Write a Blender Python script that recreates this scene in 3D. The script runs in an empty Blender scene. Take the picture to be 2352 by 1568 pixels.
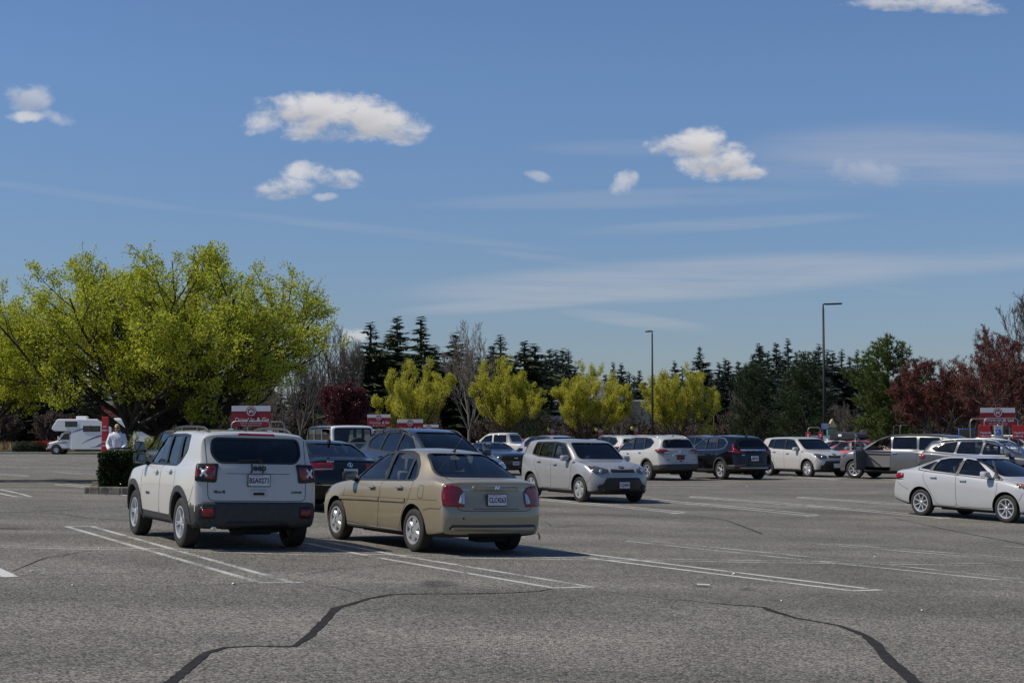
import bpy, bmesh, math, random
from mathutils import Vector, Matrix, Euler
from mathutils.bvhtree import BVHTree
sc = bpy.context.scene
COL = sc.collection
R = math.radians
PI = math.pi

# ---------------------------------------------------------------- camera numbers and ground shape
CAM_H = 1.70
PITCH = 0.0582
FPX = 6393.0 / 1.7415          # focal length in pixels of a 2352 px wide picture
SLOPE = -0.0283                # the near part of the lot falls away to the right

def sm(t):
    t = min(max(t, 0.0), 1.0)
    return t * t * (3 - 2 * t)

def gz(x, y):
    """height of the asphalt"""
    xx = max(min(x, 30.0), -30.0)
    return SLOPE * xx * (1 - sm((y - 30) / 30.0))

def ray(u, v):
    a = (u - 1176.0) / FPX
    b = (784.0 - v) / FPX
    cp, sp = math.cos(PITCH), math.sin(PITCH)
    return Vector((a, cp - sp * b, sp + cp * b))

def gp(u, v):
    """ground point seen at (u, v) of a 2352 px wide picture"""
    d = ray(u, v)
    t = 5.0
    for _ in range(60):
        z = CAM_H + d.z * t
        g = gz(d.x * t, d.y * t)
        t += (z - g) / max(1e-6, -d.z + abs(SLOPE) * 0.0) * 0.9
    return Vector((d.x * t, d.y * t, gz(d.x * t, d.y * t)))

def at(u, Y, z=None):
    """point at depth Y in the vertical plane seen at u"""
    x = (u - 1176.0) / FPX * (Y * math.cos(PITCH))
    return Vector((x, Y, gz(x, Y) if z is None else z))

def hz(v, Y):
    """height seen at row v at depth Y"""
    d = ray(1176, v)
    return CAM_H + d.z / d.y * Y

# ---------------------------------------------------------------- object helpers
def tag(o, label=None, cat=None, group=None, kind=None):
    if label: o['label'] = label
    if cat: o['category'] = cat
    if group: o['group'] = group
    if kind: o['kind'] = kind
    return o

def empty(name, label, cat, loc=(0, 0, 0), rot=(0, 0, 0), group=None):
    o = bpy.data.objects.new(name, None)
    COL.objects.link(o)
    o.location = loc
    o.rotation_euler = rot
    o.empty_display_size = 0.2
    return tag(o, label, cat, group)

def link(name, me, mats=None, parent=None):
    o = bpy.data.objects.new(name, me)
    COL.objects.link(o)
    if mats is not None:
        if not isinstance(mats, (list, tuple)): mats = [mats]
        if len(me.materials) == 0:
            for m in mats: me.materials.append(m)
    if parent is not None: o.parent = parent
    return o

def bm2me(bm, name, smooth=False):
    me = bpy.data.meshes.new(name)
    bm.to_mesh(me)
    bm.free()
    if smooth:
        me.polygons.foreach_set('use_smooth', [True] * len(me.polygons))
    return me

def bobj(name, bm, m, parent=None, smooth=False):
    return link(name, bm2me(bm, name, smooth), m, parent)

def autosmooth(me, ang=35):
    me.polygons.foreach_set('use_smooth', [True] * len(me.polygons))
    bm = bmesh.new(); bm.from_mesh(me)
    a = R(ang)
    for e in bm.edges:
        if len(e.link_faces) == 2 and e.calc_face_angle(0) > a: e.smooth = False
    bm.to_mesh(me); bm.free()

def sobj(name, bm, m, parent=None, ang=35):
    me = bm2me(bm, name); autosmooth(me, ang)
    return link(name, me, m, parent)

def copy_tree(o, parent=None):
    c = o.copy()
    COL.objects.link(c)
    c.parent = parent
    for ch in list(o.children): copy_tree(ch, c)
    return c

def box(bm, c, s, rot=None, bevel=0, mi=0):
    M = Matrix.Translation(c)
    if rot is not None: M = M @ Euler(rot).to_matrix().to_4x4()
    M = M @ Matrix.Diagonal((s[0], s[1], s[2], 1))
    r = bmesh.ops.create_cube(bm, size=1, matrix=M)
    vs = r['verts']
    fs = set()
    for v in vs: fs.update(v.link_faces)
    for f in fs: f.material_index = mi
    if bevel:
        es = set()
        for v in vs: es.update(v.link_edges)
        rr = bmesh.ops.bevel(bm, geom=list(es), offset=bevel, segments=2, affect='EDGES', profile=0.6)
        for f in rr['faces']: f.material_index = mi
    return vs

def tube(bm, pts, rad, n=8, mi=0, cap=True):
    pts = [Vector(p) for p in pts]
    if not isinstance(rad, (list, tuple)): rad = [rad] * len(pts)
    rings = []
    up = None
    for i, p in enumerate(pts):
        if i == 0: d = pts[1] - pts[0]
        elif i == len(pts) - 1: d = pts[-1] - pts[-2]
        else: d = (pts[i + 1] - pts[i]).normalized() + (pts[i] - pts[i - 1]).normalized()
        if d.length < 1e-9: d = Vector((0, 0, 1))
        d.normalize()
        if up is None:
            up = d.orthogonal().normalized()
        else:
            up = (up - d * up.dot(d))
            if up.length < 1e-6: up = d.orthogonal()
            up.normalize()
        s = d.cross(up)
        rings.append([bm.verts.new(p + (up * math.cos(2 * PI * k / n) + s * math.sin(2 * PI * k / n)) * rad[i]) for k in range(n)])
    for a, b in zip(rings, rings[1:]):
        for k in range(n):
            f = bm.faces.new((a[k], a[(k + 1) % n], b[(k + 1) % n], b[k])); f.material_index = mi; f.smooth = True
    if cap and n > 2:
        for rg, rev in ((rings[0], True), (rings[-1], False)):
            f = bm.faces.new(list(reversed(rg)) if rev else rg); f.material_index = mi

def lathe(bm, prof, n=32, axis='y', c=(0, 0, 0), mi=0, closed=False):
    """prof: list of (r, h); revolved round axis"""
    rings = []
    for r, h in prof:
        rg = []
        for k in range(n):
            a = 2 * PI * k / n
            if axis == 'y': p = (r * math.cos(a), h, r * math.sin(a))
            elif axis == 'z': p = (r * math.cos(a), r * math.sin(a), h)
            else: p = (h, r * math.cos(a), r * math.sin(a))
            rg.append(bm.verts.new(Vector(p) + Vector(c)))
        rings.append(rg)
    pr = list(zip(rings, rings[1:]))
    if closed: pr.append((rings[-1], rings[0]))
    for a, b in pr:
        for k in range(n):
            f = bm.faces.new((a[k], a[(k + 1) % n], b[(k + 1) % n], b[k])); f.material_index = mi; f.smooth = True
    return rings

def text_mesh(s, size, name='text', bold=0.0, extrude=0.0, align='CENTER', shear=0.0, sx=1.0):
    cu = bpy.data.curves.new(name, 'FONT')
    cu.body = s; cu.size = size; cu.align_x = align; cu.align_y = 'CENTER'
    cu.offset = bold; cu.extrude = extrude; cu.shear = shear
    cu.resolution_u = 2
    o = bpy.data.objects.new(name, cu)
    COL.objects.link(o)
    dg = bpy.context.evaluated_depsgraph_get()
    me = bpy.data.meshes.new_from_object(o.evaluated_get(dg))
    me.materials.clear()
    bpy.data.objects.remove(o)
    bpy.data.curves.remove(cu)
    for v in me.vertices: v.co.x *= sx
    return me

# ---------------------------------------------------------------- materials
def newmat(name):
    m = bpy.data.materials.new(name); m.use_nodes = True
    nt = m.node_tree
    return m, nt, nt.nodes['Principled BSDF']

def N(nt, t, **kw):
    n = nt.nodes.new(t)
    for k, v in kw.items():
        if k.startswith('i_'):
            n.inputs[k[2:].replace('_', ' ')].default_value = v
        else: setattr(n, k, v)
    return n

def mat(name, col, rough=0.5, metal=0.0, coat=0.0, noise=0.0, nscale=5.0, spec=0.5, bump=0.0, bscale=50.0):
    m, nt, b = newmat(name)
    b.inputs['Base Color'].default_value = (*col, 1)
    b.inputs['Roughness'].default_value = rough
    b.inputs['Metallic'].default_value = metal
    b.inputs['Coat Weight'].default_value = coat
    b.inputs['Coat Roughness'].default_value = 0.04
    b.inputs['Specular IOR Level'].default_value = spec
    if noise:
        tc = N(nt, 'ShaderNodeTexCoord'); no = N(nt, 'ShaderNodeTexNoise')
        no.inputs['Scale'].default_value = nscale; no.inputs['Detail'].default_value = 5
        mr = N(nt, 'ShaderNodeMapRange')
        mr.inputs['From Min'].default_value = 0.3; mr.inputs['From Max'].default_value = 0.7
        mr.inputs['To Min'].default_value = 1 - noise; mr.inputs['To Max'].default_value = 1 + noise
        mx = N(nt, 'ShaderNodeVectorMath', operation='SCALE')
        mx.inputs[0].default_value = col
        nt.links.new(tc.outputs['Object'], no.inputs['Vector'])
        nt.links.new(no.outputs['Fac'], mr.inputs['Value'])
        nt.links.new(mr.outputs['Result'], mx.inputs['Scale'])
        nt.links.new(mx.outputs['Vector'], b.inputs['Base Color'])
    if bump:
        tc = N(nt, 'ShaderNodeTexCoord'); no = N(nt, 'ShaderNodeTexNoise')
        no.inputs['Scale'].default_value = bscale
        bp = N(nt, 'ShaderNodeBump'); bp.inputs['Strength'].default_value = bump; bp.inputs['Distance'].default_value = 0.01
        nt.links.new(tc.outputs['Object'], no.inputs['Vector'])
        nt.links.new(no.outputs['Fac'], bp.inputs['Height'])
        nt.links.new(bp.outputs['Normal'], b.inputs['Normal'])
    return m

def paint(name, col, metal=0.0, rough=0.35, dirt=0.25, coat=1.0):
    """car paint: clear coat over the colour, road dust on the low parts"""
    m, nt, b = newmat(name)
    b.inputs['Metallic'].default_value = metal
    b.inputs['Coat Weight'].default_value = coat
    b.inputs['Coat Roughness'].default_value = 0.015
    b.inputs['Specular IOR Level'].default_value = .3 if max(col) > .01 else 0.0
    tc = N(nt, 'ShaderNodeTexCoord')
    no = N(nt, 'ShaderNodeTexNoise'); no.inputs['Scale'].default_value = 3.0; no.inputs['Detail'].default_value = 6
    sp = N(nt, 'ShaderNodeSeparateXYZ')
    nt.links.new(tc.outputs['Object'], no.inputs['Vector']); nt.links.new(tc.outputs['Object'], sp.inputs[0])
    mr = N(nt, 'ShaderNodeMapRange')           # dust sits low on the body
    mr.inputs['From Min'].default_value = 0.85; mr.inputs['From Max'].default_value = 0.25
    mr.inputs['To Min'].default_value = 0.05; mr.inputs['To Max'].default_value = 1
    nt.links.new(sp.outputs['Z'], mr.inputs['Value'])
    mu = N(nt, 'ShaderNodeMath', operation='MULTIPLY')
    nt.links.new(mr.outputs['Result'], mu.inputs[0]); nt.links.new(no.outputs['Fac'], mu.inputs[1])
    m2 = N(nt, 'ShaderNodeMath', operation='MULTIPLY'); m2.inputs[1].default_value = dirt * 2
    nt.links.new(mu.outputs[0], m2.inputs[0])
    mx = N(nt, 'ShaderNodeMix', data_type='RGBA')
    mx.inputs['A'].default_value = (*col, 1); mx.inputs['B'].default_value = (0.16, 0.15, 0.13, 1)
    nt.links.new(m2.outputs[0], mx.inputs['Factor'])
    nt.links.new(mx.outputs['Result'], b.inputs['Base Color'])
    m3 = N(nt, 'ShaderNodeMapRange'); m3.inputs['To Min'].default_value = rough; m3.inputs['To Max'].default_value = rough + 0.35
    nt.links.new(m2.outputs[0], m3.inputs['Value']); nt.links.new(m3.outputs['Result'], b.inputs['Roughness'])
    return m

def glass(name, tint, refl=1.0):
    m, nt, b = newmat(name)
    nt.nodes.remove(b)
    out = nt.nodes['Material Output']
    tr = N(nt, 'ShaderNodeBsdfTransparent'); tr.inputs['Color'].default_value = (*tint, 1)
    gl = N(nt, 'ShaderNodeBsdfGlossy'); gl.inputs['Roughness'].default_value = 0.02
    gl.inputs['Color'].default_value = (refl, refl, refl, 1)
    fr = N(nt, 'ShaderNodeFresnel'); fr.inputs['IOR'].default_value = 1.55
    mx = N(nt, 'ShaderNodeMixShader')
    nt.links.new(fr.outputs[0], mx.inputs[0]); nt.links.new(tr.outputs[0], mx.inputs[1]); nt.links.new(gl.outputs[0], mx.inputs[2])
    nt.links.new(mx.outputs[0], out.inputs['Surface'])
    return m

MT = {}
MT['rubber'] = mat('tyre_rubber', (0.022, 0.021, 0.020), 0.8, noise=0.3, nscale=9)
MT['black'] = mat('black_trim', (0.012, 0.012, 0.012), 0.45)
MT['clad'] = mat('black_cladding', (0.035, 0.035, 0.036), 0.6, noise=0.2, nscale=14)
MT['under'] = mat('underbody', (0.012, 0.012, 0.012), 0.9)
MT['inner'] = mat('cabin_lining', (0.17, 0.165, 0.16), 0.9)
MT['beige'] = mat('beige_lining', (0.26, 0.23, 0.18), 0.9)
MT['seat'] = mat('dark_seat_cloth', (0.08, 0.08, 0.082), 0.9)
MT['alloy'] = mat('alloy', (0.52, 0.53, 0.55), 0.38, metal=.55)
MT['alloyp'] = mat('painted_alloy', (0.50, 0.51, 0.52), 0.35, metal=0.6, coat=0.5)
MT['chrome'] = mat('chrome', (0.8, 0.8, 0.82), 0.08, metal=1.0)
MT['disc'] = mat('brake_disc', (0.18, 0.17, 0.16), 0.5, metal=0.8)
MT['red'] = mat('red_lamp', (0.22, 0.005, 0.008), 0.15, coat=.6, noise=0.35, nscale=22)
MT['darkred'] = mat('dark_red_lamp', (0.12, 0.006, 0.012), 0.15, coat=1.0)
MT['lamp'] = mat('clear_lamp', (0.42, 0.43, 0.45), 0.12, coat=1.0, metal=0.5)
MT['headlamp'] = mat('headlamp_cover', (0.07, 0.075, 0.08), 0.1, coat=1.0, metal=0.3)
MT['amber'] = mat('amber_lamp', (0.55, 0.16, 0.01), 0.2, coat=1.0)
MT['plate'] = mat('number_plate', (0.62, 0.64, 0.68), 0.5, noise=0.12, nscale=18)
MT['ink'] = mat('plate_ink', (0.012, 0.018, 0.06), 0.5)
MT['redink'] = mat('red_ink', (0.45, 0.03, 0.03), 0.5)
MT['gap'] = mat('panel_gap', (0.018, 0.018, 0.018), 0.8)
MT['glass'] = glass('clear_glass', (0.78, 0.81, 0.80))
MT['greyseat'] = mat('grey_seat_cloth', (0.13, 0.125, 0.115), 0.9)
MT['cglass'] = glass('pale_clear_glass', (0.78, 0.82, 0.80))
MT['tint'] = glass('privacy_glass', (0.20, 0.22, 0.23))
MT['mglass'] = mat('mirror_glass', (0.5, 0.55, 0.6), 0.05, metal=1.0)
MT['white'] = mat('white_plastic', (0.75, 0.75, 0.74), 0.45)
MT['skin'] = mat('skin', (0.55, 0.33, 0.23), 0.6)
# ================================================================ car engine
def lerpk(keys, x):
    """piecewise linear, keys sorted either way"""
    ks = sorted(keys)
    if x <= ks[0][0]: return ks[0][1]
    for (a, fa), (b, fb) in zip(ks, ks[1:]):
        if x <= b:
            return fa + (fb - fa) * (x - a) / max(1e-9, b - a)
    return ks[-1][1]

def shell_mesh(S, sub=2):
    """closed body surface lofted through cross-sections"""
    xf, xr = S['xf'], S['xr']
    W = S['W'] / 2
    keys = sorted({round(k[0], 3) for k in S['top'] if xr < k[0] < xf}, reverse=True)
    base = [xf, xf - .07, xf - .18, xf - .34] + [xr + .30, xr + .15, xr + .06, xr]
    x = xf - .5
    while x > xr + .40:
        base.append(x); x -= 0.19
    st = sorted(set(base), reverse=True)
    for k in keys:                                   # snap the nearest station to each key
        j = min(range(len(st)), key=lambda i: abs(st[i] - k))
        if 0 < j < len(st) - 1 and abs(st[j] - k) < 0.08: st[j] = k
        elif min(abs(s - k) for s in st) > 0.03: st.append(k); st.sort(reverse=True)
    def section(X):
        zt = lerpk(S['top'], X); zb = min(lerpk(S['belt'], X), zt - .012); zl = lerpk(S['bottom'], X)
        wm = lerpk(S['wid'], X) * W if 'wid' in S else W
        wb = wm * S.get('wb', .955)
        wr = min(lerpk(S['roofw'], X) * W, wb - .02)
        fl = sum(S.get('flare', .02) * math.exp(-((X - w) / .36) ** 2) for w in (S['wf'], S['wr_']))
        h = zb - zl
        dr = min(S.get('drop', .07), (zt - zb) * .55)
        pts = [(0, zl), (wm * .45, zl), (wm * .80, zl), (wm * .955, zl + .015)]
        pts += [(wm * .985 + fl * .5, zl + h * .16), (wm * 1.0 + fl, zl + h * .45), (wm * .998 + fl * .8, zl + h * .74),
                (wm * .985 + fl * .3, zl + h * .90), (wb, zb), (wb - .035 - min(.02, (zt - zb) * .05), zb + min(.03, (zt - zb) * .25))]
        gy, gz_ = pts[-1]
        ez = zt - dr
        for t in (.35, .72):
            bow = .02 * math.sin(PI * t) * min(1, (zt - zb) / .4)
            pts.append((gy + (wr - gy) * t + bow, gz_ + (ez - gz_) * t))
        pts.append((wr, ez))
        pts += [(wr * .86, zt - dr * .36), (wr * .48, zt - dr * .09), (0, zt)]
        return pts
    secs = [section(X) for X in st]
    def off(z, y, keys, cr):
        w = min(1.0, abs(y) / W)
        return lerpk(keys, z) + cr * w ** 3.2
    def pos(i, y, z):
        X = st[i]
        t = 1 - (xf - X) / S.get('blend', .75)
        if t > 0: return X - off(z, y, S['foff'], S.get('cf', .26)) * t ** 1.4
        t = 1 - (X - xr) / S.get('rblend', S.get('blend', .75))
        if t > 0: return X + off(z, y, S['roff'], S.get('cr', .20)) * t ** 1.4
        return X
    bm = bmesh.new()
    n = len(secs[0])
    rings = []
    for i, s in enumerate(secs):
        L = [bm.verts.new((pos(i, y, z), y, z)) for y, z in s]
        Rr = [L[j] if s[j][0] == 0 else bm.verts.new((pos(i, -s[j][0], s[j][1]), -s[j][0], s[j][1])) for j in range(n)]
        rings.append((L, Rr))
    for (L0, R0), (L1, R1) in zip(rings, rings[1:]):
        for j in range(n - 1):
            bm.faces.new((L0[j], L1[j], L1[j + 1], L0[j + 1]))
            bm.faces.new((R0[j + 1], R1[j + 1], R1[j], R0[j]))
    # caps : 7 columns
    def cap(i, flip):
        L, Rr = rings[i]; s = secs[i]
        rows = [[Rr[3], Rr[2], Rr[1], L[0], L[1], L[2], L[3]]]
        t0 = n - 4
        for j in range(4, t0):
            y, z = s[j]
            row = [Rr[j]]
            for fy in (-.84, -.47, 0, .47, .84):
                row.append(bm.verts.new((pos(i, fy * y, z), fy * y, z)))
            row.append(L[j]); rows.append(row)
        rows.append([Rr[t0], Rr[t0 + 1], Rr[t0 + 2], L[t0 + 3], L[t0 + 2], L[t0 + 1], L[t0]])
        for a, b in zip(rows, rows[1:]):
            for k in range(6):
                q = (a[k], a[k + 1], b[k + 1], b[k])
                bm.faces.new(q if flip else tuple(reversed(q)))
    cap(0, True); cap(len(st) - 1, False)
    bmesh.ops.recalc_face_normals(bm, faces=bm.faces)
    me = bm2me(bm, 'shell')
    o = bpy.data.objects.new('shell', me); COL.objects.link(o)
    md = o.modifiers.new('s', 'SUBSURF'); md.levels = sub; md.render_levels = sub
    dg = bpy.context.evaluated_depsgraph_get()
    m2 = bpy.data.meshes.new_from_object(o.evaluated_get(dg))
    bpy.data.objects.remove(o); bpy.data.meshes.remove(me)
    m2.polygons.foreach_set('use_smooth', [True] * len(m2.polygons))
    return m2

class Skin:
    """the smooth outer surface, for casting details on to it"""
    def __init__(s, me):
        bm = bmesh.new(); bm.from_mesh(me); bmesh.ops.triangulate(bm, faces=bm.faces)
        bm.verts.ensure_lookup_table(); bm.faces.ensure_lookup_table()
        s.co = [v.co.copy() for v in bm.verts]
        s.no = [v.normal.copy() for v in bm.verts]
        s.tri = [[v.index for v in f.verts] for f in bm.faces]
        s.t = BVHTree.FromBMesh(bm)
        xs = [c.x for c in s.co]; ys = [c.y for c in s.co]
        s.ext = {'f': max(xs), 'b': min(xs), 'l': max(ys), 'r': min(ys)}
        bm.free()
    def smooth(s, p, i):
        a, b, c = s.tri[i]
        A, B, C = s.co[a], s.co[b], s.co[c]
        v0, v1, v2 = B - A, C - A, p - A
        d00, d01, d11, d20, d21 = v0.dot(v0), v0.dot(v1), v1.dot(v1), v2.dot(v0), v2.dot(v1)
        den = d00 * d11 - d01 * d01
        if abs(den) < 1e-14: return s.no[a]
        v = (d11 * d20 - d01 * d21) / den; w = (d00 * d21 - d01 * d20) / den
        return ((1 - v - w) * s.no[a] + v * s.no[b] + w * s.no[c]).normalized()
    def near(s, p):
        q, n, i, d = s.t.find_nearest(p)
        return q, s.smooth(q, i), d
    def hit(s, a, b, ax, lim=None):
        """ax: l, r (a=x b=z) ; f, b (a=y b=z) ; t (a=x b=y)"""
        if ax in 'cdeg':
            sx = -1 if ax in 'cd' else 1; sy = 1 if ax in 'ce' else -1
            C0 = Vector((s.ext['b' if sx < 0 else 'f'], s.ext['l' if sy > 0 else 'r'], b))
            t = Vector((-sx, sy, 0)) * .70711       # + runs along the side, - across the end
            o = C0 + t * a + Vector((sx, sy, 0)) * 2; d = Vector((-sx, -sy, 0)) * .70711
        elif ax == 'l': o, d = Vector((a, 3, b)), Vector((0, -1, 0))
        elif ax == 'r': o, d = Vector((a, -3, b)), Vector((0, 1, 0))
        elif ax == 'f': o, d = Vector((5, a, b)), Vector((-1, 0, 0))
        elif ax == 'b': o, d = Vector((-5, a, b)), Vector((1, 0, 0))
        else: o, d = Vector((a, b, 4)), Vector((0, 0, -1))
        q, n, i, dist = s.t.ray_cast(o, d)
        if q is not None and lim and ax in 'fblr':
            e = s.ext[ax]
            if ax in 'fb' and abs(q.x - e) > lim: q, n, i, dist = s.t.find_nearest(Vector((e - .12 if ax == 'f' else e + .12, a, b)))
            elif ax in 'lr' and abs(q.y - e) > lim: q, n, i, dist = s.t.find_nearest(Vector((a, e * .86, b)))
        if q is not None and ax in 'cdeg' and (q - o).length > 3.35: q = None
        if q is None and ax in 'cdeg': q, n, i, dist = s.t.find_nearest(o + d * 3.0)
        if q is None:
            if ax in 'lr': g = Vector((a, .7 if ax == 'l' else -.7, b))
            elif ax in 'fb': g = Vector((2.0 if ax == 'f' else -2.0, a, b))
            else: g = Vector((a, b, 1.5))
            q, n, i, dist = s.t.find_nearest(g)
        return q, s.smooth(q, i)

def grid_poly(poly, step):
    """2D polygon -> bmesh in the xy plane cut into a grid"""
    bm = bmesh.new()
    f = bm.faces.new([bm.verts.new((p[0], p[1], 0)) for p in poly])
    bmesh.ops.triangulate(bm, faces=[f])
    xs = [p[0] for p in poly]; ys = [p[1] for p in poly]
    for lo, hi, ax in ((min(xs), max(xs), 0), (min(ys), max(ys), 1)):
        k = int((hi - lo) / step)
        for i in range(1, k + 1):
            c = lo + (hi - lo) * i / (k + 1)
            co = [0, 0, 0]; no = [0, 0, 0]; co[ax] = c; no[ax] = 1
            bmesh.ops.bisect_plane(bm, geom=bm.verts[:] + bm.edges[:] + bm.faces[:], plane_co=co, plane_no=no, dist=1e-5)
    bmesh.ops.dissolve_degenerate(bm, edges=bm.edges[:], dist=1e-5)
    return bm

def rounded(poly, r=.03, n=3):
    out = []
    P = [Vector((p[0], p[1])) for p in poly]
    rs = [(p[2] if len(p) > 2 else r) for p in poly]
    m = len(P)
    for i in range(m):
        a, b, c = P[i - 1], P[i], P[(i + 1) % m]
        u, v = (a - b), (c - b)
        q = min(rs[i], u.length * .48, v.length * .48)
        if q < 1e-4: out.append((b.x, b.y)); continue
        A, C = b + u.normalized() * q, b + v.normalized() * q
        for k in range(n + 1):
            t = k / n
            p = A * (1 - t) ** 2 + b * 2 * t * (1 - t) + C * t * t
            out.append((p.x, p.y))
    return out

def mirror_ax(ax): return {'l': 'r', 'r': 'l'}.get(ax, ax)

def decal(skin, poly, ax, off=.004, bulge=0.0, step=.07, thick=.012, bm=None, mi=0, lim=None):
    """a conforming plate cast on to the skin"""
    g = grid_poly(poly, step)
    own = bm is None
    if own: bm = bmesh.new()
    cx = sum(p[0] for p in poly) / len(poly); cy = sum(p[1] for p in poly) / len(poly)
    rad = max(math.hypot(p[0] - cx, p[1] - cy) for p in poly)
    vm = {}; nm = {}
    for v in g.verts:
        q, n = skin.hit(v.co.x, v.co.y, ax, lim)
        bd = v.is_boundary
        o = off + (0 if not bulge else bulge * max(0, 1 - (math.hypot(v.co.x - cx, v.co.y - cy) / rad) ** 2))
        vm[v] = bm.verts.new(q + n * o); nm[v] = n
        if thick: vm[v, 1] = bm.verts.new(q + n * (o - thick)) if bd else None
    fl = ax in ('l', 'b', 'c', 'g')
    for f in g.faces:
        vs = [vm[v] for v in f.verts]
        if fl: vs.reverse()
        try:
            nf = bm.faces.new(vs); nf.smooth = True; nf.material_index = mi
        except ValueError: pass
    if thick:
        for e in g.edges:
            if e.is_boundary:
                a, b = e.verts
                try:
                    nf = bm.faces.new((vm[a], vm[b], vm[b, 1], vm[a, 1])); nf.material_index = mi
                except ValueError: pass
    g.free()
    bmesh.ops.recalc_face_normals(bm, faces=[f for f in bm.faces if f.is_valid]) if own and thick else None
    return bm

def resample(pl, step, closed):
    P = [Vector((p[0], p[1])) for p in pl]
    if closed: P.append(P[0].copy())
    out = []
    for a, b in zip(P, P[1:]):
        k = max(1, int((b - a).length / step))
        for i in range(k): out.append(a.lerp(b, i / k))
    if not closed: out.append(P[-1])
    return out

def ribbon(skin, pl, ax, width, off=.002, closed=False, thick=0.0, bm=None, step=.05, mi=0):
    """a strip lying on the skin along a 2D line"""
    own = bm is None
    if own: bm = bmesh.new()
    P = resample(pl, step, closed); m = len(P)
    A = []; B = []
    for i in range(m):
        a = P[i - 1] if (i > 0 or closed) else P[i]
        c = P[(i + 1) % m] if (i < m - 1 or closed) else P[i]
        d = (c - a)
        if d.length < 1e-9: d = Vector((1, 0))
        d.normalize(); s = Vector((-d.y, d.x)) * width * .5
        q, n = skin.hit(P[i].x, P[i].y, ax)
        e = Vector((s.x, 0, s.y)) if ax in 'lr' else (Vector((0, s.x, s.y)) if ax in 'fb' else Vector((s.x, s.y, 0)))
        e = (e - n * e.dot(n))
        if e.length > 1e-9: e = e.normalized() * width * .5
        A.append((q + e, n)); B.append((q - e, n))
    va = [bm.verts.new(p + n * off) for p, n in A]; vb = [bm.verts.new(p + n * off) for p, n in B]
    if thick:
        ua = [bm.verts.new(p + n * (off - thick)) for p, n in A]; ub = [bm.verts.new(p + n * (off - thick)) for p, n in B]
    rng = range(m if closed else m - 1)
    for i in rng:
        j = (i + 1) % m
        fs = [(va[i], va[j], vb[j], vb[i])]
        if thick: fs += [(ua[i], va[i], vb[i], ub[i])] if (i == 0 and not closed) else []
        if thick: fs += [(va[i], ua[i], ua[j], va[j]), (vb[i], vb[j], ub[j], ub[i])]
        for q in fs:
            f = bm.faces.new(q); f.material_index = mi; f.smooth = False
    return bm

def prism(bm, poly, axis, lo, hi, mi=1):
    n = len(poly)
    def P(p, h):
        return (p[0], h, p[1]) if axis == 'y' else ((h, p[0], p[1]) if axis == 'x' else (p[0], p[1], h))
    a = [bm.verts.new(P(p, lo)) for p in poly]; b = [bm.verts.new(P(p, hi)) for p in poly]
    fs = [bm.faces.new(a), bm.faces.new(list(reversed(b)))]
    for i in range(n): fs.append(bm.faces.new((a[i], b[i], b[(i + 1) % n], a[(i + 1) % n])))
    for f in fs: f.material_index = mi
    bmesh.ops.recalc_face_normals(bm, faces=fs)

def boolean(me, bmc, mats):
    """difference, tried again with a hair's shift when the solver turns the cut inside out"""
    lim = [max(abs(v.co[k]) for v in me.vertices) for k in range(3)]
    for i in range(6):
        b2 = bmc.copy()
        for v in b2.verts: v.co = v.co * (1 + .0017 * i) + Vector((.0021, 0, .0013)) * i
        m2 = boolean1(me, b2, mats, i > 0)
        if len(m2.vertices) and all(max(abs(v.co[k]) for v in m2.vertices) < lim[k] + .01 for k in range(3)) and len(m2.polygons) > len(me.polygons) * .5: break
    bmc.free()
    return m2

def boolean1(me, bmc, mats, tol=False):
    o = bpy.data.objects.new('b', me); COL.objects.link(o)
    cm = bpy.data.meshes.new('c'); bmesh.ops.recalc_face_normals(bmc, faces=bmc.faces); bmc.to_mesh(cm); bmc.free()
    for m in mats: cm.materials.append(m)
    c = bpy.data.objects.new('c', cm); COL.objects.link(c)
    md = o.modifiers.new('b', 'BOOLEAN'); md.operation = 'DIFFERENCE'; md.solver = 'EXACT'; md.object = c; md.use_hole_tolerant = tol
    try: md.material_mode = 'INDEX'
    except Exception: pass
    dg = bpy.context.evaluated_depsgraph_get()
    m2 = bpy.data.meshes.new_from_object(o.evaluated_get(dg))
    bpy.data.objects.remove(o); bpy.data.objects.remove(c); bpy.data.meshes.remove(cm)
    return m2

def inside(poly, x, y):
    c = False; n = len(poly); j = n - 1
    for i in range(n):
        if (poly[i][1] > y) != (poly[j][1] > y) and x < (poly[j][0] - poly[i][0]) * (y - poly[i][1]) / (poly[j][1] - poly[i][1]) + poly[i][0]:
            c = not c
        j = i
    return c

def cut_lines(bm, poly, ax):
    """score the mesh along a 2D polygon, touching only the faces close by"""
    n = len(poly)
    for i in range(n):
        a, b = poly[i], poly[(i + 1) % n]
        d = (b[0] - a[0], b[1] - a[1])
        L = math.hypot(*d)
        if L < 1e-5: continue
        nx, nz = -d[1] / L, d[0] / L
        lo = (min(a[0], b[0]) - .001, min(a[1], b[1]) - .001); hi = (max(a[0], b[0]) + .001, max(a[1], b[1]) + .001)
        fs = []
        for f in bm.faces:
            if f.material_index != 0: continue
            k = 0 if ax in 'lr' else 1
            if ax == 'f' and f.normal.x < .05: continue
            if ax == 'b' and f.normal.x > -.05: continue
            us = [v.co[k] for v in f.verts]; zs = [v.co.z for v in f.verts]
            if max(us) < lo[0] or min(us) > hi[0] or max(zs) < lo[1] or min(zs) > hi[1]: continue
            fs.append(f)
        if not fs: continue
        g = set(fs)
        for f in fs: g.update(f.edges); g.update(f.verts)
        if ax in 'lr': co, no = (a[0], 0, a[1]), (nx, 0, nz)
        else: co, no = (0, a[0], a[1]), (0, nx, nz)
        bmesh.ops.bisect_plane(bm, geom=list(g), plane_co=co, plane_no=no, dist=1e-5)

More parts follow.
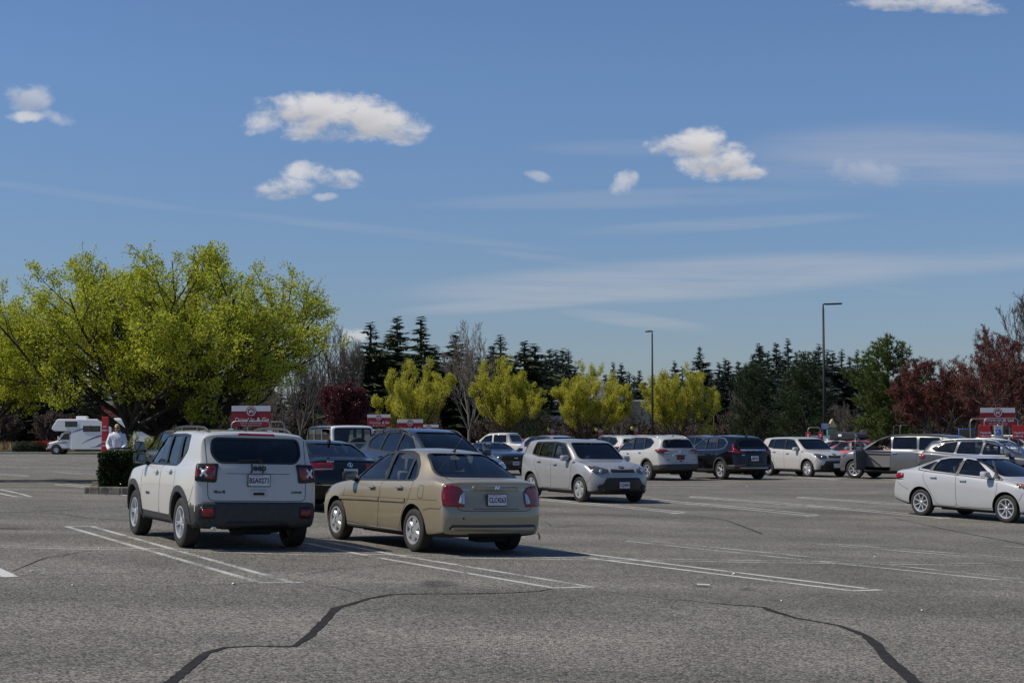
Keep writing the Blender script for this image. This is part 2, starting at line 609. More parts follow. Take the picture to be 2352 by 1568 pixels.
def set_normals(me, skin):
    """smooth shading of the outer faces from the uncut skin"""
    me.polygons.foreach_set('use_smooth', [True] * len(me.polygons))
    cache = {}
    nl = [None] * len(me.loops)
    for p in me.polygons:
        pn = p.normal
        for li in p.loop_indices:
            vi = me.loops[li].vertex_index
            if p.material_index in (0, 3, 5):
                c = cache.get(vi)
                if c is None:
                    q, n, d = skin.near(me.vertices[vi].co); c = (n, d); cache[vi] = c
                if c[1] < 2e-3 and c[0].dot(pn) > .6: nl[li] = c[0]; continue
            nl[li] = pn
    me.normals_split_custom_set([tuple(n) for n in nl])

def arch_poly(cx, cz, r, zlow, n=18, a0=-20, a1=200):
    return [(cx + r * math.cos(R(a0 + (a1 - a0) * i / n)), cz + r * math.sin(R(a0 + (a1 - a0) * i / n))) for i in range(n + 1)]

def split_mesh(me, sel, skin, mats, name, parent):
    """pull the selected faces into a mesh of their own"""
    bm = bmesh.new(); bm.from_mesh(me)
    kill = [f for f in bm.faces if f.index not in sel]
    bmesh.ops.delete(bm, geom=kill, context='FACES')
    m = bm2me(bm, name)
    for q in mats: m.materials.append(q)
    set_normals(m, skin)
    return link(name, m, None, parent)

# ---------------------------------------------------------------- wheels
WCACHE = {}
def wheel_meshes(r, width, rim, spokes, style):
    key = (r, width, rim, spokes, style)
    if key in WCACHE: return WCACHE[key]
    w = width / 2; rr = rim
    bm = bmesh.new()
    prof = [(rr, -w * .8), (rr + .012, -w * .93), (rr + (r - rr) * .45, -w * 1.0), (r - .022, -w * .95), (r - .004, -w * .82), (r, -w * .55), (r, w * .55),
            (r - .004, w * .82), (r - .022, w * .95), (rr + (r - rr) * .45, w * 1.0), (rr + .012, w * .93), (rr, w * .8), (rr - .012, w * .4), (rr - .012, -w * .4)]
    lathe(bm, prof, 44, closed=True)
    bmesh.ops.recalc_face_normals(bm, faces=bm.faces)
    # tread grooves
    tyre = bm2me(bm, 'tyre'); autosmooth(tyre, 40)
    bm = bmesh.new()
    # rim barrel + lip
    lathe(bm, [(rr + .004, w * .80), (rr + .010, w * .93), (rr - .002, w * .96), (rr - .016, w * .90), (rr - .024, w * .5), (rr - .03, -w * .5), (rr - .05, -w * .6)], 44)
    n = spokes
    def spoke(a, w0, w1, r0, r1, bow=.0, y0=None, y1=None):
        ya = w * .72 if y0 is None else y0; yb = w * .84 if y1 is None else y1
        ca, sa = math.cos(a), math.sin(a)
        def P(rad, t, y): return Vector((rad * ca - t * sa, y, rad * sa + t * ca))
        st = []
        for k in range(5):
            f = k / 4; rad = r0 + (r1 - r0) * f; ww = w0 + (w1 - w0) * f + bow * math.sin(PI * f); y = ya + (yb - ya) * f
            st.append([bm.verts.new(P(rad, -ww / 2, y - .014)), bm.verts.new(P(rad, -ww * .36, y)), bm.verts.new(P(rad, ww * .36, y)), bm.verts.new(P(rad, ww / 2, y - .014)),
                       bm.verts.new(P(rad, ww * .3, y - .04)), bm.verts.new(P(rad, -ww * .3, y - .04))])
        for A, B in zip(st, st[1:]):
            for i in range(6):
                bm.faces.new((A[i], A[(i + 1) % 6], B[(i + 1) % 6], B[i]))
    R1 = rr - .012
    for k in range(n):
        a = 2 * PI * k / n + PI / 2
        if style == 'plain': spoke(a, .055, .045, .04, R1)
        elif style == 'thin': spoke(a, .036, .030, .04, R1, y0=w * .66, y1=w * .86)
        elif style == 'fat': spoke(a, .05, .085, .04, R1, bow=.02)
        elif style == 'oval': spoke(a, .07, .06, .05, R1, bow=.045, y0=w * .9)
        elif style == 'split':
            spoke(a - .10, .026, .024, .06, R1); spoke(a + .10, .026, .024, .06, R1)
            spoke(a, .05, .03, .03, .09)
        elif style == 'cover':                    # hub cap with slots
            spoke(a, .10, .15, .03, R1 - .002, bow=.01, y0=w * .86, y1=w * .9)
        elif style == 'zig':
            spoke(a, .05, .045, .03, R1 * .6); spoke(a + .16, .05, .05, R1 * .45, R1)
            spoke(a + .02, .05, .03, R1 * .5, R1 * .72)
    # hub
    hs = .62 if style == 'thin' else 1.0
    lathe(bm, [(.062 * hs, w * .45), (.066 * hs, w * .72), (.055 * hs, w * .80), (.030 * hs, w * .84), (.001, w * .85)], 20)
    for k in range(5):
        a = 2 * PI * k / 5
        lathe(bm, [(.009, w * .6), (.009, w * .8), (.001, w * .81)], 6, c=(.048 * math.cos(a), 0.0, .048 * math.sin(a)))
    bmesh.ops.recalc_face_normals(bm, faces=bm.faces)
    rimm = bm2me(bm, 'rim'); autosmooth(rimm, 40)
    bm = bmesh.new()
    rg = lathe(bm, [(.001, w * .28), (.13, w * .3), (.135, w * .18), (.001, w * .15)], 24)
    lathe(bm, [(rr - .035, -w * .3), (.001, -w * .32)], 24)
    disc = bm2me(bm, 'disc')
    WCACHE[key] = (tyre, rimm, disc)
    return WCACHE[key]

def add_wheel(parent, x, y, r, width, rim, spokes, style, rimmat, steer=0):
    t, rm, d = wheel_meshes(r, width, rim, spokes, style)
    w = bpy.data.objects.new('wheel', None); COL.objects.link(w); w.empty_display_size = .1
    w.parent = parent; w.location = (x, y, r)
    sp = random.uniform(0, 6.28)
    w.rotation_euler = Euler((0, sp, (PI if y < 0 else 0) + steer), 'XYZ')
    link('tyre', t, MT['rubber'], w)
    if len(rm.materials) and rm.materials[0] != rimmat: rm = rm.copy(); rm.materials.clear()
    link('rim', rm, rimmat, w)
    link('brake_disc', d, MT['disc'], w)
    return w

# ---------------------------------------------------------------- whole car
def plate_obj(parent, skin, y, z, side, text, w=.305, h=.155, frame='black', vanity=False, dark=False):
    """a number plate with its characters, on the front or the back"""
    s = 1 if side == 'f' else -1
    q, n = skin.hit(y, z, side)
    q1, _ = skin.hit(y, z + h * .45, side); q2, _ = skin.hit(y, z - h * .45, side)
    xx = max(s * q.x, s * q1.x, s * q2.x) * s + s * .012
    root = bpy.data.objects.new('number_plate', None); COL.objects.link(root); root.parent = parent
    root.location = (xx, y, z); root.rotation_euler = (R(90), 0, R(90) if s > 0 else R(-90))
    bm = bmesh.new(); box(bm, (0, 0, 0), (w + .022, h + .022, .014), bevel=.004); bobj('plate_frame', bm, MT[frame], root)
    bm = bmesh.new(); box(bm, (0, 0, .008), (w, h, .006), bevel=.002); bobj('plate_panel', bm, MT['black' if dark else 'plate'], root)
    m = MT['ink'] if not dark else MT['redink']
    if text:
        me = text_mesh(text, h * .66, 'characters', bold=.0025)
        tw_ = max(v.co.x for v in me.vertices) - min(v.co.x for v in me.vertices)
        for v in me.vertices: v.co.x *= w * .90 / tw_
        bm = bmesh.new(); bm.from_mesh(me)
        for v in bm.verts: v.co.z = .0135; v.co.y -= h * .04
        bobj('characters', bm, m, root)
        me = text_mesh('WASHINGTON', h * .17, 'state', sx=1.0)
        for v in me.vertices: v.co.z = .0135; v.co.y += h * .40; v.co.x -= w * .12
        link('state_name', me, MT['redink'], root)
    return root

def skin_text(skin, s, size, y, z, side, m, parent, name, bold=.002, off=.005, shear=0., sx=1.0):
    me = text_mesh(s, size, name, bold=bold, shear=shear, sx=sx)
    sg = {'b': -1, 'f': 1, 'l': 1, 'r': 1}[side]
    for v in me.vertices:
        if side == 'b': a = y - v.co.x * 1.0; q, n = skin.hit(a, z + v.co.y, 'b')
        elif side == 'f': a = y + v.co.x; q, n = skin.hit(a, z + v.co.y, 'f')
        elif side == 'l': a = y - v.co.x; q, n = skin.hit(a, z + v.co.y, 'l')
        else: a = y + v.co.x; q, n = skin.hit(a, z + v.co.y, 'r')
        v.co = q + n * off
    return link(name, me, m, parent)

def build_car(S, name, label, cat, group=None):
    random.seed(sum(map(ord, S['id'])))
    lod = S.get('lod', 2)
    me = shell_mesh(S, sub=2 if lod >= 2 else 1)
    skin = Skin(me)
    P = S['paint']
    MATS = [P, MT['black'], S.get('inner', MT['inner']), S.get('clad', MT['clad']), MT['under'], MT['black']]
    me.materials.clear()
    for m in MATS: me.materials.append(m)
    W = S['W'] / 2
    wr = S['wheel']
    # cabin hollow
    c0, c1 = S['cabin']
    bmc = bmesh.new()
    prof = []
    xs = [c0 + (c1 - c0) * i / 16 for i in range(17)]
    zf = S.get('floor', .45)
    rings = []
    for X in xs:
        zt = lerpk(S['top'], X) - .055; zb = lerpk(S['belt'], X) - .01
        zt = max(zt, zf + .12)
        wq = W * lerpk(S['wid'], X)
        w0 = wq * .86; w1 = min(lerpk(S['roofw'], X) * W - .035, w0) if zt > zb else w0
        w2 = w0
        zz = min(zb, zt)
        h = [(0, zf), (w0, zf), (w2, zz), (w1, max(zt - .075, zz + .001)), (w1 * .8, zt - .02), (0, zt)]
        ring = [bmc.verts.new((X, y, z)) for y, z in h] + [bmc.verts.new((X, -y, z)) for y, z in reversed(h[1:-1])]
        rings.append(ring)
    m = len(rings[0])
    for A, B in zip(rings, rings[1:]):
        for i in range(m): bmc.faces.new((A[i], A[(i + 1) % m], B[(i + 1) % m], B[i])).material_index = 2
    bmc.faces.new(rings[0]).material_index = 2; bmc.faces.new(rings[-1]).material_index = 2
    me = boolean(me, bmc, MATS)
    # wheel wells and side windows
    bmc = bmesh.new()
    ar = S.get('arch', wr + .06)
    for X in (S['wf'], S['wr_']):
        for s in (1, -1):
            poly = [(X + ar * math.cos(2 * PI * i / 40), wr + .01 + ar * math.sin(2 * PI * i / 40)) for i in range(40)]
            prism(bmc, poly, 'y', s * (W - .34), s * (W + .4))
    me = boolean(me, bmc, MATS)
    bmc = bmesh.new()
    wins = [rounded(p, S.get('winr', .05)) for p in S['swin']]
    for p in wins: prism(bmc, p, 'y', -W - .4, W + .4)
    me = boolean(me, bmc, MATS)
    bmc = bmesh.new()
    fw = rounded(S['fwin'], .09, 4)
    if S.get('hollow_front', True): prism(bmc, fw, 'x', (c0 + c1) / 2 + .2, 4)
    rw = rounded(S['rwin'], S.get('rwr', .08), 4)
    if S.get('hollow_rear', True): prism(bmc, rw, 'x', -4, (c0 + c1) / 2 - .3)
    if bmc.faces: me = boolean(me, bmc, MATS)
    else: bmc.free()
    # score part outlines
    bm = bmesh.new(); bm.from_mesh(me)
    doors = [rounded(p, .09, 3) for p in S.get('doors', [])]
    if lod >= 1:
        for d in doors: cut_lines(bm, d, 'l')
    gate = rounded(S['gate'], .08, 3) if 'gate' in S else None
    if gate: cut_lines(bm, gate, 'b')
    for zc, x0, x1 in S.get('clads', []):
        cut_lines(bm, [(x0, -1), (x1, -1), (x1, zc), (x0, zc)], 'l')
    dlo = rounded(S['dlo'] if 'dlo' in S else S['wtrim'][0], .06) if S.get('bdlo', True) else None
    if dlo: cut_lines(bm, dlo, 'l')
    bmesh.ops.dissolve_degenerate(bm, edges=bm.edges[:], dist=1e-6)
    bm.faces.ensure_lookup_table()
    sel = {'body': set()}
    for f in bm.faces:
        c = f.calc_center_median()
        if f.material_index == 0:
            if f.normal.z < -.55 and c.z < .5: f.material_index = 4
            if dlo and abs(c.y) > W * .45 and abs(f.normal.y) > .45 and inside(dlo, c.x, c.z): f.material_index = 5
            for zc, x0, x1 in S.get('clads', []):
                if x0 <= c.x <= x1 and c.z < zc and f.material_index == 0: f.material_index = 3
    bm.faces.index_update()
    for i, f in enumerate(bm.faces):
        c = f.calc_center_median(); k = 'body'
        if f.material_index in (0, 3, 5):
            hood0 = S.get('hood')
            if abs(c.y) > W * .55 and abs(f.normal.y) > .25 and lod >= 1 and c.x > (S['gatex'] if 'gatex' in S else -9):
                for j, d in enumerate(doors):
                    if inside(d, c.x, c.z): k = ('doorl%d' if c.y > 0 else 'doorr%d') % j
            if k == 'body' and gate and f.normal.x < -.3 and c.x < S['xr'] + .75 and inside(gate, c.y, c.z): k = 'gate'
            if k == 'body' and hood0 and f.normal.z > .5 and hood0[1] < c.x < hood0[0] and abs(c.y) < hood0[2] : k = 'hood'
            if k == 'body' and c.x > S['xf'] - S.get('fbump', .35) and c.z < S.get('fbz', .62): k = 'fbumper'
            if k == 'body' and c.x < S['xr'] + S.get('rbump', .30) and c.z < S.get('rbz', .60): k = 'rbumper'
            if k == 'hood' and f.material_index != 0: k = 'body'
        sel.setdefault(k, set()).add(i)
    me2 = bm2me(bm, 'body')
    root = empty(name, label, cat, group=group)
    names = {'body': 'body', 'gate': S.get('gatename', 'tailgate'), 'hood': 'bonnet', 'fbumper': 'front_bumper', 'rbumper': 'rear_bumper'}
    parts = {}
    skip = S.get('skipdoor')
    for k, ids in sel.items():
        if k == skip: continue
        nm = names.get(k, 'door')
        parts[k] = split_mesh(me2, ids, skin, MATS, nm, root)
    bpy.data.meshes.remove(me2)
    # glass
    gls = MT[S.get('glassmat', 'glass')]; tnt = MT['tint']
    for j, p in enumerate(wins):
        g = tnt if j in S.get('tinted', ()) else gls
        for ax, key in (('l', 'doorl%d'), ('r', 'doorr%d')):
            cx = sum(q[0] for q in p) / len(p); cz = min(q[1] for q in p)
            par = None
            for jj, d in enumerate(doors):
                if inside(d, cx, cz + .05): par = parts.get(key % jj); kk = key % jj
            if par is None and skip and ax == 'l' and skip == 'doorl0' and j == 0: continue
            bobj('side_window', decal(skin, p, ax, off=-.012, thick=0, step=.25), g, par or root, True)
    trim = MT['chrome'] if S.get('chrome') else MT['black']
    bm = bmesh.new()
    for p in S.get('wtrim', [S['dlo']] if 'dlo' in S else []):
        for ax in 'lr':
            ribbon(skin, rounded(p, .06), ax, .022 if lod >= 2 else .03, off=.003, closed=True, bm=bm)
    if bm.verts: bobj('window_trim', bm, trim, root)
    else: bm.free()
    # black pillars between the windows
    for p in S.get('pillars', []) if lod >= 2 else []:
        for ax in 'lr': bobj('pillar_trim', decal(skin, p, ax, off=.0025, thick=0, step=.1), MT['black'], root, True)
    bobj('windshield', decal(skin, fw, 'f', off=-.012, thick=0, step=.2), gls, root, True)
    bobj('rear_window', decal(skin, rw, 'b', off=-.012 if S.get('hollow_rear', True) else .003, thick=0, step=.2), tnt if S.get('rtint') else gls, root, True)
    if lod >= 1:
        bobj('window_seal', ribbon(skin, fw, 'f', .035, off=.003, closed=True), MT['black'], root)
        bobj('window_seal', ribbon(skin, rw, 'b', .03, off=.003, closed=True), MT['black'], root)
    # seams
    if lod >= 1:
        gw = .009 if lod >= 2 else .012
        bm = bmesh.new()
        for d in doors:
            for ax in 'lr':
                if skip and ax == 'l' and d is doors[0]: continue
                seg = [q for q in resample(d, .04, True)]
                dl = S.get('dlo_z', 9)
                run = []
                segs = []
                for q in seg + [seg[0]]:
                    if q.y < lerpk(S['belt'], q.x) + .02 and math.hypot(q.x - S['wr_'], q.y - wr) > ar + .0 and math.hypot(q.x - S['wf'], q.y - wr) > ar: run.append(q)
                    else:
                        if len(run) > 1: segs.append(run)
                        run = []
                if len(run) > 1: segs.append(run)
                for rr_ in segs: ribbon(skin, rr_, ax, gw, off=.0015, bm=bm)
        if gate: ribbon(skin, gate, 'b', gw, off=.0015, closed=True, bm=bm)
        for sline, ax in S.get('seams', []): 
            ribbon(skin, sline, ax, gw, off=.0015, bm=bm)
            if ax in 'lr': ribbon(skin, sline, mirror_ax(ax), gw, off=.0015, bm=bm)
        if bm.verts: bobj('panel_gap', bm, MT['gap'], root)
        else: bm.free()
    # generic plates: (name, poly, axis, material, off, bulge, both_sides, thick)
    for d in S.get('plates', []):
        nm, poly, ax, m, of, bu, both = d[:7]
        th = d[7] if len(d) > 7 else .012
        st = .06
        sides = [ax]
        if both: sides = ['l', 'r'] if ax in 'lr' else ([ax, {'c': 'd', 'e': 'g'}[ax]] if ax in 'ce' else [ax, ax + '-'])
        for sd in sides:
            pp = [(-q[0], q[1]) for q in poly] if sd.endswith('-') else poly
            if sd.endswith('-'): pp = list(reversed(pp))
            bobj(nm, decal(skin, pp, sd[0], off=of, bulge=bu, step=st, thick=th, lim=.5 if sd[0] in 'fb' else .3), MT[m] if isinstance(m, str) else m, root, False if bu == 0 and th else True)
    for d in S.get('strips', []):
        nm, pl, ax, m, w, of = d[:6]
        sides = ['l', 'r'] if ax in 'lr' else [ax]
        for sd in sides: bobj(nm, ribbon(skin, pl, sd, w, off=of, thick=of + .01), MT[m] if isinstance(m, str) else m, root)
    # handles
    for j, (hx, hz_) in enumerate(S.get('handles', [])):
        for ax, s in (('l', 1), ('r', -1)):
            q, n = skin.hit(hx, hz_, ax)
            bm = bmesh.new()
            rot = math.atan2(n.z, abs(n.y))
            box(bm, (0, s * .028, 0), (.19, .022, .032), bevel=.009)
            box(bm, (.075, s * .012, 0), (.03, .03, .026), bevel=.006); box(bm, (-.075, s * .012, 0), (.03, .03, .026), bevel=.006)
            o = bobj('handle', bm, MT[S['hmat']] if 'hmat' in S else P, None)
            o.location = q; o.rotation_euler = (s * -rot * 0 + s * rot, 0, 0)
            par = parts.get(('doorl%d' if s > 0 else 'doorr%d') % j)
            if par is None and skip and s > 0 and j == 0: bpy.data.objects.remove(o); continue
            o.parent = par or root
            bm = bmesh.new()
            dp = [(hx + .055 * math.cos(a * PI / 6), hz_ + .03 * math.sin(a * PI / 6)) for a in range(12)]
            decal(skin, dp, ax, off=.001, thick=0, bm=bm)
            bobj('handle_recess', bm, MT['gap'] if S.get('dark') else S.get('recess', MT['clad']), par or root)
    # mirrors
    if 'mirror' in S:
        mx, my, mz = S['mirror']; ms = S.get('msize', (.13, .22, .15))
        for s in (1, -1):
            if skip and s > 0: continue
            bm = bmesh.new()
            vs = box(bm, (mx, s * (my + ms[1] * .35), mz + ms[2] * .5), ms, bevel=ms[2] * .28)
            for v in bm.verts:
                t = (v.co.x - mx) / ms[0]
                if t > 0: v.co.z = (mz + ms[2] * .5) + (v.co.z - mz - ms[2] * .5) * (1 - .35 * t * 2 * .6); v.co.y = s * (my + ms[1] * .35) + (v.co.y - s * (my + ms[1] * .35)) * (1 - .3 * t)
            tube(bm, [(mx, s * (my - .12), mz - .01), (mx, s * (my + .02), mz + .03)], .03, 8)
            sobj('mirror', bm, MT[S['mmat']] if 'mmat' in S else P, root, 50)
            bm = bmesh.new(); box(bm, (mx - ms[0] * .5 - .002, s * (my + ms[1] * .35), mz + ms[2] * .5), (.006, ms[1] * .82, ms[2] * .76), bevel=.002)
            bobj('mirror_glass', bm, MT['mglass'], root)
    # roof rails
    if 'rails' in S:
        x0, x1, yy, hh = S['rails'][:4]; rm = MT[S['rails'][4]] if len(S['rails']) > 4 else MT['clad']
        for s in (1, -1):
            pts = []
            for i in range(15):
                t = i / 14; X = x0 + (x1 - x0) * t
                q, n = skin.hit(X, s * yy, 't')
                lift = hh * min(1, math.sin(PI * t) * 2.6) + (-.01 if i in (0, 14) else 0)
                pts.append(Vector((X, s * yy, q.z + lift)))
            bm = bmesh.new(); tube(bm, pts, .017, 8)
            for t in ((.5,) if len(S['rails']) < 6 else (.3, .7)):
                X = x0 + (x1 - x0) * t; q, n = skin.hit(X, s * yy, 't')
                box(bm, (X, s * yy, q.z + hh * .4), (.10, .025, hh), bevel=.004)
            bobj('roof_rail', bm, rm, root)
    # seats, dash, wheel
    sm_ = S.get('seatmat', MT['seat'])
    if S.get('seats', True):
        cx0 = S['wf'] - 1.22; zs = zf + .13
        rows = S.get('rows', 2)
        for rI in range(rows):
            X = cx0 - rI * .86
            if rI == 0: lay = (.37, -.37)
            else: lay = (.38, -.38)
            for y in lay:
                bm = bmesh.new()
                if rI == 0:
                    box(bm, (X, y, zs), (.50, .48, .16), bevel=.05)
                    box(bm, (X - .27, y, zs + .33), (.13, .46, .60), rot=(0, R(-14), 0), bevel=.05)
                    box(bm, (X - .375, y, zs + .72), (.09, .25, .17), rot=(0, R(-10), 0), bevel=.04)
                else:
                    box(bm, (X, y, zs), (.46, .70, .16), bevel=.05)
                    box(bm, (X - .25, y, zs + .30), (.12, .68, .52), rot=(0, R(-16), 0), bevel=.05)
                    box(bm, (X - .35, y, zs + .60), (.08, .24, .13), rot=(0, R(-12), 0), bevel=.03)
                bobj('seat', bm, sm_, root, False)
        bm = bmesh.new(); dz = S.get('dashz', lerpk(S['belt'], S['wf'] - .6) - .06)
        box(bm, (c0 - .38, 0, dz - .08), (.55, W * 1.6, .22), bevel=.06)
        bobj('dashboard', bm, MT['seat'], root)
        bm = bmesh.new()
        ring = [Vector((c0 - .70 + .07 * math.sin(a), .37 + .18 * math.cos(a), dz + .06 + .17 * math.sin(a))) for a in [2 * PI * i / 20 for i in range(21)]]
        tube(bm, ring, .014, 6, cap=False); tube(bm, [(c0 - .70, .37 - .17, dz + .06), (c0 - .70, .37 + .17, dz + .06)], .018, 6); tube(bm, [(c0 - .70, .37, dz + .06), (c0 - .45, .37, dz - .05)], .03, 6)
        bobj('steering_wheel', bm, MT['black'], root)
    # wheels
    tw = S.get('tyrew', .21)
    rimm = MT[S.get('rimmat', 'alloy')]
    for X in (S['wf'], S['wr_']):
        for s in (1, -1):
            add_wheel(root, X, s * (W - tw / 2 + S.get('wout', -.01)), wr, tw, S['rim'], S['spokes'], S['wstyle'], rimm, steer=S.get('steer', 0) if X > 0 else 0)
    # underside
    bm = bmesh.new()
    zb0 = lerpk(S['bottom'], 0)
    box(bm, (0, 0, zb0 + .02), (S['wf'] - S['wr_'] - .8, W * 1.3, .10))
    box(bm, (S['wr_'], 0, wr), (.09, W * 1.5, .09)); box(bm, (S['wf'], 0, wr), (.09, W * 1.5, .09))
    box(bm, (S['wr_'] - .45, -.15, zb0 + .02), (.3, .5, .12), bevel=.04)
    bobj('underbody', bm, MT['under'], root)
    # aerial
    if 'aerial' in S:
        ax_, ay_, al, kind = S['aerial']
        q, n = skin.hit(ax_, ay_, 't')
        bm = bmesh.new()
        if kind == 'fin':
            prism(bm, [(ax_ + .09, q.z - .01), (ax_ - .06, q.z + .07), (ax_ - .09, q.z + .065), (ax_ - .10, q.z - .01)], 'y', ay_ - .022, ay_ + .022, 0)
        else:
            tube(bm, [(ax_ + .04, ay_, q.z - .01), (ax_, ay_, q.z + .035), (ax_ - al * .75, ay_, q.z + al * .75)], [.035, .012, .006], 6)
        bobj('aerial', bm, MT['black'] if kind != 'fin' else (P if S.get('finp') else MT['black']), root)
    for pl in S.get('nplates', []): plate_obj(root, skin, *pl)
    for tx in S.get('badges', []):
        s, size, y, z, side, m, nm = tx[:7]
        skin_text(skin, s, size, y, z, side, MT[m], root, nm, *(tx[7:]))
    if 'extra' in S: S['extra'](root, skin, parts, S)
    return root

def park(o, x, y, yawdeg):
    """stand a car on the asphalt, tilted with it"""
    e = .5
    n = Vector((-(gz(x + e, y) - gz(x - e, y)) / (2 * e), -(gz(x, y + e) - gz(x, y - e)) / (2 * e), 1)).normalized()
    a = R(yawdeg)
    f = Vector((math.cos(a), math.sin(a), 0)); f = (f - n * f.dot(n)).normalized()
    l = n.cross(f)
    M = Matrix((f, l, n)).transposed()
    o.rotation_euler = M.to_euler()
    o.location = (x, y, gz(x, y) + .006)
    return o
# ================================================================ car specifications
def ring_arch(cx, cz, r0, r1, a0, a1, n=14):
    a = [(cx + r1 * math.cos(R(a0 + (a1 - a0) * i / n)), cz + r1 * math.sin(R(a0 + (a1 - a0) * i / n))) for i in range(n + 1)]
    b = [(cx + r0 * math.cos(R(a0 + (a1 - a0) * i / n)), cz + r0 * math.sin(R(a0 + (a1 - a0) * i / n))) for i in range(n + 1)]
    return a + list(reversed(b))

def arch_strips(S, w, m, off=.012):
    """trim rings round the four wheel openings"""
    r = S.get('arch', S['wheel'] + .06); zc = S['wheel'] + .01
    out = []
    for X in (S['wf'], S['wr_']):
        a0 = math.degrees(math.asin(max(-1, min(1, (lerpk(S['bottom'], X) + .03 - zc) / (r + w / 2)))))
        pl = [(X + (r + w / 2) * math.cos(R(a0 + (180 - 2 * a0) * i / 18)), zc + (r + w / 2) * math.sin(R(a0 + (180 - 2 * a0) * i / 18))) for i in range(19)]
        out.append(('arch_trim', pl, 'l', m, w, off))
    return out

P_WHITE = paint('white_paint', (0.52, 0.505, 0.47), rough=.4, dirt=.12)
P_PEARL = paint('pearl_paint', (0.43, 0.42, 0.395), rough=.4, dirt=.15)
P_COOL = paint('cool_white_paint', (0.40, 0.405, 0.415), rough=.35, dirt=.15)
P_GOLD = paint('gold_paint', (0.33, 0.28, 0.19), metal=.35, rough=.38, dirt=.15)
P_SILVER = paint('silver_paint', (0.32, 0.32, 0.33), metal=.25, rough=.38, dirt=.15)
P_BLACK = paint('black_paint', (0.004, 0.004, 0.005), rough=.10, dirt=.0, coat=1.0)
P_GREY = paint('grey_paint', (0.15, 0.155, 0.16), metal=.5, rough=.35, dirt=.12)
P_MGREY = paint('light_grey_paint', (0.065, 0.065, 0.068), metal=.3, rough=.36, dirt=.12)
P_BLUE = paint('blue_paint', (0.022, 0.035, 0.065), metal=.4, rough=.35, dirt=.1)
P_NAVY = paint('navy_paint', (0.030, 0.040, 0.060), metal=.4, rough=.35, dirt=.05)
P_RED = paint('red_paint', (0.62, 0.015, 0.025), metal=.1, rough=.35, dirt=.03)
P_LILAC = paint('pale_silver_paint', (0.32, 0.32, 0.36), metal=.25, rough=.36, dirt=.08)
P_GREEN = paint('green_grey_paint', (0.16, 0.18, 0.165), metal=.5, rough=.35, dirt=.12)

def x_lamp(root, skin, parts, S):
    """square tail lamps with a pale X"""
    for s in (1, -1):
        bm = bmesh.new()
        cy, cz = s * .757, 1.06
        for a in (45, -45):
            dy, dz = .062 * math.cos(R(a)), .075 * math.sin(R(a))
            ribbon(skin, [(cy - dy, cz - dz), (cy, cz), (cy + dy, cz + dz)], 'b', .026, off=.03, thick=.01, bm=bm)
        decal(skin, [(cy + .03 * math.cos(i * PI / 5), cz + .034 * math.sin(i * PI / 5)) for i in range(10)], 'b', off=.033, bm=bm)
        bobj('lamp_cross', bm, MT['white'], root)
    # wiper and its arm on the rear window
    q, n = skin.hit(.02, 1.20, 'b')
    bm = bmesh.new(); box(bm, (q.x - .015, .12, 1.235), (.02, .34, .02), rot=(R(-3), 0, 0)); box(bm, (q.x - .02, -.03, 1.215), (.03, .06, .05), bevel=.01)
    bobj('rear_wiper', bm, MT['black'], root)
    bm = bmesh.new(); tube(bm, [(-2.09, .62, .30), (-1.7, .60, .32)], .03, 10); bobj('exhaust_pipe', bm, MT['chrome'], root)
    bm = bmesh.new(); tube(bm, [(-1.75, -.28, .30), (-1.75, .28, .30)], .10, 14); bobj('silencer', bm, MT['under'], root)

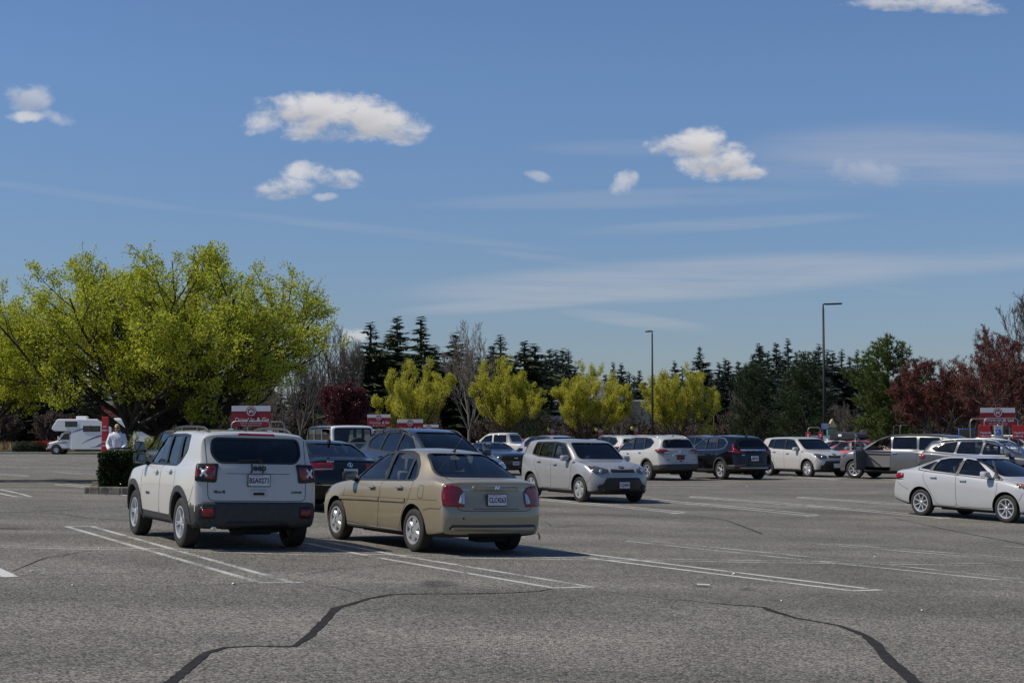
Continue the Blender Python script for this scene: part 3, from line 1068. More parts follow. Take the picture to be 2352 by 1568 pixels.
def sp_jeep():
    S = dict(id='jeep', W=1.80, xf=2.10, xr=-2.08, wf=1.285, wr_=-1.285, wheel=.345, rim=.215, tyrew=.225, arch=.42,
        top=[(2.10, .95), (1.98, 1.02), (1.5, 1.10), (.98, 1.155), (.86, 1.17), (.42, 1.50), (.22, 1.60), (-.1, 1.645), (-.9, 1.655), (-1.7, 1.635), (-2.08, 1.60)],
        belt=[(2.10, .90), (1.7, .99), (1.0, 1.06), (0, 1.09), (-.8, 1.10), (-1.4, 1.14), (-2.08, 1.16)],
        bottom=[(2.10, .30), (1.7, .26), (0, .27), (-1.7, .28), (-2.08, .30)],
        roofw=[(2.10, .80), (.9, .80), (.2, .77), (-1.0, .79), (-2.08, .82)],
        wid=[(2.10, .95), (1.6, 1.0), (-1.6, 1.0), (-2.08, .97)],
        foff=[(.2, .12), (.45, .0), (.75, .02), (1.0, .10)], roff=[(.2, .10), (.32, .04), (.42, .0), (.64, .0), (.72, .035), (1.05, .06), (1.18, .10), (1.50, .24), (1.62, .22)],
        cf=.22, cr=.13, rblend=.5, drop=.055, wb=.965, flare=.03, cabin=(.95, -1.66),
        swin=[[(.66, 1.13), (.28, 1.515), (-.15, 1.54), (-.20, 1.14)], [(-.27, 1.14), (-.23, 1.54), (-.80, 1.54), (-.86, 1.17), (-.80, 1.14)], [(-.92, 1.19), (-.86, 1.54), (-1.12, 1.525), (-1.19, 1.36)]],
        dlo=[(.74, 1.105), (.27, 1.55), (-.8, 1.572), (-1.16, 1.555), (-1.24, 1.35), (-.90, 1.125)],
        pillars=[[(-.19, 1.12), (-.14, 1.555), (-.24, 1.56), (-.28, 1.12)], [(-.79, 1.15), (-.75, 1.56), (-.86, 1.56), (-.95, 1.18)], [(.80, 1.09), (.66, 1.225), (.64, 1.10)]],
        tinted=(1, 2), rtint=True,
        fwin=[(-.66, 1.19), (.66, 1.19), (.60, 1.55), (-.60, 1.55)], rwin=[(-.645, 1.32, .06), (-.56, 1.20, .14), (.56, 1.20, .14), (.645, 1.32, .06), (.62, 1.53, .08), (-.62, 1.53, .08)],
        doors=[[(.86, 1.10), (.84, .42), (-.16, .40), (-.20, 1.12)], [(-.20, 1.12), (-.16, .40), (-.72, .40), (-.84, .62), (-1.02, .80), (-.95, 1.15)]],
        gate=[(-.70, .68), (.70, .68), (.72, 1.60), (-.72, 1.60)], hood=(2.0, .95, .7),
        clads=[(.42, -2.5, 2.5)], fbz=.6,
        plates=[
            ('rear_bumper_cladding', [(-.86, .30), (.86, .30), (.885, .42), (.885, .64), (.72, .665), (-.72, .665), (-.885, .64), (-.885, .42)], 'b', 'clad', .008, 0, False),
            ('side_bumper_cladding', [(-1.62, .30), (-1.96, .34), (-2.06, .44), (-2.045, .625), (-1.66, .605), (-1.68, .50)], 'l', 'clad', .008, 0, True),
            ('tail_lamp_housing', rounded([(-.18, .925), (.075, .94), (.08, 1.175), (-.175, 1.185)], .03), 'c', 'black', .014, 0, 'm'),
            ('side_marker', rounded([(.035, .99), (.068, .99), (.068, 1.12), (.035, 1.12)], .01), 'c', 'red', .020, 0, True),
            ('tail_lamp', rounded([(-.155, .97), (-.035, .975), (-.035, 1.14), (-.15, 1.14)], .02), 'c', 'red', .024, .004, 'm'),
            ('fog_lamp_surround', rounded([(.60, .44), (.80, .44), (.80, .60), (.60, .60)], .03), 'b', 'black', .014, 0, 'm'),
            ('rear_reflector', rounded([(.625, .47), (.775, .47), (.775, .565), (.625, .565)], .02), 'b', 'red', .022, 0, 'm'),
            ('brake_lamp', rounded([(-.27, 1.575), (.27, 1.575), (.25, 1.60), (-.25, 1.60)], .01), 'b', 'red', .010, 0, False),
            ('gate_handle', rounded([(-.11, .745), (.11, .745), (.11, .835), (-.11, .835)], .02), 'b', P_WHITE, .012, 0, False),
            ('gate_handle_recess', rounded([(-.08, .76), (.08, .76), (.08, .795), (-.08, .795)], .01), 'b', 'gap', .016, 0, False),
            ('lower_valance', [(-.5, .30), (.5, .30), (.42, .40), (-.42, .40)], 'b', 'black', .014, 0, False),
            ('side_badge', rounded([(.36, .665), (.56, .665), (.56, .70), (.36, .70)], .005), 'l', 'clad', .006, 0, True),
        ],
        handles=[(.02, 1.0), (-.72, 1.03)], mirror=(.74, .90, 1.10), msize=(.11, .20, .16), mmat='black', rails=(.35, -1.62, .60, .052, 'clad', 2),
        aerial=(-1.35, .0, .36, 'mast'), rimmat='alloy', wstyle='split', spokes=5,
        nplates=[(0, .965, 'b', 'BSA0271')], badges=[('Jeep', .13, 0.0, 1.135, 'b', 'clad', 'maker_badge', .004, .014), ('4x4', .06, .55, .80, 'b', 'clad', 'badge', .002, .005, 0, 1.8), ('LATITUDE', .035, -.56, .80, 'b', 'clad', 'badge')],
        paint=P_WHITE, extra=x_lamp)
    S['strips'] = arch_strips(S, .085, 'clad', .016) + [('tailgate_crease', [(-.46, 1.052), (.46, 1.052)], 'b', 'gap', .006, .003)]
    S['seams'] = [([(-1.62, .60), (-1.75, .66), (-1.86, .86), (-1.90, .93)], 'l'), ([(.86, 1.12), (1.2, 1.10), (2.0, .98)], 'l')]
    return S

def accent_extra(root, skin, parts, S):
    bm = bmesh.new(); box(bm, (-1.45, 0, .985), (.5, 1.25, .03)); bobj('parcel_shelf', bm, MT['seat'], root)
    bm = bmesh.new(); box(bm, (-1.46, 0, 1.03), (.12, .40, .07), bevel=.02); bobj('brake_lamp_box', bm, MT['beige'], root)
    bm = bmesh.new(); box(bm, (.52, 0, 1.28), (.03, .22, .07), bevel=.01); bobj('rear_view_mirror', bm, MT['black'], root)
    bm = bmesh.new(); tube(bm, [(-1.95, -.5, .25), (-1.6, -.5, .27)], .028, 10); tube(bm, [(-1.75, -.62, .27), (-1.75, -.2, .27)], .08, 12); bobj('exhaust', bm, MT['under'], root)

def sp_accent():
    S = dict(id='accent', W=1.695, xf=2.08, xr=-2.20, wf=1.25, wr_=-1.25, wheel=.302, rim=.195, tyrew=.19, arch=.365,
        top=[(2.08, .72), (1.95, .80), (1.5, .92), (1.05, .99), (.98, 1.0), (.55, 1.24), (.22, 1.395), (-.05, 1.445), (-.45, 1.465), (-.85, 1.44), (-1.15, 1.37), (-1.55, 1.19), (-1.80, 1.075), (-1.9, 1.065), (-2.12, 1.045), (-2.20, 1.02)],
        belt=[(2.08, .68), (1.7, .80), (1.1, .89), (.4, .915), (-.6, .955), (-1.2, .99), (-1.8, 1.015), (-2.20, .98)],
        bottom=[(2.08, .22), (1.7, .19), (0, .20), (-1.7, .22), (-2.20, .27)],
        roofw=[(2.08, .74), (1.0, .76), (.5, .70), (0, .645), (-.8, .645), (-1.3, .68), (-1.8, .74), (-2.20, .80)],
        wid=[(2.08, .93), (1.6, .985), (0, 1.0), (-1.6, .99), (-2.20, .955)],
        foff=[(.2, .10), (.45, .0), (.7, .05)], roff=[(.2, .09), (.32, .02), (.45, .0), (.66, .0), (.70, .05), (.78, .065), (1.02, .10)],
        cf=.34, cr=.17, rblend=.6, drop=.06, flare=.022, cabin=(.85, -1.62), floor=.36, dashz=.93,
        swin=[[(.72, .965, .02), (.62, 1.08), (.18, 1.335), (-.12, 1.375), (-.20, .975)], [(-.27, .98), (-.21, 1.38), (-.62, 1.375), (-.80, 1.335), (-.86, .995)], [(-.91, 1.0), (-.86, 1.31), (-1.02, 1.21), (-1.10, 1.08), (-1.12, 1.03, .02)]],
        dlo=[(.82, .935, .02), (.20, 1.372), (-.12, 1.41), (-.62, 1.41), (-.86, 1.365), (-1.08, 1.22), (-1.17, 1.05), (-1.14, 1.0)],
        pillars=[[(-.20, .965), (-.12, 1.395), (-.22, 1.398), (-.28, .965)], [(-.86, 1.0), (-.80, 1.35), (-.86, 1.33), (-.92, 1.0)]],
        fwin=[(-.66, 1.0), (.66, 1.0), (.54, 1.385), (-.54, 1.385)], rwin=[(-.67, 1.075), (.67, 1.075), (.50, 1.39), (-.50, 1.39)], rwr=.10,
        doors=[[(.94, .95), (1.0, .70), (.92, .30), (-.16, .27), (-.22, .96)], [(-.22, .96), (-.16, .27), (-.80, .27), (-.88, .42), (-.98, .60), (-1.12, .72), (-1.20, 1.0)]],
        gate=[(-.60, .62), (.60, .62), (.64, .80), (.60, 1.10), (-.60, 1.10), (-.64, .80)], gatename='boot_lid', hood=(1.98, 1.0, .62), rbz=.66, fbz=.55,
        plates=[
            ('tail_lamp', rounded([(-.205, .67, .01), (.07, .68, .02), (.10, .82), (.08, .965), (-.03, .975), (-.15, .93, .05), (-.195, .78)], .05), 'c', 'red', .014, .012, 'm'),
            ('reversing_lamp', rounded([(-.20, .70), (-.125, .72), (-.14, .83), (-.18, .88)], .02), 'c', 'lamp', .026, 0, 'm'),
            ('plate_recess_shade', rounded([(-.37, .645), (.37, .645), (.37, .652), (-.37, .652)], .002), 'b', 'gap', .006, 0, False),
            ('trim_bar', rounded([(-.39, .895), (.39, .895), (.37, .965), (-.37, .965)], .03), 'b', P_GOLD, .022, 0, False, .03),
            ('bumper_groove', rounded([(-.72, .36), (.72, .36), (.68, .425), (-.68, .425)], .02), 'b', 'clad', .006, 0, False),
            ('bumper_lip', rounded([(-.70, .345), (.70, .345), (.66, .395), (-.66, .395)], .02), 'b', P_GOLD, .014, 0, False),
            ('boot_lock', [(-.52 + .014 * math.cos(i * PI / 4), .845 + .014 * math.sin(i * PI / 4)) for i in range(8)], 'b', 'black', .004, 0, False),
            ('headlamp', rounded([(.38, .60), (.74, .64), (.78, .76), (.50, .73)], .04), 'f', 'headlamp', .01, .01, 'm'),
            ('side_indicator', rounded([(1.78, .62), (1.92, .60), (1.96, .70), (1.80, .73)], .03), 'l', 'amber', .008, 0, True),
            ('grille', rounded([(-.34, .60), (.34, .60), (.30, .68), (-.30, .68)], .02), 'f', 'black', .006, 0, False),
            ('lower_grille', rounded([(-.45, .30), (.45, .30), (.42, .44), (-.42, .44)], .03), 'f', 'black', .006, 0, False),
            ('bumper_scrape', rounded([(.505, .51), (.53, .50), (.535, .525), (.51, .53)], .005), 'b', 'black', .003, 0, False),
        ],
        seams=[([(-1.55, .60), (-1.72, .635), (-1.98, .64), (-2.0, .68)], 'l'), ([(-1.53, .77), (-1.39, .77), (-1.39, .94), (-1.53, .94), (-1.53, .77)], 'l')],
        strips=[('side_moulding', [(1.10, .655), (.10, .685), (-.19, .69)], 'l', P_GOLD, .045, .016), ('side_moulding', [(-.22, .69), (-.9, .705), (-1.02, .71)], 'l', P_GOLD, .045, .016),
                ('sill_line', [(.86, .275), (-.82, .275)], 'l', 'alloyp', .012, .006), ('crease', [(1.1, .69), (-1.9, .755)], 'l', 'gap', .006, .001)],
        handles=[(.04, .855), (-.83, .885)], hmat=None, mirror=(.70, .84, .935), msize=(.13, .20, .14), mmat='black',
        aerial=(-.95, 0, .30, 'mast'), rimmat='alloy', wstyle='oval', spokes=6, recess=MT['clad'],
        nplates=[(0, .775, 'b', 'CLC4263')], badges=[('PREMIUM', .038, .45, .91, 'b', 'alloyp', 'badge'), ('ACCENT', .038, -.45, .91, 'b', 'alloyp', 'badge'), ('H', .065, .0, .935, 'b', 'chrome', 'maker_badge', .002, .035, .35, 1.5)],
        paint=P_GOLD, extra=accent_extra, seatmat=MT['greyseat'], inner=MT['beige'], glassmat='cglass')
    del S['hmat']
    return S

def kia_extra(root, skin, parts, S):
    if S['id'] == 'soul':
        q = Vector((.80, -.30, 1.04))
        bm = bmesh.new()
        bmesh.ops.create_icosphere(bm, subdivisions=2, radius=.055, matrix=Matrix.Translation((.72, -.30, 1.13)))
        bmesh.ops.create_icosphere(bm, subdivisions=2, radius=.06, matrix=Matrix.Translation((.74, -.36, 1.09)))
        bmesh.ops.create_icosphere(bm, subdivisions=1, radius=.022, matrix=Matrix.Translation((.74, -.27, 1.18)))
        o = bobj('dashboard_toy', bm, MT['white'], root, True)

def sp_soul(white=False):
    P = P_PEARL if white else P_SILVER
    S = dict(id='soulw' if white else 'soul', W=1.80, xf=2.09, xr=-2.05, wf=1.285, wr_=-1.285, wheel=.325, rim=.215, tyrew=.205, arch=.392,
        top=[(2.09, .82), (1.98, .93), (1.5, 1.03), (1.10, 1.075), (1.0, 1.09), (.48, 1.45), (.28, 1.56), (.05, 1.60), (-.5, 1.615), (-1.3, 1.60), (-1.85, 1.57), (-2.05, 1.53)],
        belt=[(2.09, .78), (1.7, .93), (1.1, 1.01), (.3, 1.03), (-.8, 1.09), (-2.05, 1.14)],
        bottom=[(2.09, .24), (1.7, .20), (0, .21), (-1.7, .23), (-2.05, .28)],
        roofw=[(2.09, .78), (1.0, .80), (.4, .79), (-1.0, .79), (-2.05, .74)],
        wid=[(2.09, .95), (1.6, 1.0), (-1.6, 1.0), (-2.05, .96)],
        foff=[(.2, .10), (.35, .02), (.55, .0), (.72, .04), (.80, .07), (.9, .14)], roff=[(.2, .08), (.5, .0), (.8, .03), (1.2, .08), (1.55, .20)],
        cf=.30, cr=.16, rblend=.55, drop=.055, wb=.96, flare=.035, cabin=(.98, -1.70), dashz=1.05,
        swin=[[(.66, 1.10), (.26, 1.465), (-.16, 1.495), (-.21, 1.115)], [(-.28, 1.12), (-.24, 1.50), (-.90, 1.49), (-.98, 1.15)], [(-1.03, 1.155), (-.97, 1.49), (-1.24, 1.47), (-1.34, 1.20)]],
        dlo=[(.76, 1.07), (.27, 1.50), (-.24, 1.53), (-1.27, 1.505), (-1.38, 1.18), (-.9, 1.12)],
        pillars=[[(-.20, 1.10), (-.15, 1.515), (-.25, 1.52), (-.29, 1.10)], [(-.97, 1.13), (-.90, 1.51), (-.97, 1.51), (-1.04, 1.13)]],
        tinted=(1, 2) if not white else (1, 2), rtint=True,
        fwin=[(-.68, 1.10), (.68, 1.10), (.60, 1.51), (-.60, 1.51)], rwin=[(-.52, 1.16), (.52, 1.16), (.52, 1.48), (-.52, 1.48)],
        doors=[[(.86, 1.05), (.88, .70), (.80, .32), (-.18, .31), (-.22, 1.09)], [(-.22, 1.09), (-.18, .31), (-.72, .31), (-.84, .55), (-.98, .78), (-1.10, .95), (-1.12, 1.12)]],
        hood=(2.0, 1.1, .68), clads=[(.30, -2.5, 2.5)], fbz=.70, rbz=.6,
        plates=[
            ('lower_grille', rounded([(-.30, .30, .02), (.30, .30, .02), (.52, .32), (.66, .42, .04), (.55, .56), (.50, .645), (-.50, .645), (-.55, .56), (-.66, .42, .04), (-.52, .32)], .05), 'f', 'black', .012, 0, False),
            ('bumper_lower_trim', rounded([(-.78, .235), (.78, .235), (.78, .33), (-.78, .33)], .03), 'f', 'black', .010, 0, False),
            ('fog_lamp', [(.64 + .075 * math.cos(i * PI / 7), .40 + .075 * math.sin(i * PI / 7)) for i in range(14)], 'f', 'black', .03, .0, 'm', .03),
            ('grille', rounded([(-.34, .775), (.34, .775), (.36, .825), (.32, .85), (.10, .84), (-.10, .84), (-.32, .85), (-.36, .825)], .02), 'f', 'black', .010, 0, False),
            ('headlamp', rounded([(-.27, .765, .03), (-.10, .735), (.04, .76), (.17, .84), (.25, .925, .01), (.10, .925), (-.28, .845)], .05), 'e', 'headlamp', .012, .014, 'm'),
            ('headlamp_lens', [(-.10 + .04 * math.cos(i * PI / 6), .80 + .045 * math.sin(i * PI / 6)) for i in range(12)], 'e', 'lamp', .028, .006, 'm'),
            ('side_indicator', rounded([(.06, .885), (.22, .925), (.10, .925)], .005), 'e', 'amber', .020, 0, True),
            ('fender_vent', rounded([(.90, .985), (1.04, .995), (1.00, 1.025), (.90, 1.02)], .01), 'l', 'black', .006, 0, True),
            ('tail_lamp', rounded([(-.20, .98), (-.02, 1.0), (.06, 1.48), (-.14, 1.48)], .04), 'c', 'red', .010, 0, 'm'),
            ('hood_badge', [(.085 * math.cos(i * PI / 8), .905 + .028 * math.sin(i * PI / 8)) for i in range(16)], 'f', 'black', .014, 0, False),
            ('mud_flap', rounded([(-.93, .20), (-.86, .20), (-.86, .30), (-.93, .30)], .01), 'l', 'black', .01, 0, False),
        ],
        strips=[('grille_surround', rounded([(-.36, .765), (.36, .765), (.38, .825), (.33, .862), (.10, .852), (-.10, .852), (-.33, .862), (-.38, .825), (-.36, .765)], .01), 'f', 'alloyp', .010, .012)],
        seams=[([(.88, 1.07), (1.2, 1.03), (1.62, .965), (1.98, .89)], 'l'), ([(1.66, .50), (1.78, .62), (1.84, .78)], 'l')],
        handles=[(.02, .935), (-.86, .99)], mirror=(.62, .86, 1.03), msize=(.15, .23, .16),
        rimmat='alloyp', wstyle='cover', spokes=5, paint=P,
        nplates=[(0, .46, 'f', '' if white else 'CCJ4081')], badges=[('KIA', .042, 0, .905, 'f', 'alloyp', 'maker_badge', .001, .017, 0, 1.3)], extra=kia_extra)
    if white: S['nplates'] = [(-.0, .46, 'f', '', .30, .15, 'white')]
    S['strips'] += arch_strips(S, .03, 'clad' if white else P, .004)
    return S

def sp_rogue():
    S = dict(id='rogue', W=1.84, xf=2.27, xr=-2.36, wf=1.35, wr_=-1.355, wheel=.352, rim=.218, tyrew=.225, arch=.42,
        top=[(2.27, .90), (2.1, 1.0), (1.6, 1.09), (1.25, 1.13), (1.15, 1.15), (.6, 1.46), (.25, 1.61), (-.2, 1.675), (-.8, 1.68), (-1.5, 1.65), (-2.0, 1.60), (-2.28, 1.545), (-2.36, 1.53)],
        belt=[(2.27, .86), (1.8, .98), (1.1, 1.04), (0, 1.06), (-.9, 1.10), (-1.6, 1.17), (-2.36, 1.17)],
        bottom=[(2.27, .30), (1.7, .25), (0, .26), (-1.7, .29), (-2.36, .36)],
        roofw=[(2.27, .78), (1.1, .78), (.3, .72), (-1.0, .71), (-2.36, .66)],
        wid=[(2.27, .94), (1.7, 1.0), (-1.7, 1.0), (-2.36, .95)],
        foff=[(.2, .12), (.45, .0), (.9, .12)], roff=[(.3, .10), (.42, .02), (.60, .0), (.70, .06), (.95, .10), (1.15, .14), (1.50, .34), (1.6, .28)],
        cf=.32, cr=.22, rblend=.65, drop=.06, wb=.955, flare=.03, cabin=(1.05, -1.75), dashz=1.08,
        swin=[[(.82, 1.13), (.40, 1.46), (-.08, 1.555), (-.16, 1.14)], [(-.24, 1.145), (-.16, 1.56), (-.85, 1.555), (-.98, 1.17)], [(-1.06, 1.19), (-.95, 1.545), (-1.28, 1.52), (-1.56, 1.40), (-1.42, 1.24)]],
        dlo=[(.92, 1.10), (.38, 1.49), (-.1, 1.59), (-.9, 1.59), (-1.32, 1.55), (-1.62, 1.41), (-1.46, 1.22), (-1.02, 1.14)],
        pillars=[[(-.15, 1.12), (-.07, 1.575), (-.17, 1.58), (-.25, 1.12)], [(-.97, 1.15), (-.84, 1.575), (-.95, 1.57), (-1.07, 1.16)]],
        tinted=(1, 2), rtint=True, winr=.04,
        fwin=[(-.68, 1.17), (.68, 1.17), (.58, 1.58), (-.58, 1.58)], rwin=[(-.66, 1.21), (.66, 1.21), (.56, 1.50), (-.56, 1.50)],
        doors=[[(1.05, 1.08), (1.02, .70), (.95, .38), (-.14, .36), (-.20, 1.10)], [(-.20, 1.10), (-.14, .36), (-.82, .36), (-.90, .60), (-1.02, .80), (-1.14, .95), (-1.14, 1.16)]],
        gate=[(-.60, .68), (.60, .68), (.70, .92), (.62, 1.55), (-.62, 1.55), (-.70, .92)], hood=(2.15, 1.1, .68),
        clads=[(.40, -2.5, 2.5)], rbz=.62,
        plates=[
            ('rear_bumper_cladding', rounded([(-.78, .37), (.78, .37), (.84, .44), (.86, .60), (.60, .615), (-.60, .615), (-.86, .60), (-.84, .44)], .03), 'b', 'clad', .008, 0, False),
            ('side_bumper_cladding', [(-1.76, .36), (-2.15, .40), (-2.27, .46), (-2.22, .60), (-1.80, .565)], 'l', 'clad', .008, 0, True),
            ('tail_lamp', rounded([(-.34, 1.045, .01), (-.20, .985), (-.02, .99), (.14, 1.03), (.28, 1.13, .01), (.10, 1.155), (-.16, 1.15), (-.24, 1.09)], .04), 'c', 'darkred', .014, .012, 'm'),
            ('tail_lamp_lens', rounded([(-.20, 1.075), (.10, 1.075), (.18, 1.115), (-.12, 1.12)], .01), 'c', 'red', .030, 0, 'm'),
            ('reversing_lamp', rounded([(-.32, 1.035), (-.20, 1.0), (-.08, 1.0), (-.12, 1.04), (-.26, 1.06)], .01), 'c', 'lamp', .030, 0, 'm'),
            ('gate_trim', rounded([(-.28, .965), (.28, .965), (.28, .985), (-.28, .985)], .005), 'b', 'chrome', .02, 0, False, .03),
            ('plate_recess', rounded([(-.30, .76), (.30, .76), (.34, .95), (-.34, .95)], .04), 'b', P_PEARL, .004, 0, False),
            ('brake_lamp', rounded([(-.16, 1.515), (.16, 1.515), (.16, 1.53), (-.16, 1.53)], .004), 'b', 'darkred', .006, 0, False),
            ('maker_badge', [(.055 * math.cos(i * PI / 8), 1.075 + .055 * math.sin(i * PI / 8)) for i in range(16)], 'b', 'chrome', .010, 0, False),
            ('gate_handle', rounded([(-.06, .70), (.06, .70), (.06, .735), (-.06, .735)], .01), 'b', 'black', .006, 0, False),
            ('rear_reflector', rounded([(.60, .50), (.72, .50), (.72, .525), (.60, .525)], .004), 'b', 'darkred', .012, 0, 'm'),
        ],
        handles=[(.05, .985), (-.84, 1.02)], mirror=(.84, .92, 1.08), msize=(.13, .22, .16), hmat='chrome',
        rails=(.35, -1.75, .62, .045, 'alloyp'), rimmat='alloyp', wstyle='split', spokes=5, aerial=(-1.75, 0, .16, 'mast'),
        nplates=[(0, .855, 'b', 'BEJ0777', .305, .15, 'black', False, True)], badges=[('ROGUE', .045, .52, .76, 'b', 'clad', 'badge'), ('SV', .04, -.55, .76, 'b', 'clad', 'badge')],
        paint=P_PEARL)
    S['strips'] = arch_strips(S, .06, 'clad', .010)
    return S

def sp_crv():
    S = dict(id='crv', W=1.855, xf=2.24, xr=-2.34, wf=1.33, wr_=-1.33, wheel=.358, rim=.235, tyrew=.235, arch=.42,
        top=[(2.24, .95), (2.1, 1.03), (1.6, 1.12), (1.15, 1.16), (1.05, 1.18), (.5, 1.47), (.15, 1.61), (-.3, 1.675), (-.9, 1.68), (-1.5, 1.655), (-2.0, 1.59), (-2.30, 1.53), (-2.34, 1.51)],
        belt=[(2.24, .90), (1.8, 1.0), (1.0, 1.05), (0, 1.07), (-.9, 1.10), (-1.6, 1.15), (-2.34, 1.15)],
        bottom=[(2.24, .30), (1.7, .25), (0, .26), (-1.7, .29), (-2.34, .36)],
        roofw=[(2.24, .78), (1.1, .78), (.3, .71), (-1.0, .70), (-2.34, .62)],
        wid=[(2.24, .94), (1.7, 1.0), (-1.7, 1.0), (-2.34, .95)],
        foff=[(.2, .12), (.45, .0), (.9, .12)], roff=[(.3, .10), (.42, .02), (.56, .0), (.68, .04), (.95, .06), (1.12, .10), (1.50, .38), (1.6, .30)],
        cf=.32, cr=.20, rblend=.65, drop=.065, wb=.955, flare=.035, cabin=(.95, -1.70), dashz=1.10,
        swin=[[(.76, 1.13), (.34, 1.45), (-.10, 1.55), (-.16, 1.135)], [(-.23, 1.14), (-.18, 1.56), (-.80, 1.56), (-.94, 1.15)], [(-1.01, 1.155), (-.88, 1.555), (-1.25, 1.525), (-1.52, 1.38), (-1.40, 1.20)]],
        wtrim=[[(.88, 1.095), (.32, 1.48), (-.1, 1.59), (-.85, 1.60), (-1.28, 1.56), (-1.60, 1.39), (-1.45, 1.16), (-1.0, 1.115)]], chrome=True,
        pillars=[[(-.15, 1.12), (-.09, 1.57), (-.19, 1.57), (-.24, 1.12)], [(-.93, 1.14), (-.79, 1.575), (-.89, 1.57), (-1.02, 1.14)]], winr=.04,
        tinted=(), rtint=True,
        fwin=[(-.68, 1.19), (.68, 1.19), (.57, 1.58), (-.57, 1.58)], rwin=[(-.60, 1.22), (.60, 1.22), (.52, 1.49), (-.52, 1.49)],
        doors=[[(1.0, 1.08), (.97, .70), (.92, .42), (-.14, .40), (-.20, 1.11)], [(-.20, 1.11), (-.14, .40), (-.82, .40), (-.90, .62), (-1.02, .84), (-1.12, .98), (-1.12, 1.13)]],
        gate=[(-.60, .66), (.60, .66), (.66, .92), (.60, 1.54), (-.60, 1.54), (-.66, .92)], hood=(2.15, 1.1, .68),
        clads=[(.40, -2.5, 2.5)], rbz=.60, dark=True,
        plates=[
            ('rear_bumper_cladding', rounded([(-.78, .36), (.78, .36), (.84, .44), (.86, .56), (-.86, .56), (-.84, .44)], .03), 'b', 'clad', .008, 0, False),
            ('skid_trim', rounded([(-.66, .43), (.66, .43), (.62, .47), (-.62, .47)], .01), 'b', 'alloyp', .016, 0, False),
            ('side_bumper_cladding', [(-1.76, .36), (-2.15, .40), (-2.25, .46), (-2.22, .56), (-1.80, .56)], 'l', 'clad', .008, 0, True),
            ('tail_lamp', rounded([(-.36, 1.03), (-.10, 1.0), (.06, 1.01), (.27, 1.06), (.26, 1.085), (.07, 1.085), (.11, 1.20), (.21, 1.46), (.155, 1.47), (.055, 1.22), (.005, 1.09), (-.14, 1.07), (-.35, 1.06)], .015), 'c', 'red', .014, 0, 'm'),
            ('gate_trim', rounded([(-.56, 1.09), (.56, 1.09), (.58, 1.15), (-.58, 1.15)], .01), 'b', 'chrome', .012, 0, False),
            ('plate_recess', rounded([(-.32, .70), (.32, .70), (.24, .90), (-.24, .90)], .05), 'b', 'black', .004, 0, False),
            ('rear_reflector', rounded([(.60, .50), (.80, .50), (.80, .525), (.60, .525)], .004), 'b', 'red', .012, 0, 'm'),
        ],
        handles=[(.05, .99), (-.82, 1.02)], mirror=(.80, .92, 1.08), msize=(.13, .22, .16), hmat='black',
        rimmat='alloy', wstyle='zig', spokes=5, aerial=(-1.7, 0, .0, 'fin'),
        nplates=[(-.0, .80, 'b', 'BRB7422', .305, .155, 'white')], badges=[('CR-V', .055, .48, .93, 'b', 'chrome', 'badge'), ('H', .10, 0, 1.12, 'b', 'chrome', 'maker_badge', .004, .018, 0, 1.2)],
        paint=P_BLACK)
    S['strips'] = arch_strips(S, .065, 'clad', .010)
    return S

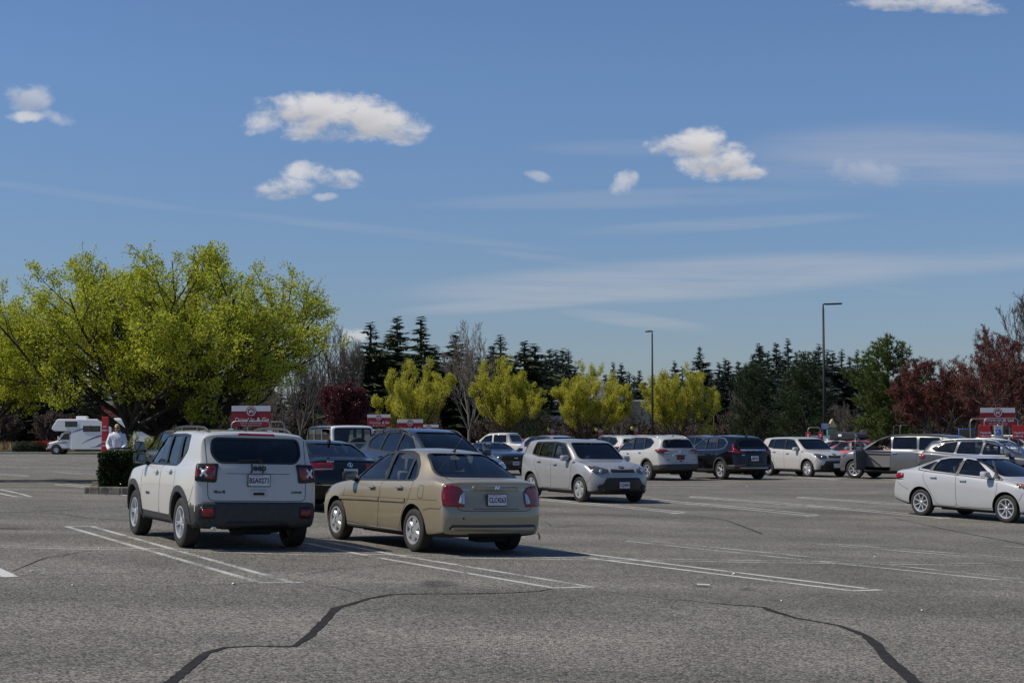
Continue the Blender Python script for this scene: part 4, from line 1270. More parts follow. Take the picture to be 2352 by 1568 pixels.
def sp_fiesta():
    P = P_COOL
    S = dict(id='fiesta', W=1.722, xf=2.10, xr=-2.30, wf=1.245, wr_=-1.245, wheel=.310, rim=.215, tyrew=.195, arch=.372,
        top=[(2.10, .72), (1.98, .82), (1.6, .93), (1.2, 1.01), (1.1, 1.03), (.6, 1.29), (.20, 1.42), (-.15, 1.465), (-.55, 1.465), (-.95, 1.42), (-1.35, 1.30), (-1.75, 1.15), (-1.95, 1.10), (-2.22, 1.075), (-2.30, 1.05)],
        belt=[(2.10, .68), (1.8, .80), (1.2, .90), (.6, .94), (-.4, 1.0), (-1.2, 1.05), (-1.9, 1.05), (-2.30, 1.0)],
        bottom=[(2.10, .22), (1.7, .19), (0, .20), (-1.7, .23), (-2.30, .34)],
        roofw=[(2.10, .74), (1.1, .76), (.5, .69), (0, .64), (-.8, .63), (-1.4, .66), (-1.9, .74), (-2.30, .78)],
        wid=[(2.10, .92), (1.6, .985), (0, 1.0), (-1.6, .99), (-2.30, .94)],
        foff=[(.2, .10), (.45, .0), (.7, .06)], roff=[(.3, .10), (.45, .0), (.65, .02), (.72, .05), (1.05, .10)],
        cf=.36, cr=.20, rblend=.65, drop=.06, flare=.03, cabin=(.95, -1.7), floor=.36, dashz=.98,
        swin=[[(.78, .99, .02), (.72, 1.05), (.22, 1.355), (-.12, 1.395), (-.18, 1.025)], [(-.25, 1.03), (-.19, 1.40), (-.60, 1.39), (-.88, 1.34), (-.98, 1.075)], [(-1.05, 1.09), (-.97, 1.315), (-1.22, 1.21), (-1.38, 1.12, .02)]],
        dlo=[(1.10, .935, .01), (.66, 1.17), (.22, 1.39), (-.14, 1.43), (-.62, 1.425), (-1.0, 1.355), (-1.42, 1.14, .02), (-1.38, 1.08, .02), (-1.0, 1.045), (0, .995)],
        pillars=[[(-.17, 1.01), (-.11, 1.41), (-.20, 1.415), (-.26, 1.01)], [(-.97, 1.07), (-.87, 1.355), (-.97, 1.34), (-1.06, 1.08)]],
        tinted=(), fwin=[(-.66, 1.03), (.66, 1.03), (.54, 1.40), (-.54, 1.40)], rwin=[(-.62, 1.13), (.62, 1.13), (.50, 1.40), (-.50, 1.40)],
        doors=[[(.98, .97), (1.0, .70), (.90, .29), (-.16, .27), (-.20, 1.0)], [(-.20, 1.0), (-.16, .27), (-.74, .28), (-.88, .50), (-1.02, .70), (-1.16, .86), (-1.18, 1.06)]],
        hood=(2.0, 1.1, .62),
        plates=[
            ('tail_lamp_side', rounded([(-2.25, .82, .02), (-2.05, .835), (-2.0, .88), (-2.08, .935), (-2.26, 1.0, .02)], .02), 'l', 'red', .010, .004, True),
            ('tail_lamp', rounded([(.56, .84), (.84, .83), (.82, .99), (.66, .97)], .03), 'b', 'red', .010, .0, 'm'),
            ('tail_lamp_lens', rounded([(-2.25, .92), (-2.10, .925), (-2.22, .985)], .01), 'l', 'lamp', .016, 0, True),
            ('headlamp', rounded([(-.22, .68), (-.02, .66), (.12, .72), (.40, .885, .01), (.22, .87), (-.18, .77)], .03), 'e', 'headlamp', .012, .010, 'm'),
            ('side_indicator', rounded([(.14, .79), (.38, .88, .005), (.20, .855)], .005), 'e', 'amber', .020, 0, True),
            ('mirror_base_trim', rounded([(1.04, .945), (.80, .985), (.80, 1.12)], .01), 'l', 'black', .003, 0, True),
            ('grille', rounded([(-.42, .38), (.42, .38), (.34, .62), (-.34, .62)], .05), 'f', 'black', .008, 0, False),
            ('rear_valance', rounded([(-2.2, .30), (-1.75, .25), (-1.72, .30), (-2.2, .38)], .01), 'l', 'clad', .008, 0, True),
        ],
        seams=[([(.98, .98), (1.3, .95), (1.7, .885), (1.96, .82)], 'l'), ([(-1.62, .60), (-1.80, .66), (-1.95, .72), (-2.06, .83)], 'l'), ([(1.60, .50), (1.66, .62), (1.72, .74)], 'l')],
        handles=[(.02, .885), (-.86, .925)], mirror=(.74, .86, .99), msize=(.16, .21, .14),
        rimmat='alloy', wstyle='thin', spokes=8, paint=P, recess=P_PEARL, bdlo=False)
    return S

def ody_extra(root, skin, parts, S):
    """driver's door swung open, with its own glass, and the door aperture behind it"""
    hx, hy = 1.17, .92
    d = bpy.data.objects.new('door', None); COL.objects.link(d); d.parent = root
    d.location = (hx, hy, 0); d.rotation_euler = (0, 0, R(-85)); d['label'] = 'open driver door'
    # lower panel and window frame built in door coordinates: +x runs back along -x when shut
    bm = bmesh.new()
    prof = [(0.0, .34), (-1.0, .34), (-1.05, 1.08), (0.0, 1.06)]
    prism(bm, rounded(prof, .08), 'y', -.10, .0, 0)
    frame = [(-.04, 1.04), (-.52, 1.50), (-.98, 1.60), (-1.04, 1.06)]
    pf = rounded(frame, .05); 
    for a, b in zip(pf, pf[1:] + pf[:1]):
        tube(bm, [(a[0], -.07, a[1]), (b[0], -.07, b[1])], .022, 6, mi=0)
    link('door_shell', bm2me(bm, 'door_shell'), P_GREY, d)
    bm = bmesh.new(); prism(bm, rounded([(-.06, .40), (-.96, .40), (-1.0, 1.02), (-.06, 1.02)], .06), 'y', -.125, -.101, 0); box(bm, (-.5, -.15, .72), (.62, .07, .05), bevel=.02); bobj('door_lining', bm, MT['seat'], d)
    bm = bmesh.new(); bm.faces.new([bm.verts.new((p[0], -.07, p[1])) for p in pf]); bobj('door_window', bm, MT['glass'], d)
    bm = bmesh.new(); box(bm, (-.10, .10, 1.14), (.14, .22, .17), bevel=.04); sobj('mirror', bm, P_GREY, d, 50)
    bm = bmesh.new(); box(bm, (-.80, .02, .96), (.18, .03, .03), bevel=.01); bobj('handle', bm, MT['chrome'], d)
    # the aperture: a flat near-black slab stands in for the shaded cabin
    bm = bmesh.new()
    ap = S['doors'][0]
    for a, b in zip(ap, ap[1:] + ap[:1]): pass
    prism(bm, rounded([(1.05, .40), (.02, .38), (-.02, 1.06), (1.05, 1.02)], .08), 'y', .52, .60, 0)
    bobj('cabin_shade_slab', bm, MT['under'], root)

def driver_arm(root):
    pass

def sp_odyssey():
    S = dict(id='odyssey', W=2.01, xf=2.42, xr=-2.73, wf=1.50, wr_=-1.50, wheel=.345, rim=.225, tyrew=.235, arch=.41,
        top=[(2.42, .88), (2.25, .98), (1.8, 1.08), (1.5, 1.13), (1.4, 1.15), (.9, 1.43), (.5, 1.61), (.1, 1.70), (-.6, 1.735), (-1.5, 1.73), (-2.3, 1.68), (-2.60, 1.62), (-2.73, 1.57)],
        belt=[(2.42, .82), (1.9, .98), (1.3, 1.05), (0, 1.09), (-1.0, 1.09), (-1.05, 1.03), (-2.73, 1.05)],
        bottom=[(2.42, .24), (1.8, .21), (0, .22), (-2.0, .24), (-2.73, .34)],
        roofw=[(2.42, .76), (1.3, .78), (.5, .74), (-1.5, .74), (-2.73, .68)],
        wid=[(2.42, .93), (1.8, 1.0), (-2.0, 1.0), (-2.73, .95)],
        foff=[(.2, .12), (.45, .0), (.9, .12)], roff=[(.3, .10), (.55, .0), (.9, .05), (1.15, .10), (1.6, .28)],
        cf=.36, cr=.16, rblend=.5, drop=.07, wb=.96, flare=.03, cabin=(1.25, -2.15), rows=3, lod=1,
        swin=[[(1.10, 1.10), (.60, 1.45), (.10, 1.59), (.02, 1.12)], [(-.06, 1.13), (-.04, 1.60), (-1.00, 1.61), (-1.05, 1.13)], [(-1.13, 1.10), (-1.10, 1.60), (-1.9, 1.58), (-2.05, 1.10)]],
        dlo=[(1.2, 1.07), (.58, 1.48), (.1, 1.63), (-1.0, 1.65), (-2.0, 1.62), (-2.12, 1.06), (-1.1, 1.06), (-1.05, 1.09)], chrome=False,
        pillars=[[(.03, 1.10), (.09, 1.61), (-.04, 1.615), (-.07, 1.10)], [(-1.04, 1.10), (-.99, 1.63), (-1.11, 1.63), (-1.14, 1.10)]],
        tinted=(1, 2), rtint=True,
        fwin=[(-.76, 1.17), (.76, 1.17), (.66, 1.63), (-.66, 1.63)], rwin=[(-.70, 1.16), (.70, 1.16), (.62, 1.56), (-.62, 1.56)],
        doors=[[(1.20, 1.06), (1.16, .70), (1.08, .34), (.02, .31), (-.02, 1.09), (.06, 1.64), (.54, 1.53)], [(-.02, 1.09), (.02, .31), (-1.06, .31), (-1.06, 1.09)]],
        skipdoor='doorl0', hood=(2.3, 1.4, .75),
        plates=[
            ('headlamp', rounded([(.50, .72), (.86, .74), (.90, .90), (.60, .86)], .04), 'f', 'headlamp', .012, .01, 'm'),
            ('headlamp_side', rounded([(2.28, .74), (2.0, .80), (1.84, .92), (2.1, .93), (2.28, .88)], .03), 'l', 'headlamp', .010, 0, True),
            ('side_indicator', rounded([(2.22, .70), (2.06, .76), (1.98, .84), (2.2, .84)], .02), 'l', 'amber', .014, 0, True),
            ('fuel_flap', rounded([(-1.32, .80), (-1.16, .80), (-1.16, .95), (-1.32, .95)], .02), 'l', P_GREY, .003, 0, True),
        ],
        strips=[('slide_rail', [(-1.06, .98), (-2.5, 1.0)], 'l', 'black', .03, .004), ('belt_trim', [(1.15, 1.075), (-1.02, 1.09)], 'l', 'chrome', .02, .008)],
        handles=[(.10, .98), (-.16, .98)], hmat='chrome', mirror=(1.05, 1.0, 1.08), rails=(.2, -2.3, .70, .03, 'black'),
        bdlo=False, rimmat='alloy', wstyle='split', spokes=7, steer=0, paint=P_GREY, extra=ody_extra)
    return S

def sp_outback():
    P = P_MGREY
    S = dict(id='outback', W=1.84, xf=2.32, xr=-2.48, wf=1.37, wr_=-1.375, wheel=.35, rim=.225, tyrew=.225, arch=.415,
        top=[(2.32, .86), (2.15, .95), (1.7, 1.04), (1.3, 1.09), (1.2, 1.11), (.7, 1.38), (.35, 1.54), (-.1, 1.60), (-.8, 1.61), (-1.5, 1.58), (-2.1, 1.52), (-2.40, 1.46), (-2.48, 1.44)],
        belt=[(2.32, .82), (1.8, .95), (1.2, 1.0), (0, 1.02), (-1.0, 1.05), (-1.8, 1.10), (-2.48, 1.10)],
        bottom=[(2.32, .28), (1.7, .24), (0, .25), (-1.7, .28), (-2.48, .36)],
        roofw=[(2.32, .76), (1.2, .76), (.4, .70), (-1.0, .69), (-2.48, .62)],
        wid=[(2.32, .93), (1.7, 1.0), (-1.7, 1.0), (-2.48, .94)],
        foff=[(.2, .12), (.45, .0), (.9, .12)], roff=[(.3, .10), (.55, .0), (.9, .05), (1.1, .12), (1.45, .42)],
        cf=.34, cr=.20, rblend=.6, drop=.065, wb=.955, flare=.03, cabin=(1.1, -1.85), lod=1,
        swin=[[(.92, 1.08), (.46, 1.38), (-.02, 1.50), (-.10, 1.08)], [(-.18, 1.08), (-.10, 1.51), (-.90, 1.50), (-1.0, 1.10)], [(-1.08, 1.11), (-.98, 1.495), (-1.55, 1.44), (-1.90, 1.26), (-1.75, 1.16)]],
        wtrim=[[(1.02, 1.05), (.44, 1.41), (0, 1.535), (-.9, 1.54), (-1.58, 1.475), (-1.98, 1.265), (-1.78, 1.12), (-1.0, 1.07)]], chrome=True,
        pillars=[],
        tinted=(1, 2), rtint=True, fwin=[(-.68, 1.13), (.68, 1.13), (.58, 1.52), (-.58, 1.52)], rwin=[(-.62, 1.16), (.62, 1.16), (.52, 1.42), (-.52, 1.42)],
        doors=[[(1.12, 1.04), (1.10, .70), (1.02, .38), (-.10, .36), (-.14, 1.06)], [(-.14, 1.06), (-.10, .36), (-.82, .36), (-.92, .60), (-1.04, .84), (-1.14, 1.08)]],
        plates=[
            ('tail_lamp_side', rounded([(-2.34, .92), (-2.16, .91), (-2.06, 1.0), (-2.16, 1.06), (-2.34, 1.07)], .03), 'l', 'red', .012, .006, True),
            ('tail_lamp', rounded([(.50, .93), (.84, .91), (.82, 1.07), (.58, 1.06)], .03), 'b', 'red', .010, 0, 'm'),
            ('headlamp', rounded([(.46, .70), (.80, .72), (.84, .86), (.56, .84)], .04), 'f', 'headlamp', .012, .01, 'm')],
        handles=[(.05, .95), (-.84, .98)], mirror=(.88, .90, 1.03), rails=(.65, -1.85, .64, .075, 'alloyp', 2),
        bdlo=False, rimmat='alloy', wstyle='plain', spokes=5, paint=P)
    S['strips'] = arch_strips(S, .05, 'clad', .010)
    return S

def sp_passat():
    S = dict(id='passat', W=1.835, xf=2.37, xr=-2.50, wf=1.40, wr_=-1.40, wheel=.33, rim=.22, tyrew=.22, arch=.39, lod=1,
        top=[(2.37, .74), (2.2, .85), (1.7, .96), (1.25, 1.03), (1.15, 1.05), (.6, 1.30), (.2, 1.43), (-.2, 1.475), (-.8, 1.475), (-1.2, 1.42), (-1.6, 1.27), (-1.95, 1.13), (-2.1, 1.11), (-2.4, 1.09), (-2.50, 1.06)],
        belt=[(2.37, .70), (1.8, .88), (1.2, .95), (0, .97), (-1.2, 1.0), (-2.0, 1.04), (-2.50, 1.0)],
        bottom=[(2.37, .24), (1.7, .2), (0, .21), (-1.7, .23), (-2.50, .30)],
        roofw=[(2.37, .76), (1.1, .77), (.4, .68), (-.8, .66), (-1.5, .70), (-2.0, .76), (-2.50, .82)],
        wid=[(2.37, .93), (1.7, 1.0), (-1.7, 1.0), (-2.50, .95)],
        foff=[(.2, .10), (.45, .0), (.7, .06)], roff=[(.3, .08), (.45, .0), (.70, .0), (.78, .05), (1.05, .10)],
        cf=.34, cr=.17, rblend=.6, drop=.06, flare=.02, cabin=(1.0, -1.8), floor=.38,
        swin=[[(.82, 1.0), (.30, 1.34), (-.08, 1.40), (-.16, 1.01)], [(-.24, 1.015), (-.18, 1.405), (-.80, 1.39), (-1.02, 1.04)], [(-1.1, 1.05), (-.9, 1.375), (-1.2, 1.30), (-1.42, 1.10)]],
        dlo=[(.94, .98), (.28, 1.375), (-.8, 1.425), (-1.2, 1.335), (-1.50, 1.10), (-1.1, 1.02)], chrome=True, tinted=(), rtint=True,
        fwin=[(-.68, 1.07), (.68, 1.07), (.56, 1.40), (-.56, 1.40)], rwin=[(-.64, 1.15), (.64, 1.15), (.52, 1.40), (-.52, 1.40)],
        doors=[], gate=[(-.62, .68), (.62, .68), (.64, 1.12), (-.64, 1.12)], gatename='boot_lid',
        plates=[
            ('tail_lamp', rounded([(.34, .90), (.60, .84), (.86, .85), (.86, .985), (.60, 1.01), (.36, 1.0)], .03), 'b', 'red', .012, .0, 'm'),
            ('tail_lamp_side', rounded([(-2.4, .86), (-2.18, .88), (-2.10, .98), (-2.38, 1.0)], .03), 'l', 'red', .010, 0, True),
            ('tail_lamp_strip', rounded([(.36, .875), (.84, .86), (.84, .875), (.40, .895)], .004), 'b', 'lamp', .018, 0, 'm'),
            ('maker_badge', [(.058 * math.cos(i * PI / 8), .97 + .058 * math.sin(i * PI / 8)) for i in range(16)], 'b', 'chrome', .012, 0, False),
            ('badge_field', [(.048 * math.cos(i * PI / 8), .97 + .048 * math.sin(i * PI / 8)) for i in range(16)], 'b', 'ink', .016, 0, False)],
        strips=[('bumper_trim', [(-.86, .56), (.86, .56)], 'b', 'chrome', .018, .008)],
        handles=[], mirror=(.80, .90, .98), aerial=(-1.15, 0, 0, 'fin'), rimmat='alloy', wstyle='plain', spokes=5, paint=P_BLACK,
        nplates=[(0, .82, 'b', 'BTN4274')], badges=[('PASSAT', .045, .42, 1.035, 'b', 'alloyp', 'badge'), ('V', .062, 0, .99, 'b', 'chrome', 'maker_badge', .002, .020), ('W', .062, 0, .945, 'b', 'chrome', 'maker_badge', .002, .020)])
    return S

def sp_suv(id, P, **kw):
    """mid-size crossover used for the cars farther back"""
    S = dict(id=id, W=1.85, xf=2.30, xr=-2.40, wf=1.36, wr_=-1.36, wheel=.355, rim=.23, tyrew=.225, arch=.42, lod=1,
        top=[(2.30, .92), (2.1, 1.0), (1.6, 1.09), (1.25, 1.14), (1.15, 1.16), (.6, 1.46), (.25, 1.60), (-.2, 1.665), (-.9, 1.67), (-1.6, 1.63), (-2.1, 1.57), (-2.32, 1.52), (-2.40, 1.50)],
        belt=[(2.30, .88), (1.8, 1.0), (1.1, 1.05), (0, 1.07), (-.9, 1.10), (-1.8, 1.15), (-2.40, 1.14)],
        bottom=[(2.30, .30), (1.7, .25), (0, .26), (-1.7, .28), (-2.40, .36)],
        roofw=[(2.30, .77), (1.1, .77), (.3, .71), (-1.0, .70), (-2.40, .64)],
        wid=[(2.30, .93), (1.7, 1.0), (-1.7, 1.0), (-2.40, .95)],
        foff=[(.2, .12), (.45, .0), (.9, .12)], roff=[(.3, .10), (.5, .0), (.9, .05), (1.12, .10), (1.5, .36)],
        cf=.32, cr=.20, rblend=.6, drop=.065, wb=.955, flare=.03, cabin=(1.05, -1.85),
        swin=[[(.84, 1.13), (.40, 1.44), (-.06, 1.55), (-.14, 1.13)], [(-.22, 1.13), (-.14, 1.56), (-.86, 1.55), (-.98, 1.15)], [(-1.06, 1.16), (-.95, 1.545), (-1.45, 1.51), (-1.72, 1.36), (-1.62, 1.20)]],
        dlo=[(.94, 1.10), (.38, 1.475), (-.06, 1.585), (-.9, 1.59), (-1.48, 1.545), (-1.80, 1.36), (-1.66, 1.16), (-1.0, 1.12)],
        pillars=[], tinted=(1, 2), rtint=True, fwin=[(-.68, 1.18), (.68, 1.18), (.57, 1.58), (-.57, 1.58)], rwin=[(-.64, 1.20), (.64, 1.20), (.54, 1.48), (-.54, 1.48)],
        doors=[[(1.05, 1.08), (1.0, .40), (-.12, .38), (-.18, 1.10)], [(-.18, 1.10), (-.12, .38), (-.84, .38), (-1.02, .84), (-1.12, 1.13)]],
        plates=[
            ('headlamp', rounded([(-.28, .80), (-.05, .77), (.10, .82), (.28, .95, .01), (.05, .95), (-.26, .90)], .04), 'e', 'lamp', .012, .014, 'm'),
            ('grille', rounded([(-.40, .62), (.40, .62), (.44, .86), (-.44, .86)], .05), 'f', 'black', .008, 0, False),
            ('tail_lamp', rounded([(.52, 1.0), (.85, .98), (.82, 1.14), (.60, 1.13)], .03), 'b', 'red', .010, 0, 'm'),
            ('tail_lamp_side', rounded([(-2.26, .98), (-2.06, 1.0), (-1.98, 1.10), (-2.20, 1.13)], .03), 'l', 'red', .010, 0, True)],
        handles=[(.05, .98), (-.84, 1.01)], mirror=(.84, .91, 1.08), hmat=None, rimmat='alloy', wstyle='plain', spokes=5, paint=P)
    del S['hmat']
    S.update(kw)
    return S

def sp_sedan(id, P, **kw):
    S = dict(id=id, W=1.80, xf=2.30, xr=-2.35, wf=1.36, wr_=-1.36, wheel=.325, rim=.215, tyrew=.21, arch=.385, lod=1,
        top=[(2.30, .72), (2.15, .82), (1.7, .94), (1.25, 1.01), (1.15, 1.03), (.6, 1.28), (.2, 1.40), (-.2, 1.445), (-.7, 1.44), (-1.1, 1.38), (-1.55, 1.23), (-1.9, 1.11), (-2.05, 1.09), (-2.28, 1.07), (-2.35, 1.04)],
        belt=[(2.30, .68), (1.8, .86), (1.2, .93), (0, .96), (-1.2, 1.0), (-1.9, 1.02), (-2.35, .98)],
        bottom=[(2.30, .24), (1.7, .2), (0, .21), (-1.7, .23), (-2.35, .30)],
        roofw=[(2.30, .76), (1.1, .77), (.4, .68), (-.8, .66), (-1.4, .70), (-1.9, .75), (-2.35, .80)],
        wid=[(2.30, .92), (1.7, 1.0), (-1.7, 1.0), (-2.35, .94)],
        foff=[(.2, .10), (.45, .0), (.7, .06)], roff=[(.3, .08), (.45, .0), (.70, .0), (.78, .05), (1.05, .10)],
        cf=.36, cr=.20, rblend=.6, drop=.06, flare=.025, cabin=(1.0, -1.75), floor=.38,
        swin=[[(.82, .99), (.28, 1.32), (-.08, 1.37), (-.16, 1.0)], [(-.24, 1.0), (-.18, 1.375), (-.68, 1.36), (-.96, 1.03)], [(-1.04, 1.04), (-.80, 1.345), (-1.08, 1.28), (-1.36, 1.09)]],
        dlo=[(.94, .965), (.28, 1.355), (-.7, 1.40), (-1.10, 1.31), (-1.44, 1.09), (-1.0, 1.0)], tinted=(),
        fwin=[(-.66, 1.05), (.66, 1.05), (.56, 1.37), (-.56, 1.37)], rwin=[(-.64, 1.12), (.64, 1.12), (.52, 1.39), (-.52, 1.39)],
        doors=[[(1.02, .94), (.98, .30), (-.14, .28), (-.20, .97)], [(-.20, .97), (-.14, .28), (-.80, .28), (-1.0, .70), (-1.16, 1.0)]],
        plates=[
            ('headlamp', rounded([(.44, .64), (.78, .66), (.82, .78), (.56, .76)], .04), 'f', 'headlamp', .012, .01, 'm'),
            ('headlamp_side', rounded([(2.14, .66), (1.92, .72), (1.76, .82), (2.0, .82), (2.14, .76)], .03), 'l', 'lamp', .010, 0, True),
            ('grille', rounded([(-.40, .46), (.40, .46), (.44, .68), (-.44, .68)], .05), 'f', 'black', .008, 0, False),
            ('tail_lamp', rounded([(.50, .82), (.82, .80), (.80, .96), (.60, .95)], .03), 'b', 'red', .010, 0, 'm'),
            ('tail_lamp_side', rounded([(-2.24, .82), (-2.02, .84), (-1.98, .93), (-2.22, .96)], .03), 'l', 'red', .010, 0, True)],
        handles=[(.04, .87), (-.84, .90)], mirror=(.78, .88, .98), rimmat='alloy', wstyle='plain', spokes=5, paint=P)
    S.update(kw)
    return S

def sp_mustang():
    S = sp_sedan('mustang', P_NAVY, W=1.88, xf=2.32, xr=-2.42,
        top=[(2.32, .82), (2.2, .90), (1.7, .98), (1.0, 1.04), (.85, 1.06), (.4, 1.27), (.1, 1.36), (-.3, 1.385), (-.7, 1.36), (-1.2, 1.24), (-1.75, 1.07), (-2.0, 1.05), (-2.35, 1.04), (-2.42, 1.0)],
        foff=[(.2, .12), (.5, .04), (.72, .0), (.86, .0)], cf=.16,
        swin=[[(.66, 1.02), (.2, 1.29), (-.3, 1.32), (-.6, 1.28), (-.62, 1.03)]], dlo=[(.8, .99), (.2, 1.325), (-.3, 1.355), (-.66, 1.31), (-.68, 1.0)],
        fwin=[(-.64, 1.08), (.64, 1.08), (.54, 1.32), (-.54, 1.32)], rwin=[(-.6, 1.10), (.6, 1.10), (.5, 1.30), (-.5, 1.30)],
        doors=[[(.82, .98), (.80, .30), (-.70, .28), (-.66, 1.0)]], handles=[(-.5, .88)],
        plates=[('grille', rounded([(-.60, .62), (.60, .62), (.68, .82), (-.68, .82)], .04), 'f', 'black', .010, 0, False),
                ('headlamp', rounded([(.64, .64), (.86, .66), (.86, .80), (.70, .81)], .03), 'f', 'headlamp', .014, 0, 'm'),
                ('lower_grille', rounded([(-.5, .34), (.5, .34), (.5, .46), (-.5, .46)], .03), 'f', 'black', .008, 0, False),
                ('maker_badge', rounded([(-.10, .705), (.02, .69), (.10, .73), (.06, .745), (-.04, .735), (-.09, .75)], .005), 'f', 'chrome', .022, 0, False)],
        nplates=[(0, .50, 'f', 'CDE0355')])
    return S
# ================================================================ larger vehicles and props
def sp_wrangler():
    S = sp_suv('wrangler', paint('bright_white_paint', (.80, .79, .76), rough=.4, dirt=.1), W=1.86, xf=2.15, xr=-2.10, wf=1.47, wr_=-1.47, wheel=.40, rim=.22, tyrew=.25, arch=.47,
        top=[(2.15, 1.02), (1.0, 1.15), (.80, 1.18), (.55, 1.76), (.45, 1.88), (-.2, 1.92), (-1.9, 1.90), (-2.10, 1.88)],
        belt=[(2.15, .98), (.9, 1.10), (-2.10, 1.22)], bottom=[(2.15, .46), (-2.10, .46)],
        roofw=[(2.15, .60), (.9, .75), (.4, .80), (-2.10, .80)], wid=[(2.15, .80), (.9, .86), (-2.10, .88)],
        bdlo=False, foff=[(.4, .02), (1, .02)], roff=[(.4, .02), (1.2, .0), (1.8, .10)], cf=.05, cr=.04, rblend=.3, drop=.05, cabin=(.7, -1.9),
        swin=[[(.52, 1.24), (.38, 1.76), (-.16, 1.78), (-.16, 1.25)], [(-.28, 1.25), (-.28, 1.78), (-.95, 1.78), (-.95, 1.26)], [(-1.06, 1.27), (-1.06, 1.78), (-1.85, 1.77), (-1.85, 1.28)]],
        dlo=[(.60, 1.20), (.38, 1.80), (-1.9, 1.81), (-1.9, 1.24)],
        fwin=[(-.66, 1.24), (.66, 1.24), (.64, 1.80), (-.64, 1.80)], rwin=[(-.66, 1.27), (.66, 1.27), (.64, 1.80), (-.64, 1.80)],
        plates=[], doors=[[(.75, 1.15), (.70, .55), (-.20, .52), (-.22, 1.22)], [(-.22, 1.22), (-.2, .52), (-.95, .52), (-1.0, 1.22)]], handles=[(-.05, 1.08), (-.85, 1.10)], mirror=(.55, .84, 1.22))
    def ex(root, skin, parts, S):
        w = bpy.data.objects.new('spare_wheel', None); COL.objects.link(w); w.parent = root
        w.location = (-2.28, -.05, 1.10); w.rotation_euler = (0, 0, R(90))
        t, rm, d = wheel_meshes(.40, .25, .22, 5, 'plain')
        link('tyre', t, MT['rubber'], w); link('rim', rm, MT['clad'], w)
    S['extra'] = ex
    return S

def sp_pickup():
    S = sp_suv('pickup', P_WHITE, W=1.98, xf=2.90, xr=-2.90, wf=1.85, wr_=-1.75, wheel=.39, rim=.22, tyrew=.25, arch=.46,
        top=[(2.90, 1.05), (2.7, 1.13), (1.6, 1.20), (1.45, 1.22), (.85, 1.70), (.6, 1.80), (-.1, 1.83), (-.75, 1.81), (-.95, 1.72), (-1.02, 1.22), (-1.1, 1.18), (-2.90, 1.18)],
        belt=[(2.90, 1.0), (1.4, 1.12), (-2.90, 1.14)], bottom=[(2.90, .40), (-2.90, .48)],
        roofw=[(2.90, .80), (1.4, .80), (.7, .70), (-.9, .70), (-1.1, .86), (-2.90, .86)], wid=[(2.90, .95), (2, 1), (-2.90, .97)],
        bdlo=False, foff=[(.4, .05), (.7, 0), (1.1, .05)], roff=[(.4, 0), (1.2, .0)], cf=.2, cr=.05, rblend=.3, drop=.06, cabin=(1.3, -.76),
        swin=[[(1.12, 1.22), (.78, 1.60), (.30, 1.70), (.26, 1.22)], [(.16, 1.22), (.20, 1.70), (-.68, 1.69), (-.74, 1.23)]],
        dlo=[(1.25, 1.18), (.78, 1.65), (.3, 1.74), (-.72, 1.73), (-.80, 1.19)],
        fwin=[(-.74, 1.26), (.74, 1.26), (.62, 1.71), (-.62, 1.71)], rwin=[(-.60, 1.30), (.60, 1.30), (.56, 1.66), (-.56, 1.66)], rtint=True, seats=False, tinted=(0, 1),
        plates=[('tail_lamp_side', rounded([(-2.86, .85), (-2.76, .85), (-2.76, 1.12), (-2.86, 1.12)], .02), 'l', 'red', .01, 0, True)],
        doors=[[(1.3, 1.15), (1.25, .55), (.22, .52), (.20, 1.18)], [(.20, 1.18), (.22, .52), (-.75, .52), (-.82, 1.18)]], handles=[(.38, 1.05), (-.55, 1.05)], mirror=(1.15, .95, 1.18))
    return S

